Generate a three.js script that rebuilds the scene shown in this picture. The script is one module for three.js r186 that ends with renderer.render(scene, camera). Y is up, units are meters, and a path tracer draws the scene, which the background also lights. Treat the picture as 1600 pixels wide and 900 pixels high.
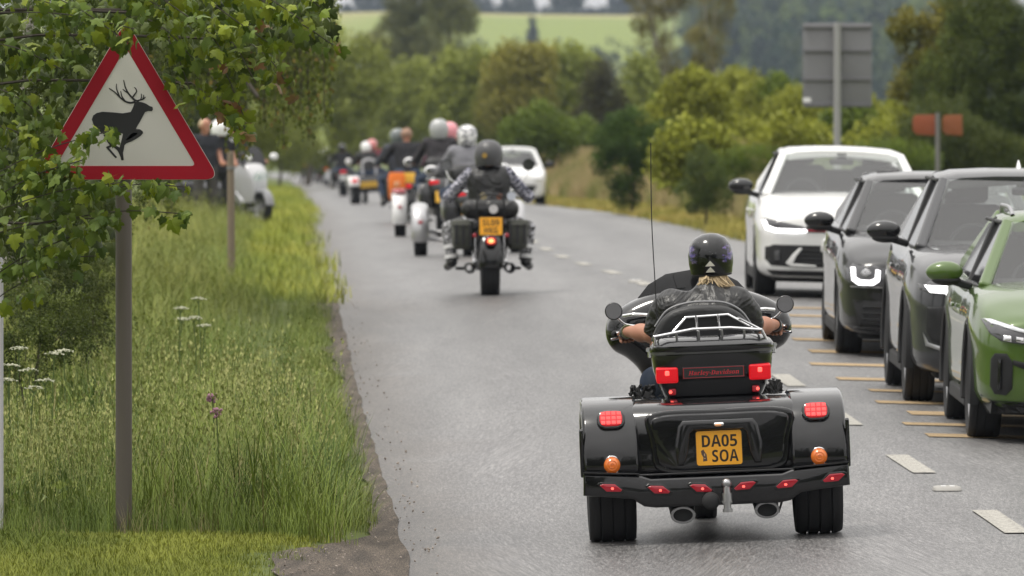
import * as THREE from 'three';
import { mergeGeometries, mergeVertices, toCreasedNormals } from 'three/addons/utils/BufferGeometryUtils.js';
import { RoundedBoxGeometry } from 'three/addons/geometries/RoundedBoxGeometry.js';
import { MarchingCubes } from 'three/addons/objects/MarchingCubes.js';
import { TessellateModifier } from 'three/addons/modifiers/TessellateModifier.js';
import { ImprovedNoise } from 'three/addons/math/ImprovedNoise.js';
import { Brush, Evaluator, SUBTRACTION } from 'three-bvh-csg';

// ---------- camera, sky, sun, exposure ----------
const scene = new THREE.Scene();
const F = 13500, CAM_H = 2.03;                       // focal length in pixels of a 1600 wide frame, eye height over the road at the trike
const camera = new THREE.PerspectiveCamera(2 * Math.atan(450 / F) * 180 / Math.PI, 16 / 9, 1, 9000);
camera.position.set(0, CAM_H, 0);
camera.rotation.x = -Math.atan(200 / F);
camera.focus = 46.4;
camera.userData.fStop = 7.4;
scene.add(camera);

const SUN_DIR = new THREE.Vector3(-0.4, 1.0, 0.12).normalize();
{ // bright overcast sky
  const w = 256, h = 128, data = new Float32Array(w * h * 4), nz = new ImprovedNoise();
  for (let j = 0; j < h; j++) for (let i = 0; i < w; i++) {
    const el = (j + 0.5) / h * Math.PI - Math.PI / 2, az = (i + 0.5) / w * 2 * Math.PI - Math.PI;
    const x = Math.cos(el) * Math.cos(az), y = Math.sin(el), z = Math.cos(el) * Math.sin(az);
    const up = Math.max(0, y);
    let b = 0.74 + 1.15 * Math.pow(up, 0.85);
    b *= 1 + 0.16 * nz.noise(x * 2.3 + 5, y * 5 + 1, z * 2.3) + 0.08 * nz.noise(x * 6, y * 12, z * 6 + 3);
    const s = Math.max(0, x * SUN_DIR.x + y * SUN_DIR.y + z * SUN_DIR.z);
    b += 0.75 * Math.pow(s, 5);
    const k = (j * w + i) * 4;
    data[k] = b * 1.01; data[k + 1] = b * 0.99; data[k + 2] = b * 0.965; data[k + 3] = 1;
  }
  const sky = new THREE.DataTexture(data, w, h, THREE.RGBAFormat, THREE.FloatType);
  sky.mapping = THREE.EquirectangularReflectionMapping; sky.magFilter = THREE.LinearFilter; sky.needsUpdate = true;
  scene.background = sky; scene.environment = sky;
}
const sun = new THREE.DirectionalLight(new THREE.Color(1, 0.95, 0.86), 2.2);
sun.position.copy(SUN_DIR).multiplyScalar(120).add(new THREE.Vector3(0, 0, -90)); sun.target.position.set(0, 0, -90);
sun.castShadow = true; sun.shadow.radius = 22; sun.shadow.mapSize.set(2048, 2048);
Object.assign(sun.shadow.camera, { left: -80, right: 80, top: 120, bottom: -120, near: 1, far: 400 });
scene.add(sun, sun.target);
scene.fog = new THREE.FogExp2(new THREE.Color(0.68, 0.80, 1.0), 0.00009);
const EXPOSURE = 0.9;

// ---------- helpers ----------
let seed = 12345;
function rnd() { seed = (seed + 0x6D2B79F5) | 0; let t = Math.imul(seed ^ (seed >>> 15), 1 | seed); t = (t + Math.imul(t ^ (t >>> 7), 61 | t)) ^ t; return ((t ^ (t >>> 14)) >>> 0) / 4294967296; }
const rr = (a, b) => a + (b - a) * rnd();
const pick = (a) => a[Math.floor(rnd() * a.length)];
const lerp = (a, b, t) => a + (b - a) * t, clamp = (x, a = 0, b = 1) => Math.min(b, Math.max(a, x));
const smooth = (a, b, x) => { const t = clamp((x - a) / (b - a)); return t * t * (3 - 2 * t); };
const perlin = new ImprovedNoise();
const V = (x, y, z) => new THREE.Vector3(x, y, z);
const taken = new Map();
function numbered(name) { const n = taken.get(name) || 0; taken.set(name, n + 1); return n ? `${name}_${String(n).padStart(3, '0')}` : name; }
function tag(o, label, category, group, kind) { if (label) o.userData.label = label; if (category) o.userData.category = category; if (group) o.userData.group = group; if (kind) o.userData.kind = kind; return o; }
function thing(name, label, category, pos = [0, 0, 0], turn = 0, group) {
  const o = new THREE.Group(); o.name = numbered(name); o.position.set(...pos); o.rotation.y = turn; scene.add(o);
  return tag(o, label, category, group);
}
function clean(g) {
  if (g.index) g = g.toNonIndexed();
  const n = g.attributes.position.count;
  if (!g.attributes.normal) g.computeVertexNormals();
  if (!g.attributes.uv) g.setAttribute('uv', new THREE.BufferAttribute(new Float32Array(n * 2), 2));
  for (const k of Object.keys(g.attributes)) if (!['position', 'normal', 'uv'].includes(k)) g.deleteAttribute(k);
  g.morphAttributes = {};
  g.clearGroups();
  return g;
}
const merge = (l) => l.length === 1 ? clean(l[0]) : mergeGeometries(l.map(clean));
function obj(name, geoms, mat, parent = scene, label) {
  const m = new THREE.Mesh(Array.isArray(geoms) ? merge(geoms) : geoms, mat);
  m.name = parent === scene ? numbered(name) : name; m.castShadow = m.receiveShadow = true;
  if (label) m.userData.label = label;
  parent.add(m); return m;
}
function at(g, p = [0, 0, 0], rot = [0, 0, 0], s = [1, 1, 1]) {
  return g.applyMatrix4(new THREE.Matrix4().compose(V(...p), new THREE.Quaternion().setFromEuler(new THREE.Euler(...rot)), V(...s)));
}
const box = (w, h, d, p, rot, r = 0.01) => at(new RoundedBoxGeometry(w, h, d, 2, Math.min(r, w / 2.01, h / 2.01, d / 2.01)), p, rot);
const cyl = (ra, rb, h, p, rot, n = 18) => at(new THREE.CylinderGeometry(ra, rb, h, n), p, rot);
const sph = (r, p, s = [1, 1, 1], n = 18) => at(new THREE.SphereGeometry(r, n, Math.round(n * 0.7)), p, [0, 0, 0], s);
const tube = (pts, r, n = 0, radial = 8, closed = false) => new THREE.TubeGeometry(new THREE.CatmullRomCurve3(pts.map((p) => V(...p)), closed, 'centripetal'), n || pts.length * 5, r, radial, closed);
// straight-segment tube with round joints
const bars = (pts, r, radial = 8) => { const l = []; for (let i = 0; i + 1 < pts.length; i++) l.push(new THREE.TubeGeometry(new THREE.LineCurve3(V(...pts[i]), V(...pts[i + 1])), 1, r, radial), sph(r, pts[i + 1], [1, 1, 1], 8)); l.push(sph(r, pts[0], [1, 1, 1], 8)); return mergeGeometries(l.map(clean)); };
const lathe = (pts, n = 40) => new THREE.LatheGeometry(pts.map((p) => new THREE.Vector2(p[0], p[1])), n);
const shapeOf = (pts) => pts instanceof THREE.Shape ? pts : new THREE.Shape(pts.map((p) => new THREE.Vector2(p[0], p[1])));
const ext = (pts, depth, bevel = 0.008, seg = 3, curve = 12) => {
  let g = new THREE.ExtrudeGeometry(shapeOf(pts), { depth: Math.max(0.0005, depth - 2 * bevel), bevelEnabled: bevel > 0, bevelSize: bevel, bevelOffset: -bevel, bevelThickness: bevel, bevelSegments: seg, curveSegments: curve });
  g.translate(0, 0, bevel); return toCreasedNormals(g, 0.7);
};
// side profile (z forward-negative, y) extruded along x from x0 to x1
const extX = (pts, x0, x1, bevel, seg = 5) => { const g = ext(pts.map(([z, y]) => [-z, y]), x1 - x0, bevel, seg); g.rotateY(Math.PI / 2); g.translate(x0, 0, 0); return g; };
function roundRect(w, h, r, cx = 0, cy = 0) {
  const s = new THREE.Shape(), x = cx - w / 2, y = cy - h / 2; r = Math.min(r, w / 2.001, h / 2.001);
  s.moveTo(x + r, y); s.lineTo(x + w - r, y); s.absarc(x + w - r, y + r, r, -Math.PI / 2, 0); s.lineTo(x + w, y + h - r); s.absarc(x + w - r, y + h - r, r, 0, Math.PI / 2);
  s.lineTo(x + r, y + h); s.absarc(x + r, y + h - r, r, Math.PI / 2, Math.PI); s.lineTo(x, y + r); s.absarc(x + r, y + r, r, Math.PI, Math.PI * 1.5); return s;
}
const smoothPts = (pts, n = 60, closed = true) => new THREE.CatmullRomCurve3(pts.map((p) => V(p[0], p[1], 0)), closed, 'centripetal').getPoints(n).slice(0, closed ? -1 : undefined).map((p) => [p.x, p.y]);
// rings: arrays of equally many [x,y,z]
function loft(rings, capA = true, capB = true, creased = 0.9) {
  const n = rings[0].length, pos = [], uv = [], idx = [];
  rings.forEach((r, i) => r.forEach((p, j) => { pos.push(...p); uv.push(j / n, i / (rings.length - 1)); }));
  for (let i = 0; i + 1 < rings.length; i++) for (let j = 0; j < n; j++) { const a = i * n + j, b = i * n + (j + 1) % n, c = a + n, d = b + n; idx.push(a, b, d, a, d, c); }
  const cap = (r, base, flip) => { const c = [0, 1, 2].map((k) => r.reduce((s, p) => s + p[k], 0) / n), ci = pos.length / 3; pos.push(...c); uv.push(0.5, 0.5); for (let j = 0; j < n; j++) flip ? idx.push(base + j, ci, base + (j + 1) % n) : idx.push(base + (j + 1) % n, ci, base + j); };
  if (capA) cap(rings[0], 0, false);
  if (capB) cap(rings[rings.length - 1], (rings.length - 1) * n, true);
  const g = new THREE.BufferGeometry();
  g.setAttribute('position', new THREE.Float32BufferAttribute(pos, 3)); g.setAttribute('uv', new THREE.Float32BufferAttribute(uv, 2)); g.setIndex(idx); g.computeVertexNormals();
  return creased ? toCreasedNormals(g, creased) : g;
}
// stacked superellipse rings: [y, half width, half depth, centre z, centre x]
function stack(levels, e = 4, n = 44, creased = 0.9) {
  return loft(levels.map(([y, hw, hd, cz = 0, cx = 0]) => Array.from({ length: n }, (_, j) => {
    const t = -j / n * 2 * Math.PI, c = Math.cos(t), s = Math.sin(t);
    return [cx + hw * Math.sign(c) * Math.abs(c) ** (2 / e), y, cz + hd * Math.sign(s) * Math.abs(s) ** (2 / e)];
  })), true, true, creased);
}
function mono(pts) { // smooth curve through (x, y) pairs, linear beyond the ends
  const n = pts.length, m = pts.map((p, i) => i === 0 ? (pts[1][1] - p[1]) / (pts[1][0] - p[0]) : i === n - 1 ? (p[1] - pts[n - 2][1]) / (p[0] - pts[n - 2][0]) : (pts[i + 1][1] - pts[i - 1][1]) / (pts[i + 1][0] - pts[i - 1][0]));
  return (x) => {
    if (x <= pts[0][0]) return pts[0][1] + m[0] * (x - pts[0][0]);
    if (x >= pts[n - 1][0]) return pts[n - 1][1] + m[n - 1] * (x - pts[n - 1][0]);
    let i = 0; while (x > pts[i + 1][0]) i++;
    const h = pts[i + 1][0] - pts[i][0], t = (x - pts[i][0]) / h, t2 = t * t, t3 = t2 * t;
    return (2 * t3 - 3 * t2 + 1) * pts[i][1] + (t3 - 2 * t2 + t) * h * m[i] + (-2 * t3 + 3 * t2) * pts[i + 1][1] + (t3 - t2) * h * m[i + 1];
  };
}
const P = (px, py, d) => V((px - 800) / F * d, CAM_H + (250 - py) / F * d, -d);    // the point at distance d along a sight line

// ---------- materials ----------
const lin = (r, g, b) => new THREE.Color().setRGB(r, g, b);
const M = (o) => new THREE.MeshStandardMaterial(o), MP = (o) => new THREE.MeshPhysicalMaterial(o);
function noiseTexture(size, fn, srgb, rep) {
  const data = new Uint8Array(size * size * 4);
  for (let j = 0; j < size; j++) for (let i = 0; i < size; i++) { const c = fn(i / size, j / size), k = (j * size + i) * 4; for (let a = 0; a < 3; a++) data[k + a] = clamp(c[a]) * 255; data[k + 3] = 255; }
  const t = new THREE.DataTexture(data, size, size, THREE.RGBAFormat); t.wrapS = t.wrapT = THREE.RepeatWrapping; t.magFilter = THREE.LinearFilter; if (srgb) t.colorSpace = THREE.SRGBColorSpace;
  if (rep) t.repeat.set(...rep); t.needsUpdate = true; return t;
}
// tiling noise
const tn = (u, v, f, s = 0) => { const a = u * 2 * Math.PI, b = v * 2 * Math.PI, r = f / 6.283; return perlin.noise(Math.cos(a) * r + s, Math.sin(a) * r + Math.cos(b) * r * 1.3, Math.sin(b) * r + s * 2.7); };
function canvasTexture(w, h, draw) { const c = document.createElement('canvas'); c.width = w; c.height = h; draw(c.getContext('2d'), w, h); const t = new THREE.CanvasTexture(c); t.colorSpace = THREE.SRGBColorSpace; return t; }
const leatherBump = noiseTexture(256, (u, v) => { const k = 0.5 + 0.45 * tn(u, v, 9) + 0.22 * tn(u, v, 22, 4) + 0.1 * (rnd() - 0.5); return [k, k, k]; });
const mat = {
  gloss: MP({ color: lin(0.005, 0.005, 0.006), roughness: 0.22, specularIntensity: 0.35, clearcoat: 1, clearcoatRoughness: 0.025 }),
  black: M({ color: lin(0.012, 0.012, 0.013), roughness: 0.55 }),
  matt: M({ color: lin(0.02, 0.02, 0.021), roughness: 0.85 }),
  rubber: M({ color: lin(0.017, 0.017, 0.018), roughness: 0.82 }),
  leather: M({ color: lin(0.008, 0.0078, 0.008), roughness: 0.34, bumpMap: leatherBump, bumpScale: 0.012 }),
  seat: M({ color: lin(0.014, 0.014, 0.015), roughness: 0.5 }),
  chrome: M({ color: lin(0.75, 0.75, 0.76), roughness: 0.12, metalness: 1 }),
  steel: M({ color: lin(0.42, 0.42, 0.43), roughness: 0.35, metalness: 1 }),
  mirror: M({ color: lin(0.3, 0.3, 0.31), roughness: 0.03, metalness: 1 }),
  red: MP({ color: lin(0.3, 0.002, 0.006), roughness: 0.15, clearcoat: 0.6, emissive: lin(0.5, 0.001, 0.006), emissiveIntensity: 0.7 }),
  redDim: MP({ color: lin(0.22, 0.002, 0.01), roughness: 0.12, clearcoat: 0.7, emissive: lin(0.2, 0.001, 0.008), emissiveIntensity: 0.5 }),
  redHot: M({ color: lin(0.8, 0.1, 0.1), emissive: lin(1, 0.1, 0.07), emissiveIntensity: 2.2 }),
  redLed: M({ color: lin(0.5, 0.05, 0.05), emissive: lin(1, 0.085, 0.08), emissiveIntensity: 1.7 }),
  redGlow: M({ color: lin(0.4, 0.003, 0.01), roughness: 0.3, emissive: lin(1, 0.004, 0.012), emissiveIntensity: 0.42 }),
  amber: MP({ color: lin(0.55, 0.13, 0.01), roughness: 0.12, clearcoat: 1, emissive: lin(0.6, 0.12, 0.005), emissiveIntensity: 0.25 }),
  drl: M({ color: lin(1, 1, 1), emissive: lin(1, 0.98, 1), emissiveIntensity: 3 }),
  skin: MP({ color: lin(0.42, 0.2, 0.13), roughness: 0.55 }),
  hair: M({ color: lin(0.52, 0.4, 0.24), roughness: 0.5 }),
  denim: M({ color: lin(0.03, 0.045, 0.08), roughness: 0.9 }),
  white: MP({ color: lin(0.78, 0.78, 0.78), roughness: 0.3, clearcoat: 0.8, clearcoatRoughness: 0.05 }),
  silver: MP({ color: lin(0.45, 0.45, 0.46), roughness: 0.3, metalness: 0.6, clearcoat: 1, clearcoatRoughness: 0.05 }),
  glass: MP({ color: lin(0.86, 0.9, 0.88), roughness: 0.02, transmission: 1, thickness: 0, ior: 1.75 }),
  smoke: MP({ color: lin(0.06, 0.06, 0.065), roughness: 0.04, transmission: 0.65, thickness: 0, ior: 1.5 }),
};
const paint = (r, g, b, metal = 0.0) => MP({ color: lin(r, g, b), roughness: 0.35, metalness: metal, specularIntensity: 0.5, clearcoat: 1, clearcoatRoughness: 0.03 });
const cloth = (r, g, b) => M({ color: lin(r, g, b), roughness: 0.9, bumpMap: leatherBump, bumpScale: 0.006 });
// ---------- the ground: road level, edges, verges ----------
const roadY = mono([[-60, -1.83], [0, -0.8], [30, -0.283], [46.5, 0], [66, 0.335], [86, 0.68], [111, 0.797], [127, 0.90], [155, 0.97], [180, 0.985], [205, 0.93], [235, 0.88], [270, 0.93], [330, 0.93], [420, 0.9], [520, 0.88], [800, 0.85]]);
const edgeL = mono([[-60, 2.3], [0, 0.7], [43.3, -0.51], [46.5, -0.60], [65, -1.17], [83, -1.68], [111, -2.5], [178, -4.15], [235, -5.6], [270, -6.6], [400, -10.1], [520, -13.6], [800, -26]]);
const centre = mono([[-60, 5.6], [0, 4.05], [40, 2.85], [47.9, 2.63], [54.2, 2.4], [88, 1.38], [104, 0.72], [126, 0.1], [178, -1.2], [220, -2.3], [270, -3.9], [400, -7.3], [520, -10.6], [800, -23]]);
const edgeR = mono([[-60, 9.1], [0, 7.6], [40, 6.3], [54, 5.8], [88, 4.75], [104, 4.15], [126, 3.35], [150, 2.75], [178, 1.95], [208, 1.25], [235, 0.55], [270, -0.6], [400, -4.6], [520, -8], [800, -20]]);
function roadHeight(x, d) { const c = centre(d); return roadY(d) + 0.055 - (x < c ? 0.036 * (c - x) : 0.025 * (x - c)); }
function groundY(x, d) {
  const l = edgeL(d), r = edgeR(d);
  if (x >= l && x <= r) return roadHeight(x, d);
  if (x < l) { const s = l - x; return roadHeight(l, d) + 0.06 * smooth(0.1, 0.7, s) + 0.045 * clamp(s - 0.5, 0, 6) * smooth(46, 75, d) + 0.06 * perlin.noise(x * 0.9, d * 0.3, 2) * smooth(0.4, 1.5, s) + 0.6 * smooth(6, 30, s); }
  const s = x - r; return roadHeight(r, d) + 0.06 * smooth(0.05, 0.7, s) + 0.05 * clamp(s - 0.5, 0, 8) + 0.05 * perlin.noise(x * 0.8, d * 0.3, 7) * smooth(0.3, 1.5, s) - 0.35 * smooth(10, 60, s);
}
const onGround = (x, d) => V(x, groundY(x, d), -d);
function ground(px, py) { // where the sight line through a pixel meets the ground
  let a = 40, b = 700;
  for (let k = 0; k < 50; k++) { const m = (a + b) / 2, y = CAM_H + (250 - py) / F * m; if (y > groundY((px - 800) / F * m, m)) a = m; else b = m; }
  const d = (a + b) / 2; return onGround((px - 800) / F * d, d);
}
const dLines = []; for (let d = -60; d < 40; d += 5) dLines.push(d); for (let d = 40; d < 75; d += 0.5) dLines.push(d); for (let d = 75; d < 160; d += 1.5) dLines.push(d); for (let d = 160; d < 560; d += 8) dLines.push(d); for (let d = 560; d <= 1500; d += 60) dLines.push(d);
function sheet(rows, color) { // rows of [x,y,z]
  const n = rows[0].length, pos = [], uv = [], col = [], idx = [];
  rows.forEach((r) => r.forEach((p) => { pos.push(...p); uv.push(p[0], -p[2]); if (color) col.push(...color(p)); }));
  for (let i = 0; i + 1 < rows.length; i++) for (let j = 0; j + 1 < n; j++) { const a = i * n + j; idx.push(a, a + 1, a + n + 1, a, a + n + 1, a + n); }
  const g = new THREE.BufferGeometry(); g.setAttribute('position', new THREE.Float32BufferAttribute(pos, 3)); g.setAttribute('uv', new THREE.Float32BufferAttribute(uv, 2));
  if (color) g.setAttribute('color', new THREE.Float32BufferAttribute(col, 3));
  g.setIndex(idx); g.computeVertexNormals(); return g;
}
const grassTex = noiseTexture(512, (u, v) => { const n = 0.5 + 0.5 * tn(u, v, 12) + 0.35 * tn(u, v, 40, 3), r = rnd(); const k = clamp(n * 0.6 + r * 0.4); return [lerp(0.24, 0.38, k), lerp(0.29, 0.41, k), lerp(0.11, 0.17, k)]; }, true, [0.5, 0.5]);
{
  const offs = [-240, -160, -100, -60, -40, -28, -20, -15, -11, -8, -6, -4.5, -3.5, -2.8, -2.2, -1.7, -1.3, -1, -0.7, -0.45, -0.2, 0.02];
  const rows = dLines.map((d) => {
    const l = edgeL(d), r = edgeR(d), row = [];
    for (const o of offs) row.push(l + o);
    row.push((l + r) / 2);
    for (const o of offs.slice().reverse()) row.push(r - o);
    return row.map((x, j) => [x, groundY(x, d) - (x > l && x < r ? 0.04 : 0), -d]);
  });
  const g = sheet(rows);
  const m = obj('grass_ground', g, M({ map: grassTex, roughness: 1 })); m.userData.kind = 'structure';
}
// asphalt: pale aggregate in a dark binder, smoother wheel tracks, a darker repaired strip
const asphaltTex = noiseTexture(1024, (u, v) => { const r = rnd(); const n = 0.5 + 0.5 * tn(u, v, 8) + 0.25 * tn(u, v, 30, 5); let k = 0.325 + 0.07 * n + 0.1 * tn(u, v, 130, 8) + 0.12 * tn(u, v, 260, 2) + (r - 0.5) * 0.16; if (rnd() < 0.05) k += 0.16; return [k * 1.008, k * 0.995, k * 0.992]; }, true, [0.5, 0.04]);
const asphaltBump = noiseTexture(512, (u, v) => { const r = rnd(), k = 0.4 + 0.4 * r + 0.25 * tn(u, v, 20); return [k, k, k]; }, false, [0.9, 0.9]);
{
  const offs = [0, 0.04, 0.08, 0.12, 0.16, 0.21, 0.27, 0.34, 0.42, 0.5, 0.6, 0.72, 0.86, 1];
  const rows = dLines.filter((d) => d <= 800).map((d) => { const l = edgeL(d), r = edgeR(d), xs = offs.map((o) => l + o); for (let j = 1; j <= 26; j++) xs.push(lerp(l + 1, r, j / 26)); return xs.map((x) => [x, groundY(x, d), -d]); });
  const g = sheet(rows, ([x, y, z]) => {
    const d = -z, l = edgeL(d), c = centre(d), r = edgeR(d); const a = x < c ? (x - l) / (c - l) : (x - c) / (r - c);
    let k = 1 + 0.14 * perlin.noise(x * 0.7, d * 0.06, 1) + 0.09 * perlin.noise(x * 2.2, d * 0.3, 9) + 0.05 * perlin.noise(x * 6, d * 0.8, 4);
    for (const t of [0.24, 0.74]) k *= 1 + 0.13 * Math.exp(-(((a - t) / 0.1) ** 2));           // polished wheel tracks
    k *= 1 - 0.14 * Math.exp(-(((a - 0.5) / 0.13) ** 2));                                       // oil line
    if (x < c) k *= 1 - 0.22 * Math.exp(-(((a - 0.93) / 0.06) ** 2)) * smooth(60, 80, d);       // seam patched along the centre
    const reach = 0.36 + 0.16 * perlin.noise(d * 0.5, 4, 2) + 0.14 * perlin.noise(d * 1.7, 4, 8) + 0.35 * smooth(78, 82.5, d) * smooth(87.5, 83, d), dirt = Math.exp(-(((x - l) / reach) ** 2)) * clamp(1.0 + 0.5 * perlin.noise(x * 5, d * 1.4, 6));
    k *= (1 - 0.54 * dirt) * (1 - 0.1 * Math.exp(-(((x - l) / 0.8) ** 2)));
    const warm = dirt * 0.16;
    return [k * (1 + warm), k, k * (1 - warm)];
  });
  const m = obj('road', g, M({ map: asphaltTex, vertexColors: true, roughness: 0.4, bumpMap: asphaltBump, bumpScale: 0.004 })); m.userData.kind = 'structure';
}
{ // crumbled gravel shoulder along the left edge
  const rows = dLines.filter((d) => d >= 20 && d <= 330).map((d) => {
    const l = edgeL(d), w = Math.max(0.06, 0.13 + 0.14 * perlin.noise(d * 0.35, 3, 1) + 0.10 * perlin.noise(d * 1.3, 8, 1) + 0.5 * smooth(48.2, 44.8, d) + 0.12 * smooth(80, 83, d) * smooth(87, 84, d)), inn = 0.02 + 0.03 * perlin.noise(d * 0.6, 5, 5) + 0.03 * perlin.noise(d * 2.2, 1, 4);
    return [-w, -w * 0.6, -w * 0.25, 0, inn * 0.6, inn].map((o) => [l + o, groundY(l + o, d) + 0.012, -d]);
  });
  const tex = noiseTexture(512, (u, v) => { const n = 0.5 + 0.5 * tn(u, v, 14), r = rnd(), k = 0.2 + 0.17 * n + (r - 0.5) * 0.3; return [k * 1.08, k * 0.97, k * 0.86]; }, true, [0.9, 0.1]);
  const m = obj('gravel_shoulder', sheet(rows), M({ map: tex, roughness: 1, bumpMap: asphaltBump, bumpScale: 0.012 })); m.userData.kind = 'structure';
  const st = new THREE.InstancedMesh(new THREE.IcosahedronGeometry(1, 0), M({ color: lin(0.27, 0.24, 0.215), roughness: 1 }), 900); st.name = 'loose_gravel'; st.castShadow = st.receiveShadow = true;
  const q = new THREE.Matrix4(), e = new THREE.Euler();
  for (let i = 0; i < 900; i++) { const d = 42 + 45 * rnd() ** 2, x = edgeL(d) - 0.4 + 0.62 * rnd() ** 1.6 - 0.35 * rnd() * smooth(47, 44, d), s = rr(0.003, 0.008); e.set(rnd() * 6, rnd() * 6, rnd() * 6); q.compose(V(x, groundY(x, d) + 0.012, -d), new THREE.Quaternion().setFromEuler(e), V(s * rr(1, 1.7), s * 0.8, s)); st.setMatrixAt(i, q); { const g = rr(0.55, 1.35); st.setColorAt(i, lin(g, g * 0.97, g * 0.93)); }; }
  tag(st, null, null, null, 'stuff'); scene.add(st); st.userData.label = 'loose brown gravel scattered along the crumbling left road edge';
}
// ---------- painted markings ----------
const whitePaint = M({ color: lin(0.52, 0.5, 0.45), roughness: 0.8, map: noiseTexture(128, (u, v) => { const k = 0.84 + 0.2 * tn(u, v, 16) + 0.12 * tn(u, v, 40, 3) - (rnd() < 0.2 ? 0.4 * rnd() : 0); return [k, k, k]; }, true, [3, 3]) });
const yellowPaint = M({ color: lin(0.52, 0.37, 0.2), roughness: 0.85, map: whitePaint.map });
function marking(d0, d1, x0, x1) { // x as offsets from a curve
  const rows = []; const n = Math.max(2, Math.ceil((d1 - d0) / 0.4) + 1);
  for (let i = 0; i < n; i++) { const d = lerp(d0, d1, i / (n - 1)); const row = []; const xa = x0(d), xb = x1(d), m = Math.max(2, Math.ceil((xb - xa) / 0.25) + 1); for (let j = 0; j < m; j++) { const x = lerp(xa, xb, j / (m - 1)); row.push([x, roadHeight(x, d) + 0.006, -d]); } rows.push(row); }
  const k = Math.min(...rows.map((r) => r.length)); return sheet(rows.map((r) => r.slice(0, k)));
}
const dashWords = ['nearest the camera, right of the trike', 'just right of the trike fender'];
{
  const near = ground(1550, 815), step = 6;
  let i = 0;
  for (let d = -near.z - 1; d < 260; d += step, i++) {
    const m = obj('centre_line_dash', marking(d - 0.1, d + 2, (t) => centre(t) - 0.07, (t) => centre(t) + 0.07), whitePaint);
    tag(m, i < 2 ? `white dash of the centre line ${dashWords[i]}` : 'white dash of the centre line further along the road', null, i < 2 ? undefined : 'white dashes of the centre line', 'structure');
  }
  const ys = [682, 665, 648, 632, 614, 597, 575, 555, 537, 517, 500, 488];
  for (const y of ys) {
    const d = -ground(1500, y).z, w = 0.24 + 0.06 * Math.sin(y);
    const m = obj('yellow_bar', marking(d - w, d + w, (t) => centre(t) + 0.42 + 0.12 * Math.sin(y * 1.7), (t) => edgeR(t) - 0.35), yellowPaint);
    tag(m, 'yellow transverse bar painted across the oncoming lane', null, 'yellow bars across the oncoming lane', 'structure');
  }
}
function catsEye(px, py, label) {
  const p = ground(px, py), t = thing('road_stud', label, 'road stud', p.toArray(), 0);
  obj('housing', [stack([[0, 0.085, 0.11], [0.018, 0.08, 0.1], [0.026, 0.06, 0.07]], 4, 24)], M({ color: lin(0.32, 0.31, 0.29), roughness: 0.6 }), t);
  for (const x of [-0.025, 0.025]) obj('reflector', [box(0.03, 0.012, 0.012, [x, 0.024, 0.068], [0, 0, 0], 0.004)], mat.white, t);
}
catsEye(1480, 766, 'small grey reflective road stud between two white dashes');
catsEye(994, 441, 'far grey road stud left of the trike helmet');
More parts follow.
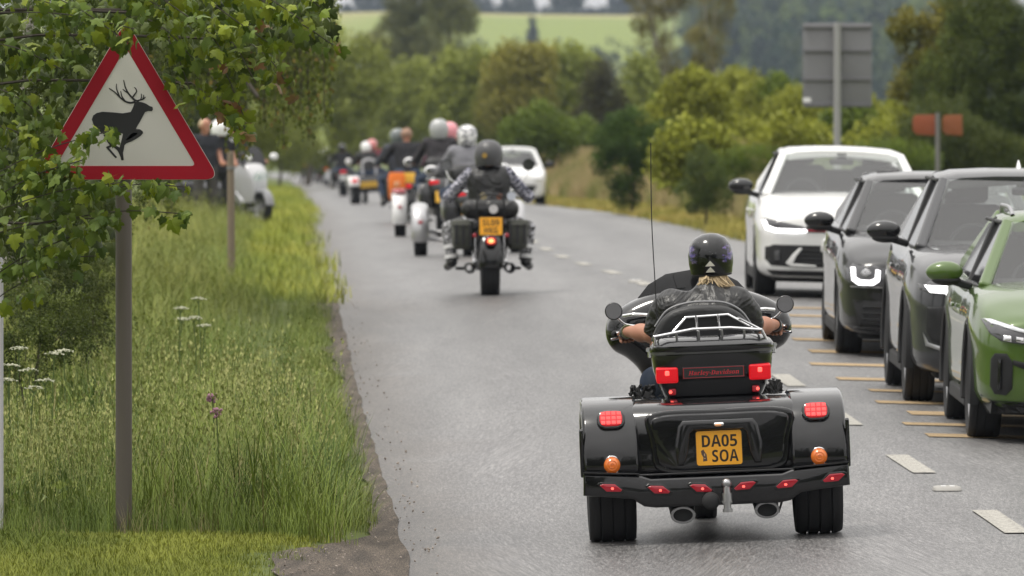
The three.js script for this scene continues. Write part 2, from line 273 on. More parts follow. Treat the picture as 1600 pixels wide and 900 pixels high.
// ---------- bodies: tapered capsules joined by a smooth minimum, meshed by marching cubes ----------
function iso(bones, cell = 0.012, k = 0.04, wrinkle = 0) { // bone: [[x,y,z], r, [x,y,z], r]
  let lo = [1e9, 1e9, 1e9], hi = [-1e9, -1e9, -1e9];
  for (const [a, ra, b, rb] of bones) for (let i = 0; i < 3; i++) { lo[i] = Math.min(lo[i], a[i] - ra, b[i] - rb); hi[i] = Math.max(hi[i], a[i] + ra, b[i] + rb); }
  const c = lo.map((l, i) => (l + hi[i]) / 2), S = Math.max(...lo.map((l, i) => hi[i] - l)) + cell * 8, n = Math.min(150, Math.ceil(S / cell));
  const mc = new MarchingCubes(n, new THREE.MeshBasicMaterial(), false, false, 120000); mc.isolation = 0;
  const half = n / 2, B = bones.map(([a, ra, b, rb]) => { const d = [b[0] - a[0], b[1] - a[1], b[2] - a[2]]; return [...a, ...d, 1 / Math.max(1e-9, d[0] ** 2 + d[1] ** 2 + d[2] ** 2), ra, rb]; });
  const f = (x, y, z) => {
    let r = 1e3;
    for (const b of B) {
      const px = x - b[0], py = y - b[1], pz = z - b[2]; let t = (px * b[3] + py * b[4] + pz * b[5]) * b[6]; t = t < 0 ? 0 : t > 1 ? 1 : t;
      const dx = px - b[3] * t, dy = py - b[4] * t, dz = pz - b[5] * t; const d = Math.sqrt(dx * dx + dy * dy + dz * dz) - (b[7] + (b[8] - b[7]) * t);
      const h = Math.max(k - Math.abs(r - d), 0); r = Math.min(r, d) - h * h / (4 * k);
    }
    if (wrinkle && r < 0.05 && r > -0.05) r += wrinkle * (perlin.noise(x * 11 + 3, y * 17, z * 11) + 0.5 * perlin.noise(x * 26, y * 34 + 7, z * 26));
    return r;
  };
  for (let kz = 0; kz < n; kz++) for (let j = 0; j < n; j++) for (let i = 0; i < n; i++) mc.field[i + j * n + kz * n * n] = -f(c[0] + (i - half) / half * S / 2, c[1] + (j - half) / half * S / 2, c[2] + (kz - half) / half * S / 2);
  mc.update();
  const count = mc.count ?? mc.geometry.drawRange.count, pos = new Float32Array(count * 3), nor = new Float32Array(count * 3), uv = new Float32Array(count * 2), e = cell * 0.5;
  for (let i = 0; i < count; i++) {
    const x = c[0] + mc.positionArray[i * 3] * S / 2, y = c[1] + mc.positionArray[i * 3 + 1] * S / 2, z = c[2] + mc.positionArray[i * 3 + 2] * S / 2;
    pos.set([x, y, z], i * 3); uv.set([(x + z * 0.4) * 2.4, (y + z * 0.4) * 2.4], i * 2);
    const g = [f(x + e, y, z) - f(x - e, y, z), f(x, y + e, z) - f(x, y - e, z), f(x, y, z + e) - f(x, y, z - e)], l = Math.hypot(...g) || 1;
    nor.set(g.map((v) => v / l), i * 3);
  }
  // make the faces wind outwards
  for (let i = 0; i < count; i += 3) {
    const a = V(...pos.slice(i * 3, i * 3 + 3)), b = V(...pos.slice(i * 3 + 3, i * 3 + 6)), d = V(...pos.slice(i * 3 + 6, i * 3 + 9)), nn = b.clone().sub(a).cross(d.clone().sub(a));
    if (nn.dot(V(nor[i * 3], nor[i * 3 + 1], nor[i * 3 + 2])) < 0) for (const [arr, w] of [[pos, 3], [nor, 3], [uv, 2]]) for (let q = 0; q < w; q++) { const t = arr[(i + 1) * w + q]; arr[(i + 1) * w + q] = arr[(i + 2) * w + q]; arr[(i + 2) * w + q] = t; }
  }
  const g = new THREE.BufferGeometry(); g.setAttribute('position', new THREE.BufferAttribute(pos, 3)); g.setAttribute('normal', new THREE.BufferAttribute(nor, 3)); g.setAttribute('uv', new THREE.BufferAttribute(uv, 2));
  return g;
}
const add3 = (a, b, s = 1) => [a[0] + b[0] * s, a[1] + b[1] * s, a[2] + b[2] * s];
const sub3 = (a, b) => add3(a, b, -1), len3 = (a) => Math.hypot(...a), nrm3 = (a) => { const l = len3(a) || 1; return a.map((x) => x / l); }, cross3 = (a, b) => [a[1] * b[2] - a[2] * b[1], a[2] * b[0] - a[0] * b[2], a[0] * b[1] - a[1] * b[0]], mix3 = (a, b, t) => a.map((x, i) => lerp(x, b[i], t));
// a hand closed round a bar: wrist point, the direction the forearm arrives in, the bar's direction (towards the thumb side = inwards), palm up vector
function gripHand(wrist, fwd, inward, cell = 0.0035, curl = 1) {
  fwd = nrm3(fwd); let up = nrm3(cross3(inward, fwd)); if (up[1] < 0) up = up.map((x) => -x);
  const side = nrm3(inward), bones = [], k = add3(wrist, fwd, 0.085);
  bones.push([wrist, 0.026, add3(wrist, fwd, 0.03), 0.03]);
  for (let i = 0; i < 4; i++) {
    const off = (0.036 - i * 0.022), L = [0.9, 1, 0.95, 0.78][i], kn = add3(add3(k, side, off), up, 0.006 - Math.abs(i - 1.3) * 0.002);
    bones.push([add3(add3(wrist, fwd, 0.028), side, off * 0.5), 0.02, kn, 0.0125]);
    const a = add3(add3(kn, fwd, 0.028 * L), up, -0.02 * curl), b = add3(add3(a, fwd, 0.002), up, -0.028 * L), c = add3(add3(b, fwd, -0.02 * L * curl), up, -0.006);
    bones.push([kn, 0.0112, a, 0.0098], [a, 0.0098, b, 0.009], [b, 0.009, c, 0.008]);
  }
  const t0 = add3(add3(wrist, fwd, 0.035), side, 0.03), t1 = add3(add3(add3(t0, fwd, 0.03), side, 0.022), up, -0.015), t2 = add3(add3(t1, fwd, 0.03), up, -0.02);
  bones.push([t0, 0.017, t1, 0.0115], [t1, 0.0115, t2, 0.0095]);
  return iso(bones, cell, 0.008);
}
function headGeometry(c, r = 0.1, turn = 0) { // face towards -z, then turned about y
  const h = [[[0, 0.01, 0.01], r * 0.98, [0, 0.03, -0.012], r * 0.96], [[0, -0.06, -0.03], r * 0.66, [0, -0.085, -0.052], r * 0.42], [[0, 0.0, -0.095], 0.012, [0, -0.03, -0.112], 0.016], [[-0.03, 0.03, -0.082], 0.022, [0.03, 0.03, -0.082], 0.022], [[-0.022, -0.066, -0.088], 0.01, [0.022, -0.066, -0.088], 0.01], [[-0.098, 0.0, 0.012], 0.014, [-0.1, 0.03, 0.02], 0.017], [[0.098, 0.0, 0.012], 0.014, [0.1, 0.03, 0.02], 0.017]];
  const g = iso(h, 0.006, 0.022); g.rotateY(turn); g.translate(...c); return g;
}
// helmet: rounded shell open below, rim, and visor opening at -z
function helmetGeometry(c, s = 1, full = false) {
  const pts = full ? [[0.001, 0.135], [0.05, 0.13], [0.095, 0.1], [0.12, 0.055], [0.128, 0.0], [0.124, -0.06], [0.112, -0.115], [0.1, -0.135], [0.088, -0.13], [0.095, -0.06], [0.1, 0]] : [[0.001, 0.125], [0.045, 0.121], [0.087, 0.098], [0.114, 0.058], [0.1235, 0.01], [0.122, -0.04], [0.114, -0.092], [0.109, -0.103], [0.1, -0.1], [0.105, -0.04], [0.108, 0]];
  const g = lathe(pts.map((p) => [p[0], p[1]]).reverse(), 48), p = g.attributes.position;
  for (let i = 0; i < p.count; i++) p.setZ(i, p.getZ(i) * 1.13);
  g.computeVertexNormals(); g.scale(s, s, s); g.translate(...c); return g;
}
// joints of a seated rider, origin on the ground below the seat, facing -z
function riderPose(o = {}) {
  const seat = o.seat ?? 0.72, lean = o.lean ?? 0.06, d = {
    pelvis: [0, seat + 0.1, 0], waist: [0, seat + 0.27, -lean * 0.5], chest: [0, seat + 0.46, -lean], neck: [0, seat + 0.6, -lean * 1.2], head: [0.0, seat + 0.755, -lean * 1.3 - 0.02],
    sh: 0.185, shY: seat + 0.555, elbow: [0.34, seat + 0.33, -0.28], wrist: [0.385, seat + 0.28, -0.54], knee: [0.3, seat + 0.02, -0.44], ankle: [0.27, 0.36, -0.2], toe: [0.29, 0.3, -0.4], hip: [0.11, seat + 0.09, -0.02] };
  return Object.assign(d, o);
}
const mirrored = (p, s) => [p[0] * s, p[1], p[2]];
const riderCache = new Map();
function riderGeometry(key, o = {}, cell = 0.016) {
  if (riderCache.has(key)) return riderCache.get(key);
  const p = riderPose(o), w = o.bulk ?? 1, jacket = [], legs = [], boots = [], skin = [], jr = 0.003;
  jacket.push([p.pelvis, 0.135 * w, p.waist, 0.13 * w], [add3(p.pelvis, [-0.06, 0, 0]), 0.11 * w, add3(p.chest, [-0.09, 0.01, 0]), 0.115 * w], [add3(p.pelvis, [0.06, 0, 0]), 0.11 * w, add3(p.chest, [0.09, 0.01, 0]), 0.115 * w], [[-p.sh + 0.03, p.shY, p.chest[2]], 0.072, [p.sh - 0.03, p.shY, p.chest[2]], 0.072], [p.chest, 0.1, add3(p.neck, [0, -0.03, 0]), 0.066]);
  const sleeves = [];
  for (const s of [-1, 1]) {
    const sh = [p.sh * s, p.shY, p.chest[2]], el = mirrored(p.elbow, s), wr = mirrored(p.wrist, s);
    const arm = o.bareArms ? [[sh, 0.07, mix3(sh, el, 0.55), 0.062]] : [[sh, 0.07, el, 0.056], [el, 0.056, mix3(el, wr, 0.9), 0.042]];
    sleeves.push(...arm); if (o.bareArms) skin.push([mix3(sh, el, 0.4), 0.05, el, 0.044], [el, 0.044, wr, 0.03]);
    const hip = mirrored(p.hip, s), kn = mirrored(p.knee, s), an = mirrored(p.ankle, s), to = mirrored(p.toe, s);
    legs.push([hip, 0.1 * w, kn, 0.07], [kn, 0.07, mix3(kn, an, 0.35), 0.066], [mix3(kn, an, 0.35), 0.066, mix3(kn, an, 0.92), 0.05]);
    boots.push([mix3(kn, an, 0.78), 0.055, an, 0.05], [add3(an, [0, -0.02, 0.02]), 0.048, add3(to, [0, 0.01, 0]), 0.042]);
    skin.push([wr, 0.03, add3(wr, [0, -0.005, -0.09]), 0.036], [add3(wr, [0.015 * -s, -0.02, -0.03]), 0.015, add3(wr, [0.03 * -s, -0.03, -0.085]), 0.012]);
  }
  legs.push([[-0.07, p.pelvis[1] - 0.02, 0.02], 0.12 * w, [0.07, p.pelvis[1] - 0.02, 0.02], 0.12 * w]);
  skin.push([add3(p.neck, [0, -0.05, 0]), 0.055, add3(p.head, [0, -0.04, 0.01]), 0.056], [p.head, 0.086, add3(p.head, [0, 0.03, 0]), 0.088], [add3(p.head, [0, -0.06, -0.04]), 0.05, add3(p.head, [0, -0.08, -0.06]), 0.03]);
  const r = { p, jacket: iso(o.vest ? jacket : [...jacket, ...sleeves], cell, 0.05, jr), sleeves: o.vest ? iso(sleeves, cell, 0.03, jr) : null, legs: iso(legs, cell, 0.05, jr), boots: iso(boots, cell, 0.03), skin: iso(skin, cell * 0.8, 0.025) };
  riderCache.set(key, r); return r;
}
function makeRider(label, key, o, pos, turn, c) { // c: jacket, legs, helmet, sleeves, boots materials
  const g = riderGeometry(key, o), t = thing('person', label, 'person', pos, turn);
  obj('body', g.skin, c.skin ?? mat.skin, t); obj('jacket', g.jacket, c.jacket, t);
  if (g.sleeves) obj('shirt_sleeves', g.sleeves, c.sleeves ?? c.jacket, t);
  obj('trousers', g.legs, c.legs ?? mat.denim, t); obj('boots', g.boots, mat.leather, t);
  if (c.helmet) { const h = obj('helmet', helmetGeometry(g.p.head, c.hs ?? 1.03, c.full), c.helmet, t); if (c.full) obj('visor', [at(new THREE.SphereGeometry(0.128, 20, 10, Math.PI * 1.2, Math.PI * 0.6, 1.1, 0.75), g.p.head, [0, 0, 0], [1.03, 1.03, 1.16])], mat.smoke, h); }
  else { obj('hair', [at(new THREE.SphereGeometry(0.098, 20, 12, 0, 6.3, 0, 1.75), add3(g.p.head, [0, 0.022, 0.014]), [0.35, 0, 0])], c.hairMat ?? mat.hair, t); obj('ears', [sph(0.022, add3(g.p.head, [-0.09, 0, 0.005]), [0.5, 1.2, 0.8], 10), sph(0.022, add3(g.p.head, [0.09, 0, 0.005]), [0.5, 1.2, 0.8], 10)], c.skin ?? mat.skin, t); }
  return t;
}
// ---------- the black trike ----------
// The axes of a vehicle: x right, y up, -z ahead.
function tyreGeo(R, w, rim, n = 48, grooves = 3) {
  const h = w / 2, pts = [[rim, -h * 0.8], [rim + (R - rim) * 0.45, -h], [R * 0.955, -h * 0.97], [R * 0.985, -h * 0.86], [R, -h * 0.72]];
  for (let i = 0; i < grooves; i++) { const c = lerp(-h * 0.5, h * 0.5, grooves === 1 ? 0.5 : i / (grooves - 1)), g = w * 0.018; pts.push([R, c - g * 1.3], [R - 0.009, c - g], [R - 0.009, c + g], [R, c + g * 1.3]); }
  pts.push([R, h * 0.72], [R * 0.985, h * 0.86], [R * 0.955, h * 0.97], [rim + (R - rim) * 0.45, h], [rim, h * 0.8]);
  return at(toCreasedNormals(lathe(pts, n), 0.5), [0, 0, 0], [0, 0, Math.PI / 2]);
}
function rimGeo(rim, w, spokes = 5) {
  const l = [at(lathe([[rim * 0.99, -w * 0.4], [rim * 0.9, -w * 0.36], [rim * 0.86, w * 0.2], [rim * 0.92, w * 0.38], [rim, w * 0.42]], 40), [0, 0, 0], [0, 0, Math.PI / 2]), cyl(rim * 0.22, rim * 0.22, w * 0.5, [0, 0, 0], [0, 0, Math.PI / 2])];
  for (let i = 0; i < spokes; i++) { const a = i / spokes * 2 * Math.PI; l.push(box(w * 0.2, rim * 0.72, rim * 0.2, [w * 0.18, Math.sin(a) * rim * 0.52, Math.cos(a) * rim * 0.52], [Math.PI / 2 - a, 0, 0], 0.01), box(w * 0.2, rim * 0.72, rim * 0.2, [-w * 0.18, Math.sin(a) * rim * 0.52, Math.cos(a) * rim * 0.52], [Math.PI / 2 - a, 0, 0], 0.01)); }
  return merge(l);
}
function wheel(parent, p, R, w, rim, rimMat = mat.steel, n = 48, name = 'wheel') {
  const g = new THREE.Group(); g.name = name; g.position.set(...p); parent.add(g);
  obj('tyre', tyreGeo(R, w, rim, n), mat.rubber, g); obj('rim', rimGeo(rim, w), rimMat, g); return g;
}
function plateTexture(rows, w, h, bg, flag) {
  return canvasTexture(w, h, (c) => {
    c.fillStyle = bg; c.fillRect(0, 0, w, h); c.fillStyle = '#17120c'; c.textBaseline = 'middle'; c.textAlign = 'left';
    rows.forEach((r, i) => {
      const hh = h / rows.length * 0.76, x0 = (r.x ?? 0.1) * w, tw = (r.w ?? 0.8) * w, y = h * (rows.length === 1 ? 0.5 : i ? 0.725 : 0.285);
      c.font = `bold ${Math.round(hh * 1.28)}px sans-serif`; c.save(); const m = c.measureText(r.t).width; c.translate(x0, y + hh * 0.04); c.scale(tw / m, 1); c.fillText(r.t, 0, 0); c.restore();
    });
    if (flag) flag(c, w, h);
  });
}
const TR = { pos: ground(1119, 839), yaw: 0.010, roll: 0.042, pitch: 0.012 };
const trike = thing('trike', 'glossy black three wheeled trike with top box and yellow plate, seen from behind', 'trike', TR.pos.toArray());
trike.rotation.order = 'YXZ'; trike.rotation.set(TR.pitch, TR.yaw, TR.roll);
for (const s of [-1, 1]) wheel(trike, [s * 0.555, 0.315, 0], 0.318, 0.258, 0.2, mat.chrome, 64, 'rear_wheel');
wheel(trike, [0, 0.3, -1.78], 0.3, 0.13, 0.2, mat.chrome, 48, 'front_wheel');
{ // fenders, each with its tail lamp and indicator
  const prof = smoothPts([[-0.47, 0.40], [-0.46, 0.55], [-0.36, 0.70], [-0.2, 0.765], [0.0, 0.775], [0.18, 0.762], [0.29, 0.728], [0.375, 0.665], [0.43, 0.575], [0.458, 0.48], [0.455, 0.385], [0.40, 0.365], [0.365, 0.40], [0.34, 0.52], [0.2, 0.645], [0.0, 0.69], [-0.2, 0.66], [-0.33, 0.55], [-0.40, 0.40]], 90);
  for (const s of [-1, 1]) {
    const f = obj('rear_fender', [s < 0 ? extX(prof, -0.705, -0.405, 0.028, 6) : extX(prof, 0.405, 0.705, 0.028, 6)], mat.gloss, trike);
    obj('fender_flare', [extX([[0.42, 0.37], [0.44, 0.40], [0.435, 0.62], [0.42, 0.63], [0.405, 0.5], [0.40, 0.39]], s < 0 ? -0.722 : 0.70, s < 0 ? -0.70 : 0.722, 0.006, 2)], mat.gloss, f);
    // tail lamp: oval housing and a grid of lit cells
    const cx = s * 0.548, cy = 0.655, lamp = new THREE.Group(); lamp.name = 'tail_lamp'; lamp.position.set(cx, cy, 0.362); lamp.rotation.x = -0.5; f.add(lamp);
    obj('housing', [ext(roundRect(0.152, 0.112, 0.05), 0.045, 0.012, 4)], mat.gloss, lamp);
    obj('lens', [at(ext(roundRect(0.122, 0.088, 0.036), 0.014, 0.006, 3), [0, 0, 0.042])], mat.red, lamp);
    const cells = []; for (let i = 0; i < 4; i++) for (let j = 0; j < 3; j++) if (!((i === 0 || i === 3) && j === 0 && false)) cells.push(box(0.0215, 0.0195, 0.008, [(i - 1.5) * 0.0285, (j - 1) * 0.0265, 0.057], [0, 0, 0], 0.004));
    obj('lit_cells', cells, mat.redLed, lamp);
    const ind = new THREE.Group(); ind.name = 'indicator'; ind.position.set(s * 0.553, 0.432, 0.452); f.add(ind);
    obj('lens', [at(lathe([[0.001, 0.05], [0.02, 0.047], [0.036, 0.035], [0.044, 0.016], [0.045, 0]].reverse(), 28), [0, 0, 0], [Math.PI / 2, 0, 0]), at(new THREE.TorusGeometry(0.026, 0.003, 6, 24), [0, 0, 0.044]), at(new THREE.TorusGeometry(0.012, 0.003, 6, 20), [0, 0, 0.05])], mat.amber, ind);
    obj('bezel', [at(new THREE.TorusGeometry(0.046, 0.006, 8, 30), [0, 0, 0.002]), cyl(0.046, 0.05, 0.03, [0, 0, -0.012], [Math.PI / 2, 0, 0], 28)], mat.chrome, ind);
  }
}
{ // tail body and boot lid
  obj('tail_body', [extX(smoothPts([[-0.62, 0.34], [-0.64, 0.6], [-0.5, 0.73], [-0.2, 0.755], [0.15, 0.75], [0.31, 0.72], [0.385, 0.63], [0.40, 0.5], [0.405, 0.38], [0.36, 0.33], [0.0, 0.3], [-0.4, 0.3]], 80), -0.44, 0.44, 0.02, 5)], mat.gloss, trike);
  const lidShape = (w, h, r) => { const s = new THREE.Shape(), a = smoothPts([[-w * 0.5, h * 0.42], [-w * 0.42, h * 0.5], [0, h * 0.515], [w * 0.42, h * 0.5], [w * 0.5, h * 0.42], [w * 0.475, 0], [w * 0.445, -h * 0.4], [w * 0.36, -h * 0.5], [0, -h * 0.51], [-w * 0.36, -h * 0.5], [-w * 0.445, -h * 0.4], [-w * 0.475, 0]], 72); s.setFromPoints(a.map((p) => new THREE.Vector2(...p))); return s; };
  const lid = new THREE.Group(); lid.name = 'boot_lid'; lid.position.set(0.03, 0.535, 0.392); lid.rotation.x = -0.05; trike.add(lid);
  obj('lid_frame', [ext(lidShape(0.79, 0.335), 0.03, 0.014, 5)], mat.gloss, lid);
  obj('lid_panel', [at(ext(lidShape(0.735, 0.29), 0.03, 0.012, 5), [0, 0, 0.012])], mat.gloss, lid);
  // raised arch round the plate
  const arch = new THREE.Shape(); const o = [[-0.225, -0.125], [-0.235, -0.02], [-0.215, 0.085], [-0.19, 0.115], [0.19, 0.115], [0.215, 0.085], [0.235, -0.02], [0.225, -0.125], [0.19, -0.125], [0.165, -0.06], [0.15, 0.045], [0.13, 0.06], [-0.13, 0.06], [-0.15, 0.045], [-0.165, -0.06], [-0.19, -0.125]];
  o.forEach((p, i) => (i ? arch.lineTo(...p) : arch.moveTo(...p)));
  obj('lid_arch', [at(ext(arch, 0.05, 0.02, 5), [-0.01, 0.0, 0.03])], mat.gloss, lid);
  obj('plate_lamp', [at(new THREE.CapsuleGeometry(0.011, 0.036, 6, 14), [-0.005, 0.088, 0.078], [0, 0, Math.PI / 2])], mat.chrome, lid);
  obj('plate_lamp', [at(new THREE.CapsuleGeometry(0.008, 0.02, 4, 10), [-0.009, 0.084, 0.086], [0, 0, Math.PI / 2])], M({ color: lin(0.8, 0.4, 0.2), roughness: 0.3 }), lid);
  for (const x of [-0.155, 0.135]) obj('lid_catch', [box(0.044, 0.008, 0.006, [x, -0.163, 0.034], [0, 0, 0], 0.002)], mat.white, lid);
}
{ // number plate
  const t = plateTexture([{ t: 'DA05', x: 0.095, w: 0.82 }, { t: 'SOA', x: 0.325, w: 0.595 }], 512, 384, '#e3a126', (c, w, h) => { c.fillStyle = '#4a3a34'; c.beginPath(); c.moveTo(50, 222); c.lineTo(78, 205); c.lineTo(92, 232); c.lineTo(112, 262); c.lineTo(118, 335); c.lineTo(70, 340); c.lineTo(74, 292); c.lineTo(56, 262); c.fill(); c.fillStyle = '#a98b6a'; c.fillRect(84, 250, 12, 30); c.fillRect(80, 300, 20, 10); });
  const g = new THREE.Group(); g.name = 'number_plate'; g.position.set(0.022, 0.5, 0.432); g.rotation.x = -0.04; trike.add(g);
  obj('plate_edge', [ext(roundRect(0.25, 0.19, 0.016), 0.012, 0.003, 2)], mat.matt, g);
  const f = new THREE.ShapeGeometry(roundRect(0.243, 0.183, 0.014), 8), p = f.attributes.position, uv = f.attributes.uv;
  for (let i = 0; i < p.count; i++) uv.setXY(i, p.getX(i) / 0.243 + 0.5, p.getY(i) / 0.183 + 0.5);
  f.translate(0, 0, 0.0135); obj('plate_face', f, MP({ map: t, roughness: 0.45 }), g);
}
{ // bumper with six diamond lamps, tow ball and socket
  const b = [[-0.708, 0.392], [-0.5, 0.378], [-0.40, 0.37], [-0.35, 0.352], [0.35, 0.352], [0.40, 0.37], [0.5, 0.378], [0.708, 0.392], [0.712, 0.275], [0.45, 0.245], [0.39, 0.205], [0.33, 0.196], [-0.33, 0.196], [-0.39, 0.205], [-0.45, 0.245], [-0.712, 0.275]];
  const bumper = obj('bumper', [at(ext(b, 0.12, 0.018, 5), [0, 0, 0.375])], mat.gloss, trike);
  obj('bumper_lip', [at(ext([[-0.71, 0.402], [-0.41, 0.385], [-0.41, 0.376], [-0.71, 0.392]], 0.13, 0.003, 2), [0, 0, 0.375]), at(ext([[0.71, 0.402], [0.41, 0.385], [0.41, 0.376], [0.71, 0.392]], 0.13, 0.003, 2), [0, 0, 0.375]), box(0.84, 0.012, 0.05, [0, 0.372, 0.455], [0, 0, 0], 0.004)], mat.gloss, bumper);
  const dia = (w, h, k = 0) => [[-w / 2 + k, 0.0 + h * 0.32], [-w * 0.36, h / 2], [w * 0.18, h * 0.42], [w / 2, h * 0.0 - h * 0.28], [w * 0.42, -h / 2], [-w * 0.2, -h * 0.42]];
  for (const [x, y, s] of [[-0.565, 0.313, 1], [-0.31, 0.293, 1], [-0.085, 0.292, 1], [0.15, 0.295, -1], [0.375, 0.296, -1], [0.625, 0.318, -1]]) {
    const g = new THREE.Group(); g.name = 'bumper_lamp'; g.position.set(x, y, 0.491); bumper.add(g);
    const mir = (p) => s > 0 ? p : p.map(([a, c]) => [-a, c]).reverse();
    obj('bezel', [ext(mir(dia(0.148, 0.068)), 0.012, 0.004, 3)], mat.gloss, g);
    obj('lens', [at(ext(mir(dia(0.12, 0.046)), 0.012, 0.005, 3), [0, 0, 0.007])], mat.redDim, g);
    obj('lit_spot', [sph(0.0085, [0.008 * s, -0.004, 0.0165], [1.2, 1, 0.5], 12)], mat.redHot, g);
  }
  obj('tow_ball', [sph(0.026, [0.05, 0.315, 0.565]), cyl(0.017, 0.02, 0.05, [0.05, 0.28, 0.565]), cyl(0.027, 0.027, 0.045, [0.05, 0.24, 0.565]), cyl(0.02, 0.02, 0.06, [0.05, 0.2, 0.565]), box(0.055, 0.022, 0.2, [0.05, 0.215, 0.48]), cyl(0.03, 0.03, 0.018, [0.05, 0.17, 0.565], [0, 0, 0], 6)], mat.steel, trike);
  obj('tow_socket', [cyl(0.043, 0.048, 0.03, [-0.035, 0.222, 0.525], [Math.PI / 2, 0, 0], 28), sph(0.041, [-0.035, 0.222, 0.54], [1, 1, 0.45]), cyl(0.03, 0.03, 0.1, [-0.035, 0.21, 0.47], [Math.PI / 2, 0, 0])], mat.matt, trike);
}
{ // twin exhausts with oval tips
  const ring = (z, a, b, cy) => Array.from({ length: 32 }, (_, j) => { const t = j / 32 * 2 * Math.PI; return [a * Math.cos(t), cy + b * Math.sin(t), z]; });
  for (const [x, y] of [[-0.185, 0.148], [0.265, 0.157]]) {
    const e = new THREE.Group(); e.name = 'exhaust'; e.position.set(x, y, 0); trike.add(e);
    obj('silencer', [loft([ring(-0.5, 0.05, 0.05, 0.05), ring(-0.3, 0.068, 0.062, 0.05), ring(0.25, 0.068, 0.062, 0.03), ring(0.34, 0.066, 0.05, 0.008), ring(0.40, 0.064, 0.045, 0)])], mat.black, e);
    obj('tip', [loft([ring(0.36, 0.06, 0.042, 0.003), ring(0.44, 0.067, 0.046, 0), ring(0.447, 0.066, 0.045, 0), ring(0.447, 0.052, 0.034, 0), ring(0.38, 0.05, 0.032, 0)], false, false)], M({ color: lin(0.3, 0.3, 0.31), roughness: 0.2, metalness: 1 }), e);
    obj('bore', [loft([ring(0.37, 0.051, 0.033, 0), ring(0.385, 0.051, 0.033, 0)])], mat.matt, e);
  }
  obj('axle', [cyl(0.045, 0.045, 1.0, [0, 0.315, 0], [0, 0, Math.PI / 2]), sph(0.12, [0, 0.32, 0], [1.1, 1, 1]), box(0.5, 0.1, 0.5, [0, 0.33, -0.35], [0, 0, 0], 0.03), tube([[0.36, 0.24, 0.4], [0.34, 0.18, 0.42], [0.325, 0.14, 0.42]], 0.006)], mat.black, trike);
  obj('engine', [box(0.34, 0.4, 0.5, [0, 0.42, -0.95], [0, 0, 0], 0.06), cyl(0.1, 0.1, 0.3, [0.1, 0.6, -1.05], [0.3, 0, 0.2]), cyl(0.1, 0.1, 0.3, [-0.04, 0.6, -0.8], [-0.3, 0, -0.1]), box(0.12, 0.06, 1.2, [0.2, 0.24, -0.8], [0, 0, 0], 0.02), box(0.12, 0.06, 1.2, [-0.2, 0.24, -0.8], [0, 0, 0], 0.02)], mat.black, trike);
}
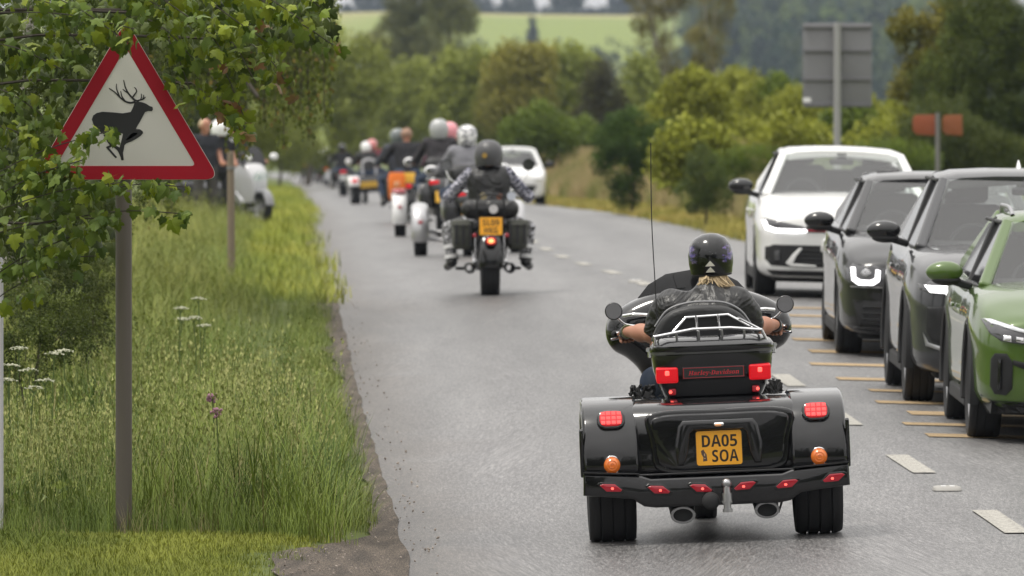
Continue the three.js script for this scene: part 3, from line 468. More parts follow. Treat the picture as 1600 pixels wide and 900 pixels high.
{ // top box
  const cz = -0.24, tb = new THREE.Group(); tb.name = 'top_box'; tb.position.set(0.022, 0, 0); tb.rotation.x = -0.02; trike.add(tb);
  obj('tub', [stack([[0.755, 0.25, 0.24, cz], [0.765, 0.268, 0.255, cz], [0.80, 0.285, 0.265, cz], [0.90, 0.318, 0.287, cz], [0.985, 0.328, 0.3, cz], [1.0, 0.326, 0.298, cz]], 6, 72, 0.7)], mat.gloss, tb);
  obj('lid', [stack([[1.002, 0.333, 0.306, cz], [1.012, 0.338, 0.31, cz], [1.035, 0.336, 0.308, cz], [1.06, 0.318, 0.285, cz - 0.01], [1.08, 0.28, 0.24, cz - 0.03], [1.088, 0.2, 0.17, cz - 0.04], [1.09, 0.05, 0.05, cz - 0.04]], 5, 72, 0.7)], mat.gloss, tb);
  obj('lid_seam', [stack([[0.992, 0.331, 0.304, cz], [1.006, 0.331, 0.304, cz]], 6, 72)], M({ color: lin(0.1, 0.1, 0.1), roughness: 0.3, metalness: 0.7 }), tb);
  for (const s of [-1, 1]) {
    const l = new THREE.Group(); l.name = 'brake_lamp'; tb.add(l);
    obj('lens', [box(0.118, 0.085, 0.2, [s * 0.25, 0.888, -0.042], [0.09, 0, 0], 0.012)], mat.redGlow, l);
    obj('lit_spot', [box(0.024, 0.026, 0.012, [s * 0.25, 0.892, 0.06], [0.09, 0, 0], 0.006)], mat.redHot, l);
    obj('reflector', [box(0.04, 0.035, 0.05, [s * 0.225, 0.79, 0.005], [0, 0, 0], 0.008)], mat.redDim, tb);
    obj('hinge', [box(0.022, 0.05, 0.06, [s * 0.335, 1.0, cz + 0.1], [0, 0, 0], 0.006), cyl(0.013, 0.013, 0.07, [s * 0.342, 1.02, cz + 0.1], [Math.PI / 2, 0, 0])], mat.chrome, tb);
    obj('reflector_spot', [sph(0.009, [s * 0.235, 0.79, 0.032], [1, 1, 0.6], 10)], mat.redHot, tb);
  }
  const t = canvasTexture(512, 96, (c, w, h) => { c.fillStyle = '#0b0505'; c.fillRect(0, 0, w, h); c.strokeStyle = '#8d1320'; c.lineWidth = 7; c.strokeRect(5, 5, w - 10, h - 10); c.fillStyle = '#c01524'; c.textAlign = 'center'; c.textBaseline = 'middle'; c.font = 'italic bold 50px serif'; c.fillText('Harley-Davidson', w / 2, h / 2 + 2); });
  obj('lamp_panel', [box(0.34, 0.068, 0.03, [0, 0.888, 0.042], [0.09, 0, 0], 0.006)], mat.gloss, tb);
  const f = new THREE.PlaneGeometry(0.33, 0.06); at(f, [0, 0.8885, 0.0585], [0.09, 0, 0]); obj('lettering', f, MP({ map: t, roughness: 0.25, clearcoat: 1 }), tb);
  // chrome rack on the lid
  const R = 0.0085, y = 1.095, z0 = cz + 0.235, z1 = cz - 0.21;
  obj('rack', [bars([[-0.305, y - 0.075, z0 - 0.02], [-0.31, y - 0.005, z0], [-0.1, y + 0.028, z0], [0.1, y + 0.028, z0], [0.27, y + 0.01, z0], [0.302, y - 0.06, z0 - 0.02]], R), bars([[-0.31, y - 0.005, z0], [-0.27, y + 0.01, z1], [0.25, y + 0.02, z1], [0.27, y + 0.01, z0]], R), bars([[-0.2, y + 0.012, z1 + 0.12], [-0.125, y + 0.088, z1 + 0.08], [0.105, y + 0.095, z1 + 0.08], [0.215, y + 0.03, z1 + 0.12]], R), bars([[-0.075, y + 0.02, z0], [-0.07, y + 0.09, z1 + 0.08]], R * 0.9), bars([[0.045, y + 0.02, z0], [0.05, y + 0.093, z1 + 0.08]], R * 0.9), bars([[0.27, y + 0.01, z0], [0.16, y + 0.075, z1 + 0.1]], R * 0.8), bars([[-0.31, y - 0.075, z0], [-0.2, y + 0.012, z1 + 0.12]], R * 0.7)], mat.chrome, tb);
  for (const x of [-0.19, -0.07, 0.055, 0.175]) obj('rack_foot', [bars([[x, y + 0.015, z0], [x + 0.004, y - 0.065, z0 - 0.03]], R * 0.8), cyl(0.016, 0.016, 0.01, [x, y - 0.062, z0 - 0.03])], mat.steel, tb);
  obj('rack_motor', [at(new THREE.CapsuleGeometry(0.021, 0.05, 4, 14), [-0.12, y - 0.045, z0 - 0.04], [0, 0, Math.PI / 2])], mat.steel, tb);
}
{ // passenger backrest, seats, tank
  const b = obj('backrest', [at(ext(smoothPts([[-0.29, 1.06], [-0.27, 1.14], [-0.2, 1.225], [-0.1, 1.258], [0.02, 1.262], [0.12, 1.25], [0.2, 1.205], [0.26, 1.12], [0.275, 1.06], [0, 1.04]], 60), 0.1, 0.03, 5), [0.0, -0.02, -0.58], [0.06, 0, 0])], mat.seat, trike);
  obj('piping', [tube([[-0.27, 1.13, -0.49], [-0.2, 1.215, -0.487], [-0.1, 1.25, -0.485], [0.02, 1.255, -0.484], [0.12, 1.243, -0.485], [0.2, 1.198, -0.487], [0.258, 1.115, -0.49]], 0.006, 40)], M({ color: lin(0.22, 0.22, 0.23), roughness: 0.4 }), b);
  obj('seat', [stack([[0.68, 0.2, 0.28, -0.85], [0.74, 0.22, 0.3, -0.85], [0.79, 0.2, 0.28, -0.85], [0.8, 0.1, 0.15, -0.85]], 3.5), stack([[0.7, 0.19, 0.2, -0.5], [0.82, 0.21, 0.2, -0.5], [0.86, 0.18, 0.18, -0.5], [0.87, 0.08, 0.08, -0.5]], 3.5)], mat.seat, trike);
  obj('fuel_tank', [stack([[0.66, 0.1, 0.25, -1.3], [0.74, 0.17, 0.32, -1.3], [0.84, 0.16, 0.3, -1.3], [0.9, 0.08, 0.18, -1.28], [0.905, 0.02, 0.05, -1.28]], 2.6)], mat.gloss, trike);
  // fringed leather bags hanging at the passenger's feet
  for (const s of [-1, 1]) { const l = [stack([[0.62, 0.06, 0.12, -0.75, s * 0.34], [0.7, 0.075, 0.14, -0.75, s * 0.34], [0.77, 0.05, 0.1, -0.75, s * 0.34]], 3)]; for (let i = 0; i < 80; i++) { const a = rr(0, 6.28), r = rr(0.02, 0.085), x = s * 0.345 + Math.cos(a) * r * 0.9, z = -0.7 + Math.sin(a) * r * 1.4, y = rr(0.7, 0.79); l.push(cyl(0.009, 0.004, rr(0.04, 0.07), [x, y, z], [rr(-0.7, 0.7), 0, rr(-0.8, 0.8)], 5)); } obj('fringed_bag', l, mat.matt, trike); }
}
{ // fairing, screen, mirrors, bars, fork
  const half = [[0, 1.33], [0.2, 1.325], [0.33, 1.29], [0.44, 1.235], [0.505, 1.17], [0.515, 1.08], [0.48, 1.01], [0.41, 0.965], [0.345, 0.90], [0.29, 0.80], [0.2, 0.74], [0, 0.72]];
  const outline = smoothPts([...half, ...half.slice(1, -1).reverse().map(([x, y]) => [-x, y])], 100);
  const f = obj('fairing', [at(ext(outline, 0.34, 0.12, 8), [0, -0.035, -1.78])], mat.gloss, trike);
  const sc = [[-0.32, 1.28], [-0.31, 1.33], [-0.25, 1.40], [-0.15, 1.455], [0, 1.475], [0.15, 1.455], [0.25, 1.40], [0.31, 1.33], [0.32, 1.28]];
  obj('windscreen', [at(ext(sc, 0.012, 0.003, 2), [-0.02, -0.07, -1.62], [-0.0, 0, 0])], mat.gloss, f);
  for (const s of [-1, 1]) {
    const m = new THREE.Group(); m.name = 'mirror'; m.position.set(s * 0.475, 1.2, -1.28); trike.add(m);
    obj('shell', [at(lathe([[0.0, -0.03], [0.03, -0.026], [0.046, -0.008], [0.049, 0.008], [0.043, 0.01]], 28), [0, 0, 0], [Math.PI / 2, 0, 0])], mat.gloss, m);
    obj('glass', [cyl(0.043, 0.043, 0.004, [0, 0, 0.009], [Math.PI / 2, 0, 0], 28)], mat.mirror, m);
    obj('stalk', [tube([[s * -0.02, -0.04, -0.01], [s * -0.06, -0.075, -0.02], [s * -0.13, -0.09, -0.03]], 0.007)], mat.chrome, m);
    obj('fairing_trim', [tube([[s * 0.42, 1.165, -1.42], [s * 0.36, 1.172, -1.39], [s * 0.27, 1.165, -1.38]], 0.012, 20)], mat.chrome, f);
    const g = new THREE.Group(); g.name = 'handlebar'; trike.add(g);
    obj('bar', [tube([[0, 1.06, -1.45], [s * 0.15, 1.09, -1.4], [s * 0.32, 1.1, -1.3], [s * 0.47, 1.075, -1.2]], 0.013)], mat.chrome, g);
    obj('grip', [at(new THREE.CapsuleGeometry(0.019, 0.11, 4, 12), [s * 0.43, 1.083, -1.228], [0, s * 0.6, Math.PI / 2 - s * 0.15])], mat.matt, g);
    obj('lever', [tube([[s * 0.34, 1.085, -1.3], [s * 0.42, 1.06, -1.25], [s * 0.5, 1.045, -1.2]], 0.007)], mat.chrome, g);
    obj('fork_leg', [cyl(0.028, 0.032, 0.75, [s * 0.11, 0.62, -1.68], [0.42, 0, 0])], mat.chrome, trike);
  }
  obj('front_fender', [(() => { const rings = []; for (let i = 0; i <= 20; i++) { const a = lerp(-0.5, 3.3, i / 20); rings.push([[-0.09, 0.31], [-0.085, 0.335], [-0.05, 0.35], [0, 0.355], [0.05, 0.35], [0.085, 0.335], [0.09, 0.31], [0, 0.34]].map(([x, r]) => [x, 0.3 + r * Math.sin(a), -1.78 + r * Math.cos(a)])); } return loft(rings); })()], mat.gloss, trike);
  obj('antenna', [tube([[-0.255, 0.95, -0.55], [-0.257, 1.3, -0.55], [-0.262, 1.7, -0.55], [-0.25, 2.13, -0.55]], 0.0032, 30, 6), cyl(0.014, 0.014, 0.08, [-0.255, 0.96, -0.55])], mat.matt, trike);
}
{ // the rider of the trike
  const t = thing('person', 'rider in black leather waistcoat and black helmet with two pale triangles, on the trike', 'person', TR.pos.toArray());
  t.rotation.order = 'YXZ'; t.rotation.set(TR.pitch, TR.yaw, TR.roll);
  const hd = [0.065, 1.49, -0.98], jk = [], sk = [], lg = [];
  jk.push([[0, 0.86, -0.82], 0.17, [0, 1.05, -0.84], 0.17], [[-0.1, 0.95, -0.83], 0.13, [-0.125, 1.15, -0.86], 0.125], [[0.1, 0.95, -0.83], 0.13, [0.125, 1.15, -0.86], 0.125], [[-0.165, 1.218, -0.87], 0.083, [0.185, 1.232, -0.87], 0.083], [[0.02, 1.15, -0.86], 0.13, [0.05, 1.325, -0.93], 0.07]);
  const el = { '-1': [-0.265, 1.075, -0.93], 1: [0.285, 1.09, -0.95] }, wr = { '-1': [-0.405, 1.09, -1.1], 1: [0.405, 1.095, -1.12] };
  for (const s of [-1, 1]) {
    const sh = [s * 0.185 + 0.012, 1.225, -0.87];
    jk.push([sh, 0.078, mix3(sh, el[s], 0.5), 0.072], [mix3(sh, el[s], 0.5), 0.072, mix3(sh, el[s], 0.85), 0.064]);
    sk.push([mix3(sh, el[s], 0.6), 0.05, el[s], 0.05], [el[s], 0.05, mix3(el[s], wr[s], 0.5), 0.045], [mix3(el[s], wr[s], 0.5), 0.045, wr[s], 0.031]);
    lg.push([[s * 0.11, 0.88, -0.8], 0.11, [s * 0.26, 0.8, -1.2], 0.08], [[s * 0.26, 0.8, -1.2], 0.075, [s * 0.25, 0.4, -1.2], 0.06]);
  }
  sk.push([[0.05, 1.28, -0.92], 0.06, [0.065, 1.42, -0.98], 0.06]);
  const hands = [-1, 1].map((s) => gripHand(wr[s], [s * 0.12, -0.12, -1], [-s, 0.1, -0.35]));
  obj('body', [iso(sk, 0.008, 0.03), headGeometry(hd, 0.098), ...hands], mat.skin, t);
  obj('waistcoat', [iso(jk, 0.011, 0.06, 0.006)], mat.leather, t);
  obj('trousers', [iso(lg, 0.016, 0.05, 0.003)], mat.denim, t);
  obj('boots', [-1, 1].map((s) => iso([[[s * 0.25, 0.42, -1.2], 0.062, [s * 0.25, 0.31, -1.2], 0.055], [[s * 0.25, 0.3, -1.2], 0.05, [s * 0.26, 0.29, -1.4], 0.042]], 0.014, 0.03)), mat.leather, t);
  for (const s of [-1, 1]) { const a = mix3(wr[s], add3(wr[s], [s * 0.012, -0.012, -0.1]), 0.15), q = [a, 0.034, add3(a, [s * 0.01, -0.008, -0.055]), 0.037]; obj('glove', [iso([q], 0.006, 0.02)], mat.leather, t); obj('bracelet', [at(new THREE.TorusGeometry(0.034, 0.006, 8, 24), add3(wr[s], [0, 0, 0.015]), [0.1, s * 0.4, 0])], s < 0 ? M({ color: lin(0.12, 0.13, 0.06), roughness: 0.7 }) : mat.leather, t); }
  // helmet with flower print and pale triangles
  const tex = canvasTexture(1024, 512, (c, w, h) => {
    c.fillStyle = '#07070a'; c.fillRect(0, 0, w, h); const r0 = seed; seed = 77;
    const petal = (x, y, n, s, col) => { c.strokeStyle = col; c.lineWidth = 2.2; for (let i = 0; i < n; i++) { const a = i / n * 6.283 + s; c.beginPath(); c.moveTo(x, y); c.bezierCurveTo(x + Math.cos(a - 0.4) * s * 14, y + Math.sin(a - 0.4) * s * 14, x + Math.cos(a + 0.1) * s * 30, y + Math.sin(a + 0.1) * s * 26, x + Math.cos(a + 0.3) * s * 24, y + Math.sin(a + 0.3) * s * 24); c.stroke(); } };
    const cols = ['#5548a8', '#7a63c2', '#9b86d0', '#3c3a94', '#b49bd6'];
    for (let i = 0; i < 70; i++) { const right = i % 2, x = right ? rr(0.60, 0.74) * w : rr(0.28, 0.40) * w, y = rr(0.28, 0.62) * h; petal(x, y, 5, rr(0.4, 1.1), pick(cols)); }
    for (let i = 0; i < 60; i++) { c.fillStyle = pick(['#cfd2e8', '#8f86c8', '#ffffff']); c.beginPath(); c.arc(rr(0.3, 0.7) * w, rr(0.15, 0.8) * h, rr(0.6, 1.8), 0, 7); c.fill(); }
    c.fillStyle = '#d6d3c6'; const X = w * 0.505; for (const y of [0.645, 0.775]) { c.beginPath(); c.moveTo(X + 4, (y - 0.075) * h); c.lineTo(X - 32, (y + 0.045) * h); c.lineTo(X + 36, (y + 0.045) * h); c.fill(); }
    seed = r0;
  });
  const g = helmetGeometry([0, 0, 0], 1.0), p = g.attributes.position, uv = g.attributes.uv;
  for (let i = 0; i < p.count; i++) uv.setXY(i, 0.5 + Math.atan2(p.getX(i), p.getZ(i)) / (2 * Math.PI), clamp(0.5 + p.getY(i) / 0.26));
  const hm = obj('helmet', g, MP({ map: tex, roughness: 0.25, specularIntensity: 0.3, clearcoat: 1, clearcoatRoughness: 0.03 }), t); hm.position.set(...hd); hm.rotation.set(0.03, -0.12, 0.01);
  obj('helmet_rim', [at(new THREE.TorusGeometry(0.106, 0.006, 8, 40), [0, -0.1, 0], [Math.PI / 2, 0, 0], [1, 1.13, 1])], mat.matt, hm);
  // fair hair under the helmet, most of it blown to the right
  const hair = []; for (let i = 0; i < 90; i++) { const a = rr(-0.9, 1.0), x0 = hd[0] + Math.sin(a) * 0.085, z0 = hd[2] + 0.095 * Math.cos(a); const L = rr(0.08, 0.2) * (a > -0.2 ? 1 : 0.5), sw = rr(0.0, 0.07) * (a > -0.2 ? 1 : -0.2); hair.push(tube([[x0, hd[1] - 0.085, z0 - 0.01], [x0 + sw * 0.3, hd[1] - 0.085 - L * 0.4, z0 + 0.02], [x0 + sw * 0.8, hd[1] - 0.085 - L * 0.75, z0 + 0.03 + rr(0, 0.015)], [x0 + sw + rr(-0.02, 0.03), hd[1] - 0.085 - L, z0 + 0.035]], 0.0035, 8, 5)); }
  obj('hair', hair, mat.hair, t);
}
// ---------- motorcycles of the convoy ----------
function makeBike(label, o = {}) { // seen mostly from behind; axes as the trike's, origin under the rear axle
  const t = thing('motorcycle', label, 'motorcycle', [0, 0, 0], 0, o.group), body = o.paint ?? mat.gloss, tw = o.tyre ?? 0.15;
  wheel(t, [0, 0.31, 0], 0.315, tw, 0.21, mat.steel, 36, 'rear_wheel'); wheel(t, [0, 0.31, -1.55], 0.315, 0.11, 0.22, mat.steel, 32, 'front_wheel');
  const fr = []; for (let i = 0; i <= 14; i++) { const a = lerp(-0.15, 2.2, i / 14), w = tw / 2 + 0.02; fr.push([[-w, 0.325], [-w * 0.9, 0.35], [-w * 0.5, 0.365], [w * 0.5, 0.365], [w * 0.9, 0.35], [w, 0.325], [0, 0.34]].map(([x, r]) => [x, 0.33 + r * Math.sin(a), r * Math.cos(a)])); }
  obj('rear_fender', [loft(fr)], body, t);
  obj('seat', [stack([[0.66, 0.1, 0.35, -0.35], [0.71, 0.15, 0.38, -0.35], [0.745, 0.13, 0.36, -0.35], [0.75, 0.05, 0.2, -0.35]], 3)], mat.seat, t);
  obj('fuel_tank', [stack([[0.68, 0.1, 0.22, -0.85], [0.77, 0.17, 0.28, -0.87], [0.86, 0.14, 0.25, -0.88], [0.9, 0.05, 0.1, -0.88]], 2.6)], body, t);
  obj('engine', [box(0.3, 0.36, 0.5, [0, 0.42, -0.75], [0, 0, 0], 0.05), cyl(0.09, 0.09, 0.3, [0.03, 0.6, -0.9], [0.4, 0, 0]), cyl(0.09, 0.09, 0.3, [-0.03, 0.6, -0.65], [-0.4, 0, 0]), box(0.2, 0.06, 1.3, [0, 0.32, -0.75], [0, 0, 0], 0.02)], mat.steel, t);
  for (const s of [-1, 1]) {
    obj('exhaust', [at(lathe([[0.03, -0.45], [0.052, -0.36], [0.055, 0.3], [0.05, 0.4], [0.04, 0.4], [0.038, 0.3]], 20), [s * (o.wideExhaust ? 0.3 : 0.2), 0.27, -0.25], [Math.PI / 2, 0, 0])], o.pipes ?? mat.chrome, t);
    obj('shock', [cyl(0.03, 0.03, 0.36, [s * (tw / 2 + 0.05), 0.5, -0.08], [-0.3, 0, 0])], mat.chrome, t);
    obj('fork_leg', [cyl(0.026, 0.028, 0.8, [s * 0.1, 0.63, -1.43], [0.42, 0, 0])], mat.chrome, t);
    obj('footboard', [box(0.1, 0.03, 0.3, [s * 0.28, 0.26, -0.75], [0, 0, 0], 0.01)], mat.black, t);
    const m = new THREE.Group(); m.name = 'mirror'; m.position.set(s * (o.mirrorX ?? 0.42), o.mirrorY ?? 1.2, -0.98); t.add(m);
    obj('shell', [at(lathe([[0.0, -0.03], [0.04, -0.025], [0.06, -0.004], [0.06, 0.008]], 22), [0, 0, 0], [Math.PI / 2, 0, 0])], o.mirrorMat ?? mat.chrome, m);
    obj('glass', [cyl(0.055, 0.055, 0.004, [0, 0, 0.008], [Math.PI / 2, 0, 0], 22)], mat.mirror, m);
    obj('stalk', [tube([[0, -0.04, 0], [s * -0.03, -0.12, 0.02], [s * -0.08, -0.17, 0.03]], 0.007)], mat.chrome, m);
    if (o.panniers !== false) { const pn = obj('pannier', [stack([[0.46, 0.085, 0.2, -0.05, s * 0.27], [0.5, 0.1, 0.24, -0.05, s * 0.275], [0.68, 0.1, 0.25, -0.05, s * 0.28], [0.72, 0.09, 0.23, -0.05, s * 0.275]], 5)], o.bagMat ?? mat.leather, t); obj('pannier_lid', [stack([[0.7, 0.112, 0.265, -0.05, s * 0.28], [0.745, 0.105, 0.25, -0.05, s * 0.28], [0.755, 0.06, 0.2, -0.05, s * 0.28]], 5)], o.bagMat ?? mat.leather, pn); }
    obj('indicator', [sph(0.022, [s * 0.16, 0.6, 0.3], [1, 1, 0.8], 12)], o.indicator ?? mat.redDim, t);
  }
  obj('handlebar', [tube([[-0.42, 1.03, -0.6], [-0.36, 1.06, -0.8], [-0.15, 1.02, -1.1], [0.15, 1.02, -1.1], [0.36, 1.06, -0.8], [0.42, 1.03, -0.6]], 0.014, 40)], mat.chrome, t);
  obj('headlamp', [at(lathe([[0.0, -0.12], [0.06, -0.1], [0.09, -0.02], [0.092, 0.02], [0.0, 0.035]], 22), [0, 0.93, -1.42], [-Math.PI / 2, 0, 0])], mat.chrome, t);
  const lamp = new THREE.Group(); lamp.name = 'tail_lamp'; t.add(lamp); const ly = o.lampY ?? 0.62, lw = o.lampW ?? 0.1;
  obj('housing', [at(ext(roundRect(lw * 1.25, 0.1, 0.04), 0.06, 0.012), [0, ly, 0.33])], mat.gloss, lamp);
  obj('lens', [at(ext(roundRect(lw, 0.075, 0.034), 0.02, 0.008), [0, ly, 0.385])], o.lampDim ? mat.redGlow : mat.red, lamp);
  if (!o.lampDim) obj('lit_spot', [sph(0.028, [0, ly, 0.4], [1.3, 0.9, 0.4], 14)], M({ color: lin(0.9, 0.3, 0.1), emissive: lin(1, 0.33, 0.12), emissiveIntensity: 2.6 }), lamp);
  const pl = new THREE.Group(); pl.name = 'number_plate'; pl.position.set(0, o.plateY ?? 0.76, 0.36); pl.rotation.x = -0.1; t.add(pl);
  obj('plate_edge', [ext(roundRect(0.236, 0.186, 0.012), 0.01, 0.003, 2)], mat.matt, pl);
  obj('plate_face', [at(ext(roundRect(0.226, 0.176, 0.012), 0.006, 0.002, 2), [0, 0, 0.008])], o.plateMat ?? M({ color: lin(0.75, 0.42, 0.04), roughness: 0.5 }), pl);
  if (o.plateText) { const f = new THREE.PlaneGeometry(0.224, 0.174); f.translate(0, 0, 0.0155); obj('lettering', f, M({ map: plateTexture(o.plateText, 256, 200, '#e8a21c'), roughness: 0.5 }), pl); }
  if (o.topBox) { obj('top_box', [stack([[0.82, 0.2, 0.18, 0.1], [0.86, 0.235, 0.21, 0.1], [1.02, 0.25, 0.22, 0.1], [1.1, 0.2, 0.18, 0.1], [1.115, 0.1, 0.1, 0.1]], 5)], o.topBox, t); obj('backrest', [box(0.3, 0.16, 0.06, [0, 1.06, -0.14], [0, 0, 0], 0.03)], mat.seat, t); }
  if (o.screen) obj('windscreen', [at(ext(smoothPts([[-0.26, 0], [-0.25, 0.25], [-0.17, 0.42], [0, 0.47], [0.17, 0.42], [0.25, 0.25], [0.26, 0]], 40, true), 0.008, 0.002, 2), [0, 0.98, -1.25], [-0.3, 0, 0])], mat.smoke, t);
  if (o.fairing) obj('fairing', [stack([[0.55, 0.16, 0.2, -1.2], [0.8, 0.3, 0.22, -1.22], [0.98, 0.36, 0.22, -1.25], [1.1, 0.3, 0.16, -1.28], [1.16, 0.18, 0.08, -1.3]], 3)], o.fairing, t);
  return t;
}
function heading(p) { const d = -p.z; return Math.atan2(-(edgeL(d + 4) - edgeL(d - 4)), 8); }
function park(o, p, dx = 0) { o.position.copy(p); o.rotation.order = 'YXZ'; o.rotation.set(0, heading(p) + dx, 0.03); return o; }
// puts a seated rider on a bike that is already in its place
function seat(bike, label, key, pose, z, c, y = 0, x = 0) {
  const r = makeRider(label, key, pose, [0, 0, 0], 0, c); bike.updateMatrixWorld(true);
  const p = V(x, y, z).applyMatrix4(bike.matrixWorld); r.position.copy(p); r.rotation.order = 'YXZ'; r.rotation.copy(bike.rotation); return r;
}
const camo = (a, b, c, s = 1, dark = 0.5) => noiseTexture(256, (u, v) => { const n = tn(u, v, 14 * s, 2) + 0.5 * tn(u, v, 34 * s, 6); return n > 0.18 ? a : n > -0.12 ? b : c; }, true, [1.6, 1.6]);
const camoShirt = M({ map: camo([0.82, 0.82, 0.86], [0.45, 0.45, 0.52], [0.12, 0.12, 0.16]), roughness: 0.9 });
const camoTrousers = M({ map: camo([0.72, 0.72, 0.74], [0.42, 0.42, 0.42], [0.18, 0.18, 0.18]), roughness: 0.9 });
{ // the single bike behind which the rest ride
  const b = park(makeBike('black cruiser motorcycle with dark panniers, lit tail lamp and yellow plate, second from the camera', { plateText: [{ t: 'SL09', x: 0.12, w: 0.76 }, { t: 'HKG', x: 0.18, w: 0.64 }], bagMat: M({ color: lin(0.06, 0.062, 0.05), roughness: 0.7 }), wideExhaust: false, pipes: mat.black, plateY: 0.69, lampY: 0.545, tyre: 0.19, mirrorX: 0.42, mirrorY: 1.3, mirrorMat: mat.black }), ground(766, 461));
  b.rotation.z = 0.005;
  obj('sissy_bar', [tube([[-0.13, 0.7, 0.2], [-0.13, 0.95, 0.24], [-0.08, 1.0, 0.25], [0.08, 1.0, 0.25], [0.13, 0.95, 0.24], [0.13, 0.7, 0.2]], 0.009, 40)], mat.black, b);
  obj('luggage_roll', [at(new THREE.CapsuleGeometry(0.1, 0.38, 6, 18), [0, 0.86, 0.12], [0, 0, Math.PI / 2])], mat.leather, b);
  const badge = (x, y, r, m) => obj('badge', [cyl(r, r, 0.012, [x, y, 0.235], [Math.PI / 2, 0, 0], 20)], m, b);
  badge(-0.07, 0.99, 0.035, M({ color: lin(0.4, 0.34, 0.2), roughness: 0.6 })); badge(0.09, 0.985, 0.03, M({ color: lin(0.25, 0.1, 0.06), roughness: 0.6 })); badge(0.21, 0.99, 0.045, M({ color: lin(0.5, 0.53, 0.6), roughness: 0.6 })); badge(0.03, 0.86, 0.045, M({ color: lin(0.62, 0.6, 0.6), roughness: 0.5 }));
  for (const s of [-1, 1]) for (let i = 0; i < 3; i++) obj('pannier_strap', [box(0.03, 0.2, 0.006, [s * (0.2 + i * 0.07), 0.61, 0.21], [0, 0, 0], 0.002)], mat.black, b);
  const r = seat(b, 'rider in black vest over patterned grey sleeves and matt grey helmet, on the second motorcycle', 'vest', { vest: true, lean: 0.02, seat: 0.655, bulk: 1.12, elbow: [0.4, 0.98, -0.2], wrist: [0.41, 1.0, -0.48], knee: [0.39, 0.66, -0.3], ankle: [0.37, 0.34, -0.2], toe: [0.41, 0.27, -0.36] }, -0.28, { jacket: mat.leather, sleeves: camoShirt, legs: camoTrousers, helmet: MP({ color: lin(0.055, 0.055, 0.058), roughness: 0.45, clearcoat: 0.3, clearcoatRoughness: 0.3 }), hs: 1.16 });
  for (const s of [-1, 1]) for (const y of [0.37, 0.47, 0.56]) obj('reflective_band', [cyl(0.073, 0.071, 0.04, [s * lerp(0.37, 0.39, (y - 0.34) / 0.32), y, lerp(-0.2, -0.3, (y - 0.34) / 0.32)], [-0.3, 0, s * -0.06], 18)], M({ color: lin(0.6, 0.6, 0.6), roughness: 0.5 }), r);
  obj('helmet_sticker', [at(cyl(0.026, 0.026, 0.006, [0, 0, 0], [Math.PI / 2, 0, 0], 18), [-0.045, 1.395, -0.325 + 0.28 + 0.155], [0.1, -0.3, 0])], M({ color: lin(0.4, 0.25, 0.05), roughness: 0.6 }), r);
}
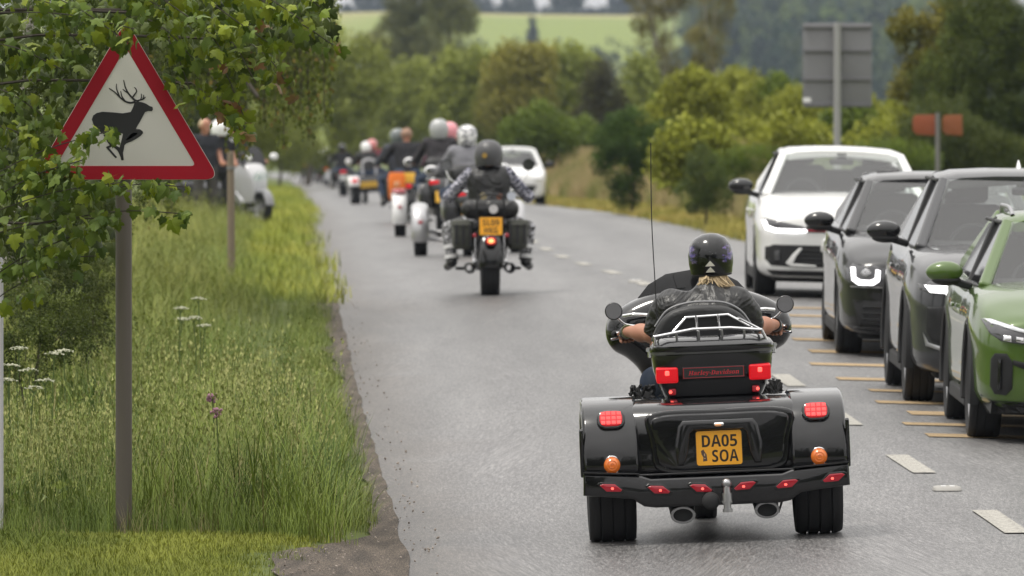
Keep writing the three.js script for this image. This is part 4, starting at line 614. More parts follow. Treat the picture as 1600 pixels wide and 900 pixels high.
// tourers with two wheels in front and one behind
function makeRoadster(label, fender, o) {
  const t = thing('three_wheeled_tourer', label, 'three-wheeler', [0, 0, 0]);
  wheel(t, [0, 0.3, 0], 0.305, 0.22, 0.2, mat.steel, 36, 'rear_wheel');
  for (const s of [-1, 1]) {
    wheel(t, [s * 0.62, 0.3, -1.7], 0.3, 0.17, 0.19, mat.steel, 36, 'front_wheel');
    const fr = []; for (let i = 0; i <= 18; i++) { const a = lerp(-0.35, 2.6, i / 18), w = 0.115; fr.push([[-w, 0.305], [-w * 0.95, 0.345], [-w * 0.6, 0.375], [0, 0.385], [w * 0.6, 0.375], [w * 0.95, 0.345], [w, 0.305], [0, 0.33]].map(([x, r]) => [s * 0.62 + x, 0.31 + r * Math.sin(a), -1.7 + r * Math.cos(a)])); }
    const f = obj('front_fender', [loft(fr)], fender, t); obj('reflector', [box(0.06, 0.045, 0.02, [s * 0.62, 0.44, -1.33], [-0.3, 0, 0], 0.008)], mat.redDim, f);
    if (o.redTop) obj('fender_cap', [stack([[0.66, 0.116, 0.2, -1.65, s * 0.62], [0.7, 0.105, 0.17, -1.65, s * 0.62], [0.71, 0.05, 0.1, -1.65, s * 0.62]], 3)], o.redTop, f);
    obj('suspension_arm', [tube([[s * 0.54, 0.32, -1.7], [s * 0.35, 0.3, -1.6], [s * 0.14, 0.34, -1.5]], 0.03), tube([[s * 0.54, 0.22, -1.75], [s * 0.3, 0.2, -1.7], [s * 0.14, 0.24, -1.6]], 0.022)], mat.steel, t);
    obj('pannier', [stack([[0.42, 0.09, 0.25, 0.02, s * 0.24], [0.5, 0.12, 0.3, 0.02, s * 0.25], [0.72, 0.12, 0.32, 0.02, s * 0.25], [0.78, 0.09, 0.26, 0.02, s * 0.24]], 4)], o.body, t);
    const m = new THREE.Group(); m.name = 'mirror'; m.position.set(s * 0.46, 1.1, -1.15); t.add(m);
    obj('shell', [sph(0.09, [0, 0, 0], [1, 0.75, 0.7], 16)], mat.white, m); obj('glass', [at(ext(roundRect(0.13, 0.09, 0.04), 0.006, 0.002), [0, 0, 0.058])], mat.mirror, m); obj('stalk', [tube([[s * -0.05, -0.04, 0], [s * -0.14, -0.1, -0.05]], 0.018)], mat.black, m);
    obj('footboard', [box(0.12, 0.04, 0.5, [s * 0.3, 0.27, -0.7], [0, 0, 0], 0.012)], mat.steel, t);
  }
  obj('body', [stack([[0.3, 0.2, 0.85, -0.85], [0.5, 0.26, 1.0, -0.85], [0.68, 0.22, 0.95, -0.8], [0.74, 0.12, 0.7, -0.75]], 3), stack([[0.45, 0.3, 0.3, -1.75], [0.75, 0.32, 0.3, -1.7], [0.98, 0.26, 0.22, -1.6], [1.05, 0.15, 0.1, -1.5]], 3)], o.body, t);
  obj('tail_body', [stack([[0.62, 0.16, 0.2, 0.2], [0.7, 0.22, 0.26, 0.16], [0.84, 0.25, 0.28, 0.1], [0.9, 0.2, 0.22, 0.05]], 4)], o.body, t);
  for (const s of [-1, 1]) obj('tail_lamp', [box(0.15, 0.062, 0.06, [s * 0.125, 0.795 - 0.004, 0.37], [0, 0, s * -0.1 - 0.1], 0.02)], mat.redGlow, t);
  obj('top_box', [stack([[0.9, 0.2, 0.16, 0.1], [0.96, 0.25, 0.2, 0.1], [1.1, 0.26, 0.2, 0.1], [1.16, 0.18, 0.14, 0.1]], 5)], o.box ?? mat.black, t);
  obj('number_plate', [at(ext(roundRect(0.23, 0.17, 0.01), 0.01, 0.002), [0.0, 0.58, 0.42], [-0.15, 0, 0])], M({ color: lin(0.75, 0.42, 0.04), roughness: 0.5 }), t);
  obj('seat', [stack([[0.66, 0.17, 0.45, -0.5], [0.74, 0.2, 0.48, -0.5], [0.78, 0.15, 0.42, -0.5]], 3)], mat.seat, t);
  obj('handlebar', [tube([[-0.4, 1.02, -0.85], [-0.25, 1.02, -1.1], [0.25, 1.02, -1.1], [0.4, 1.02, -0.85]], 0.018, 30)], mat.black, t);
  obj('windscreen', [at(ext(smoothPts([[-0.24, 0], [-0.26, 0.2], [-0.19, 0.4], [0, 0.45], [0.19, 0.4], [0.26, 0.2], [0.24, 0]], 40), 0.008, 0.002, 2), [0, 1.0, -1.4], [-0.35, 0, 0])], mat.smoke, t);
  return t;
}
{
  const B = park(makeRoadster('black three-wheeled tourer with silver front fenders, just ahead of the second bike', mat.silver, { body: paint(0.03, 0.031, 0.033) }), ground(737, 400));
  seat(B, 'rider in grey top and white helmet, on the three-wheeler with silver fenders', 'cruise', {}, -0.55, { jacket: cloth(0.2, 0.2, 0.22), helmet: MP({ map: camo([0.9, 0.9, 0.9], [0.82, 0.82, 0.83], [0.3, 0.3, 0.33], 0.7), roughness: 0.3, clearcoat: 0.8 }), hs: 1.03, full: true }, 0.06);
  const A = park(makeRoadster('black three-wheeled tourer with white front fenders and red caps', mat.white, { body: paint(0.028, 0.028, 0.03), redTop: mat.redDim }), ground(694, 369));
  seat(A, 'rider in dark jacket and pale grey helmet, on the three-wheeler with white fenders', 'cruise', {}, -0.4, { jacket: cloth(0.035, 0.032, 0.036), helmet: MP({ color: lin(0.36, 0.37, 0.37), roughness: 0.3, clearcoat: 0.6 }), hs: 1.1, full: true }, 0.1, -0.02);
  seat(A, 'front rider in plum jacket and pink helmet, on the three-wheeler with white fenders', 'cruise', {}, -0.85, { jacket: cloth(0.07, 0.02, 0.035), helmet: MP({ color: lin(0.75, 0.28, 0.32), roughness: 0.35, clearcoat: 0.6 }), hs: 1.05, full: true }, 0.06, 0.14);
  const O = park(makeBike('dark motorcycle carrying a bright orange bag on its left side', { lampDim: true, topBox: null, mirrorX: 0.4, mirrorY: 1.15, mirrorMat: mat.white, panniers: true }), ground(640, 347));
  obj('orange_bag', [stack([[0.38, 0.12, 0.1, 0.3, -0.2], [0.44, 0.15, 0.13, 0.3, -0.2], [0.78, 0.15, 0.13, 0.3, -0.2], [0.86, 0.12, 0.1, 0.3, -0.2]], 4), box(0.05, 0.06, 0.02, [-0.19, 0.65, 0.435], [0, 0, 0], 0.01)], M({ color: lin(0.72, 0.17, 0.02), roughness: 0.8 }), O);
  obj('bag_badge', [at(ext(roundRect(0.09, 0.09, 0.02), 0.012, 0.003), [-0.2, 0.66, 0.432])], M({ color: lin(0.75, 0.45, 0.25), roughness: 0.8 }), O);
  const r = seat(O, 'bareheaded rider in black jacket looking round, on the motorcycle with the orange bag', 'wide', { bulk: 1.2, sh: 0.23, elbow: [0.38, 1.08, -0.2], lean: 0.1, knee: [0.2, 0.74, -0.44], ankle: [0.22, 0.36, -0.2], toe: [0.23, 0.3, -0.4] }, -0.4, { jacket: cloth(0.014, 0.014, 0.017), helmet: null, hairMat: M({ color: lin(0.32, 0.2, 0.14), roughness: 0.8 }) }, 0.02);
  seat(O, 'second rider in slate jacket and grey helmet, ahead on the motorcycle with the orange bag', 'cruise', {}, -0.85, { jacket: cloth(0.06, 0.065, 0.08), helmet: paint(0.12, 0.14, 0.14), hs: 1.1 }, 0, -0.15);
  // trike with pale fenders
  const C = thing('trike', 'far trike with pale fender tops, two red lamps and a wide yellow plate', 'trike');
  for (const s of [-1, 1]) {
    wheel(C, [s * 0.4, 0.31, 0], 0.315, 0.25, 0.2, mat.steel, 32, 'rear_wheel');
    const f = obj('rear_fender', [extX(smoothPts([[-0.4, 0.45], [-0.3, 0.66], [0, 0.74], [0.3, 0.7], [0.42, 0.5], [0.38, 0.48], [0.2, 0.62], [-0.2, 0.62], [-0.34, 0.45]], 50), s < 0 ? -0.57 : 0.3, s < 0 ? -0.3 : 0.57, 0.02, 3)], mat.white, C);
    obj('tail_lamp', [box(0.17, 0.1, 0.06, [s * 0.42, 0.63, 0.40], [-0.2, 0, 0], 0.03)], mat.redGlow, f);
    obj('mirror', [sph(0.08, [s * 0.42, 1.12, -1.1], [1, 1, 0.5], 14)], mat.white, C);
  }
  wheel(C, [0, 0.3, -1.7], 0.3, 0.12, 0.2, mat.steel, 28, 'front_wheel');
  obj('tail_body', [stack([[0.3, 0.3, 0.4, 0], [0.4, 0.4, 0.42, 0], [0.66, 0.38, 0.42, -0.03], [0.72, 0.3, 0.35, -0.05]], 5), box(0.4, 0.4, 1.4, [0, 0.5, -0.9], [0, 0, 0], 0.1)], mat.gloss, C);
  obj('number_plate', [at(ext(roundRect(0.56, 0.16, 0.01), 0.01, 0.002), [0.0, 0.5, 0.44])], M({ color: lin(0.5, 0.3, 0.03), roughness: 0.5 }), C);
  obj('fuel_tank', [stack([[0.66, 0.12, 0.3, -1.2], [0.8, 0.18, 0.32, -1.2], [0.92, 0.06, 0.12, -1.2]], 2.6)], mat.gloss, C);
  obj('seat_back', [tube([[-0.17, 0.75, 0.1], [-0.17, 1.05, 0.12], [-0.1, 1.13, 0.12], [0.1, 1.13, 0.12], [0.17, 1.05, 0.12], [0.17, 0.75, 0.1]], 0.03, 40)], M({ color: lin(0.5, 0.5, 0.52), roughness: 0.4 }), C);
  park(C, ground(580, 318), 0.08); C.rotation.z = 0.07;
  seat(C, 'rider in black and white helmet, on the far trike with pale fenders', 'cruise', {}, -0.3, { jacket: mat.leather, helmet: mat.white, hs: 1.1 }, 0);
  seat(C, 'front rider in maroon jacket and red helmet, on the far trike with pale fenders', 'cruise', {}, -0.7, { jacket: cloth(0.18, 0.03, 0.04), helmet: paint(0.6, 0.2, 0.2), hs: 1.1 }, 0.05, 0.2);
  const D = park(makeBike('black cruiser with a broad rear tyre and pale plate, left of the far trike', { tyre: 0.26, lampY: 0.74, plateY: 0.56, lampW: 0.2, lampDim: true, plateMat: M({ color: lin(0.55, 0.56, 0.55), roughness: 0.5 }), mirrorX: 0.4 }), ground(537, 306));
  seat(D, 'rider in black hooded jacket with a pale back patch, on the broad-tyred cruiser', 'cruise', {}, -0.35, { jacket: cloth(0.012, 0.012, 0.014), helmet: mat.gloss, hs: 0.98 });
  D.updateMatrixWorld(true);
  // the head of the queue
  const far = [
    [512, 291, 'fifth', paint(0.4, 0.4, 0.42), mat.white, cloth(0.03, 0.03, 0.05), 'small black motorcycle with a pale helmet above it, beside the broad-tyred cruiser', 'rider in navy jacket and white helmet beside the broad-tyred cruiser'],
    [499, 286, 'sixth', paint(0.5, 0.05, 0.06), mat.white, cloth(0.45, 0.45, 0.47), 'red motorcycle third from the head of the queue', 'rider in pale grey jacket and white helmet third from the head of the queue'],
    [487, 283, 'seventh', paint(0.06, 0.07, 0.12), paint(0.3, 0.3, 0.32), cloth(0.03, 0.035, 0.05), 'blue-grey motorcycle with a cream box low on its back', 'rider in dark jacket and grey helmet ahead of the cream box'],
    [477, 279, 'eighth', mat.gloss, paint(0.5, 0.55, 0.62), cloth(0.02, 0.022, 0.035), 'dark motorcycle with a bright red lamp at the verge edge', 'rider in dark blue jacket and pale blue helmet at the verge edge'],
    [506, 288, 'x', mat.gloss, mat.white, cloth(0.3, 0.3, 0.32), 'black motorcycle between two others in the far queue', 'rider in light grey with white helmet in the far queue'],
    [493, 285, 'x', mat.silver, paint(0.05, 0.05, 0.06), cloth(0.1, 0.02, 0.03), 'silver motorcycle fourth from the head of the queue', 'rider in dark red jacket fourth from the head of the queue'],
    [470, 276, 'x', mat.gloss, paint(0.03, 0.03, 0.035), cloth(0.03, 0.03, 0.04), 'black motorcycle next to the head of the queue', 'rider in black jacket next to the head of the queue'],
    [462, 272, 'ninth', paint(0.3, 0.03, 0.05), paint(0.55, 0.3, 0.32), cloth(0.22, 0.05, 0.08), 'maroon motorcycle at the very head of the queue', 'rider in maroon jacket and pinkish helmet at the very head of the queue'],
  ];
  far.forEach(([px, py, n, pnt, hel, jac, lb, lr], i) => {
    const b = park(makeBike(lb, { paint: pnt, lampDim: ![2, 4].includes(i), lampW: 0.22, lampY: 0.74, topBox: i === 2 ? M({ color: lin(0.75, 0.68, 0.5), roughness: 0.6 }) : i === 3 ? paint(0.6, 0.03, 0.03) : undefined, fairing: i % 2 ? pnt : undefined, mirrorMat: mat.white }), ground(px, py));
    seat(b, lr, 'cruise', {}, -0.38, { jacket: jac, helmet: hel, hs: 1.02 });
  });
}
// ---------- parked on the left verge ----------
{
  const p = ground(380, 350), T = thing('motorcycle', 'silver white touring motorcycle parked on the left verge facing the camera', 'motorcycle', p.toArray(), Math.PI + 0.5);
  wheel(T, [0, 0.3, -0.75], 0.3, 0.12, 0.2, mat.steel, 32, 'front_wheel'); wheel(T, [0, 0.3, 0.85], 0.3, 0.16, 0.2, mat.steel, 32, 'rear_wheel');
  obj('fairing', [stack([[0.42, 0.16, 0.2, -0.45], [0.6, 0.2, 0.24, -0.45], [0.82, 0.22, 0.24, -0.42], [1.0, 0.23, 0.2, -0.36], [1.1, 0.2, 0.1, -0.3]], 3)], paint(0.5, 0.5, 0.51), T);
  const fr = []; for (let i = 0; i <= 16; i++) { const a = lerp(-0.3, 3.0, i / 16), w = 0.085; fr.push([[-w, 0.3], [-w, 0.33], [-w * 0.5, 0.35], [w * 0.5, 0.35], [w, 0.33], [w, 0.3], [0, 0.32]].map(([x, r]) => [x, 0.3 + r * Math.sin(a), -0.75 + r * Math.cos(a)])); }
  obj('front_fender', [loft(fr)], paint(0.2, 0.2, 0.21), T);
  obj('windscreen', [at(ext(smoothPts([[-0.24, 0], [-0.24, 0.2], [-0.16, 0.36], [0, 0.4], [0.16, 0.36], [0.24, 0.2], [0.24, 0]], 40), 0.008, 0.002, 2), [0, 1.05, -0.42], [0.4, 0, 0])], mat.smoke, T);
  obj('headlamp', [at(sph(0.1, [0, 0.88, -0.76], [1.4, 0.8, 0.5]))], mat.glass, T);
  obj('body', [stack([[0.5, 0.2, 0.5, 0.35], [0.7, 0.24, 0.55, 0.35], [0.8, 0.15, 0.4, 0.3]], 3)], paint(0.1, 0.1, 0.11), T); obj('engine', [box(0.4, 0.36, 0.5, [0, 0.4, 0.05], [0, 0, 0], 0.06)], mat.black, T);
  obj('top_box', [stack([[0.85, 0.22, 0.18, 0.95], [0.95, 0.26, 0.22, 0.95], [1.15, 0.22, 0.18, 0.95]], 4)], mat.black, T);
  for (const s of [-1, 1]) { obj('mirror', [sph(0.085, [s * 0.42, 1.22, -0.4], [1, 0.8, 0.5], 14)], mat.white, T); obj('pannier', [stack([[0.42, 0.1, 0.25, 0.8, s * 0.3], [0.7, 0.13, 0.3, 0.8, s * 0.3], [0.78, 0.08, 0.2, 0.8, s * 0.3]], 4)], mat.black, T); obj('crash_bar', [tube([[s * 0.2, 0.6, -0.25], [s * 0.36, 0.42, -0.3], [s * 0.2, 0.26, -0.25]], 0.02)], mat.chrome, T); }
  seat(T, 'rider in dark green top and jeans sitting on the parked white motorcycle', 'parked', { bareArms: true, elbow: [0.36, 1.02, -0.16], wrist: [0.34, 1.02, -0.42], ankle: [0.36, 0.1, -0.12], toe: [0.4, 0.05, -0.3], knee: [0.34, 0.56, -0.36] }, 0.35, { jacket: cloth(0.02, 0.03, 0.022), legs: M({ color: lin(0.02, 0.028, 0.05), roughness: 0.9 }), helmet: null });
  T.scale.setScalar(0.9);
  const q = ground(338, 354), S = T.clone(); S.name = numbered('motorcycle'); scene.add(S); S.position.copy(q).add(V(0, 0, -1.2)); S.rotation.y = Math.PI + 1.1; tag(S, 'white motorcycle on the verge half hidden behind the brown wooden post', 'motorcycle');
  const st = { bareArms: true, seat: 0.82, lean: 0.0, elbow: [0.25, 1.16, 0.03], wrist: [0.2, 1.0, -0.2], knee: [0.12, 0.5, -0.03], ankle: [0.13, 0.12, 0], toe: [0.14, 0.05, -0.16], hip: [0.1, 0.9, 0] };
  const man = makeRider('bareheaded person in dark clothes standing on the verge beside the big triangular sign', 'standing', st, onGround((320 - 800) / F * 134, 134).toArray(), Math.PI + 0.5, { jacket: cloth(0.02, 0.022, 0.028), legs: cloth(0.06, 0.055, 0.05), helmet: null });
  const w2 = makeRider('person in black jacket with white shoulder panels standing behind the parked white motorcycles', 'standing', st, onGround((343 - 800) / F * 138, 138).toArray(), Math.PI + 0.3, { jacket: cloth(0.02, 0.02, 0.024), legs: cloth(0.02, 0.02, 0.022), helmet: mat.white, hs: 1.15 });
  obj('shoulder_panel', [-1, 1].map((s) => sph(0.085, [s * 0.185, 1.385, 0], [1.1, 0.7, 1.05], 14)), mat.white, w2);
}
// ---------- cars of the oncoming lane ----------
// A car faces +z (towards the camera), origin on the road under its middle.
const tess = (g, e) => new TessellateModifier(e, 6).modify(g.index ? g.toNonIndexed() : g);
function makeCar(label, o) {
  const { L, W, H, belt, bonnet, nose, cowlZ } = o, hw = W / 2, car = thing('car', label, 'car'), pm = o.paint;
  const zF = L / 2, wb = o.wheelbase, zw = zF - o.overhang, R = o.R ?? 0.33, clr = o.clear ?? 0.2;
  // stations: z, half width, bottom, top edge height
  const sts = [[zF, hw * 0.62, clr + 0.12, nose - 0.16], [zF - 0.015, hw * 0.74, clr + 0.04, nose - 0.07], [zF - 0.07, hw * 0.85, clr, nose - 0.015], [zF - 0.2, hw * 0.935, clr - 0.01, nose + 0.035], [zF - 0.42, hw * 0.98, clr - 0.02, lerp(nose, bonnet, 0.5) + 0.02], [zF - 0.75, hw, clr - 0.02, lerp(nose, bonnet, 0.85) + 0.01], [cowlZ + 0.02, hw, clr - 0.02, bonnet + 0.01], [cowlZ - 0.5, hw, clr - 0.02, belt], [-zF + 0.9, hw, clr - 0.02, belt + 0.03], [-zF + 0.35, hw * 0.96, clr, belt + 0.02], [-zF + 0.06, hw * 0.86, clr + 0.06, belt - 0.06], [-zF, hw * 0.75, clr + 0.15, belt - 0.15]];
  const curve = (k) => mono(sts.slice().reverse().map((s) => [s[0], s[k]])), hwc = curve(1), ybc = curve(2), ytc = curve(3), rings = [];
  const N = 64, zs = []; for (let i = 0; i <= N; i++) { const t = i / N; zs.push(lerp(zF, -zF, t < 0.5 ? 0.5 * (2 * t) ** 1.7 : 1 - 0.5 * (2 - 2 * t) ** 1.7)); }
  for (const z of zs) {
    const w = hwc(z), a = ybc(z), b = ytc(z), h = b - a, sl = z > cowlZ ? 1 : 0;
    const right = [[0, a], [w * 0.6, a], [w * 0.88, a + 0.015], [w * 0.965, a + 0.08], [w * 0.985, a + h * 0.3], [w * 0.99, a + h * 0.52], [w, a + h * 0.70], [w * 0.985, a + h * 0.82], [w * 0.945, b - 0.035], [w * 0.86, b - 0.002], [w * 0.72, b + 0.012 + 0.012 * sl], [w * 0.45, b + 0.02 + 0.018 * sl], [0, b + 0.022 + 0.026 * sl]];
    const ring = [...right, ...right.slice(1, -1).reverse().map(([x, y]) => [-x, y])].map(([x, y]) => [x, y, z]);
    rings.push(new THREE.CatmullRomCurve3(ring.map((p) => V(...p)), true, 'centripetal').getPoints(72).slice(0, -1).map((p) => p.toArray()));
  }
  let g = loft(rings.reverse(), true, true, 0);
  const arches = [zw, zw - wb];
  try {
    const ev = new Evaluator(); ev.attributes = ['position', 'normal', 'uv']; ev.useGroups = false; let b = new Brush(g); b.updateMatrixWorld();
    for (const z of arches) { const c = new Brush(at(new THREE.CylinderGeometry(R + 0.055, R + 0.055, W + 1, 40), [0, R, z], [0, 0, Math.PI / 2])); c.updateMatrixWorld(); b = ev.evaluate(b, c, SUBTRACTION); b.updateMatrixWorld(); }
    g = b.geometry;
  } catch (e) { console.log('csg failed', e.message); }
  const CELL = 0.008, NX = Math.ceil((W + 0.2) / CELL), NY = Math.ceil(1.4 / CELL), depthMap = new Float32Array(NX * NY).fill(-9);
  { // how far forward the body's nose reaches at each (x, y)
    const p = (g.index ? g.toNonIndexed() : g).attributes.position;
    for (let i = 0; i < p.count; i += 3) {
      const a = [0, 1, 2].map((k) => [p.getX(i + k), p.getY(i + k), p.getZ(i + k)]); if (Math.max(a[0][2], a[1][2], a[2][2]) < cowlZ) continue;
      const den = (a[1][1] - a[2][1]) * (a[0][0] - a[2][0]) + (a[2][0] - a[1][0]) * (a[0][1] - a[2][1]); if (Math.abs(den) < 1e-9) continue;
      const i0 = Math.floor((Math.min(a[0][0], a[1][0], a[2][0]) + W / 2 + 0.1) / CELL), i1 = Math.ceil((Math.max(a[0][0], a[1][0], a[2][0]) + W / 2 + 0.1) / CELL), j0 = Math.floor(Math.min(a[0][1], a[1][1], a[2][1]) / CELL), j1 = Math.ceil(Math.max(a[0][1], a[1][1], a[2][1]) / CELL);
      for (let j = Math.max(0, j0); j <= Math.min(NY - 1, j1); j++) for (let ii = Math.max(0, i0); ii <= Math.min(NX - 1, i1); ii++) {
        const x = ii * CELL - W / 2 - 0.1, y = j * CELL, u = ((a[1][1] - a[2][1]) * (x - a[2][0]) + (a[2][0] - a[1][0]) * (y - a[2][1])) / den, v = ((a[2][1] - a[0][1]) * (x - a[2][0]) + (a[0][0] - a[2][0]) * (y - a[2][1])) / den;
        if (u < -0.02 || v < -0.02 || u + v > 1.02) continue; const z = u * a[0][2] + v * a[1][2] + (1 - u - v) * a[2][2]; if (z > depthMap[j * NX + ii]) depthMap[j * NX + ii] = z;
      }
    }
  }
  const noseZ = (x, y) => { const fx = clamp((x + W / 2 + 0.1) / CELL, 0, NX - 1.01), fy = clamp(y / CELL, 0, NY - 1.01), i = Math.floor(fx), j = Math.floor(fy), q = [depthMap[j * NX + i], depthMap[j * NX + i + 1], depthMap[(j + 1) * NX + i], depthMap[(j + 1) * NX + i + 1]], m = Math.max(...q); if (m < 0) return null; const w = q.map((v) => (v < 0 ? m : v)); return lerp(lerp(w[0], w[1], fx - i), lerp(w[2], w[3], fx - i), fy - j); };
  const bodyPart = obj('body', toCreasedNormals(clean(g.clone()), 0.6), pm, car);
  // a plate with thickness laid on the front of the body
  const patch = (name, pts, m, parent = car, off = 0.006, depth = 0.02, bevel = 0.005, edge = 0.09) => {
    let q = tess(ext(pts, depth, bevel, 2, 8), edge); const p = q.attributes.position; let last = zF;
    for (let i = 0; i < p.count; i++) { const r = noseZ(p.getX(i), p.getY(i)); if (r !== null) last = r; p.setZ(i, last + p.getZ(i) - depth + off); }
    q.deleteAttribute('normal'); q = toCreasedNormals(q, 0.6); return obj(name, q, m, parent);
  };
  const both = (pts) => [pts, pts.map(([x, y]) => [-x, y]).reverse()];
  // underside, sills, wheels
  obj('underbody', [box(W * 0.8, 0.14, L * 0.9, [0, clr + 0.02, 0], [0, 0, 0], 0.04), box(W * 0.86, 0.3, 0.1, [0, clr + 0.2, zw - R - 0.1]), box(W * 0.86, 0.3, 0.1, [0, clr + 0.2, zw - wb + R + 0.1]), ...[-1, 1].map((s) => box(0.06, 0.1, wb - R * 2.4, [s * (hw - 0.05), clr, zw - wb / 2], [0, 0, 0], 0.02))], mat.matt, car);
  for (const z of arches) for (const s of [-1, 1]) {
    wheel(car, [s * (hw - 0.125), R, z], R, 0.215, R * 0.7, o.rim ?? mat.steel, 44, 'wheel');
    if (o.cladding) { const pr = []; for (let i = 0; i <= 24; i++) { const a = lerp(-0.25, Math.PI + 0.25, i / 24); const x = hw - 0.012 + 0.008; pr.push([[s * (x - 0.05), R + 0.045], [s * x, R + 0.05], [s * (x + 0.01), R + 0.075], [s * (x - 0.005), R + 0.105], [s * (x - 0.06), R + 0.11]].map(([X, r]) => [X, R + r * Math.sin(a), z + r * Math.cos(a)])); } obj('wheel_arch_trim', [loft(pr, true, true, 0.8)], mat.matt, car); }
  }
  // greenhouse: roof, pillars, panes, seats
  const zA = cowlZ, zR = o.roofFront, zB = -zF + 0.45, zRB = -zF + 0.75, yb = belt - 0.01, rw = hw * 0.70, bw = hw * 0.90, rt = H;
  const roofRing = (dy, k) => (z, w) => { const pts = [[-w, rt - 0.085 + dy], [-w * 0.96, rt - 0.05 + dy], [-w * 0.8, rt - 0.018 + dy], [-w * 0.4, rt + dy], [0, rt + 0.006 + dy], [w * 0.4, rt + dy], [w * 0.8, rt - 0.018 + dy], [w * 0.96, rt - 0.05 + dy], [w, rt - 0.085 + dy]]; return [...pts, ...pts.slice(1, -1).reverse().map(([x, y]) => [x * 0.93, y - 0.05])].map(([x, y]) => [x, y, z]); };
  const rr_ = roofRing(0), rz = [[zR, rw * 0.93, -0.045], [zR - 0.06, rw * 0.97, -0.018], [zR - 0.3, rw, 0], [(zR + zRB) / 2, rw * 1.01, 0.004], [zRB + 0.3, rw * 0.98, -0.02], [zRB, rw * 0.92, -0.07]];
  obj('roof', [loft(rz.map(([z, w, dy]) => roofRing(dy)(z, w)).reverse(), true, true, 0.8)], o.roofPaint ?? pm, car);
  const pil = (a, b, w, d) => { const l = len3(sub3(b, a)), m = new RoundedBoxGeometry(w, l + 0.04, d, 2, Math.min(w, d) * 0.3), q = new THREE.Quaternion().setFromUnitVectors(V(0, 1, 0), V(...sub3(b, a)).normalize()); m.applyQuaternion(q); m.translate(...mix3(a, b, 0.5)); return m; };
  const pills = []; const yR = rt - 0.09;
  for (const s of [-1, 1]) { pills.push(pil([s * bw * 0.95, yb, zA], [s * rw * 0.93, yR - 0.01, zR], 0.085, 0.09), pil([s * bw * 0.93, yb, zB], [s * rw * 0.86, yR - 0.06, zRB], 0.1, 0.34)); }
  pills.forEach((q) => obj('pillar', [q], pm, car));
  for (const s of [-1, 1]) obj('door_pillar', [pil([s * bw * 0.965, yb, (zA + zB) / 2], [s * rw * 0.98, yR, (zR + zRB) / 2 + 0.1], 0.05, 0.13)], mat.black, car);
  const quad = (pts) => { const q = new THREE.BufferGeometry(), n = 10, pos = [], id = []; for (let i = 0; i <= n; i++) for (let j = 0; j <= n; j++) { const u = i / n, v = j / n, a = mix3(pts[0], pts[1], u), b = mix3(pts[3], pts[2], u), c = mix3(a, b, v); c[2] += o.bow ? 0 : 0; pos.push(...c); } for (let i = 0; i < n; i++) for (let j = 0; j < n; j++) { const a = i * (n + 1) + j; id.push(a, a + n + 1, a + n + 2, a, a + n + 2, a + 1); } q.setAttribute('position', new THREE.Float32BufferAttribute(pos, 3)); q.setIndex(id); q.computeVertexNormals(); return q; };
  const bow = (q, depth, w) => { const p = q.attributes.position; for (let i = 0; i < p.count; i++) p.setZ(i, p.getZ(i) + depth * (1 - (p.getX(i) / w) ** 2)); q.computeVertexNormals(); return q; };
  obj('windscreen', [bow(quad([[-bw * 0.93, yb + 0.01, zA - 0.01], [bw * 0.93, yb + 0.01, zA - 0.01], [rw * 0.91, yR + 0.015, zR - 0.01], [-rw * 0.91, yR + 0.015, zR - 0.01]]), 0.09, bw)], o.glass ?? mat.glass, car);
  obj('windscreen_edge', [bow(quad([[-bw * 0.93, yb - 0.03, zA + 0.02], [bw * 0.93, yb - 0.03, zA + 0.02], [bw * 0.92, yb + 0.02, zA - 0.015], [-bw * 0.92, yb + 0.02, zA - 0.015]]), 0.097, bw)], mat.black, car);
  obj('rear_window', [quad([[bw * 0.85, yb + 0.05, zB - 0.1], [-bw * 0.85, yb + 0.05, zB - 0.1], [-rw * 0.85, yR - 0.05, zRB - 0.06], [rw * 0.85, yR - 0.05, zRB - 0.06]])], mat.glass, car);
  for (const s of [-1, 1]) { const q = quad([[s * bw * 0.985, yb, zA - 0.06], [s * bw * 0.99, yb, zB + 0.1], [s * rw * 0.985, yR - 0.03, zRB + 0.15], [s * rw * 0.985, yR, zR - 0.06]]); obj('side_window', [q], mat.smoke, car); obj('window_trim', [bars([[s * bw * 0.99, yb + 0.005, zA - 0.05], [s * bw * 1.0, yb + 0.005, zB + 0.1]], 0.012, 6), bars([[s * rw * 0.99, yR + 0.01, zR], [s * rw * 1.0, yR, zRB + 0.1]], 0.014, 6)], mat.black, car);
    // mirror
    const my = belt + 0.06 + (o.mirrorUp ?? 0), mz = zA - 0.32, m = new THREE.Group(); m.name = 'door_mirror'; car.add(m);
    obj('shell', [at(new THREE.SphereGeometry(1, 24, 16), [s * (hw + 0.115), my + 0.02, mz], [0, s * 0.12, s * -0.06], [0.125, 0.072, 0.075])], o.mirrorPaint ?? mat.gloss, m);
    obj('base', [at(new THREE.SphereGeometry(1, 20, 12), [s * (hw + 0.10), my - 0.035, mz], [0, 0, 0], [0.1, 0.036, 0.06]), pil([s * (hw - 0.05), my - 0.07, mz - 0.02], [s * (hw + 0.07), my - 0.035, mz], 0.05, 0.06)], mat.black, m);
    obj('door_handle', [box(0.02, 0.028, 0.18, [s * (hw + 0.012), belt - 0.16, zA - 1.15], [0, 0, 0], 0.01)], pm, car);
    if (o.rails) obj('roof_rail', [tube([[s * rw * 0.86, rt - 0.04, zR - 0.2], [s * rw * 0.87, rt + 0.0, zR - 0.32], [s * rw * 0.9, rt + 0.015, (zR + zRB) / 2], [s * rw * 0.86, rt - 0.01, zRB + 0.25], [s * rw * 0.85, rt - 0.05, zRB + 0.15]], 0.016, 40)], mat.steel, car);
  }
  const inner = M({ color: lin(0.05, 0.05, 0.052), roughness: 0.9 });
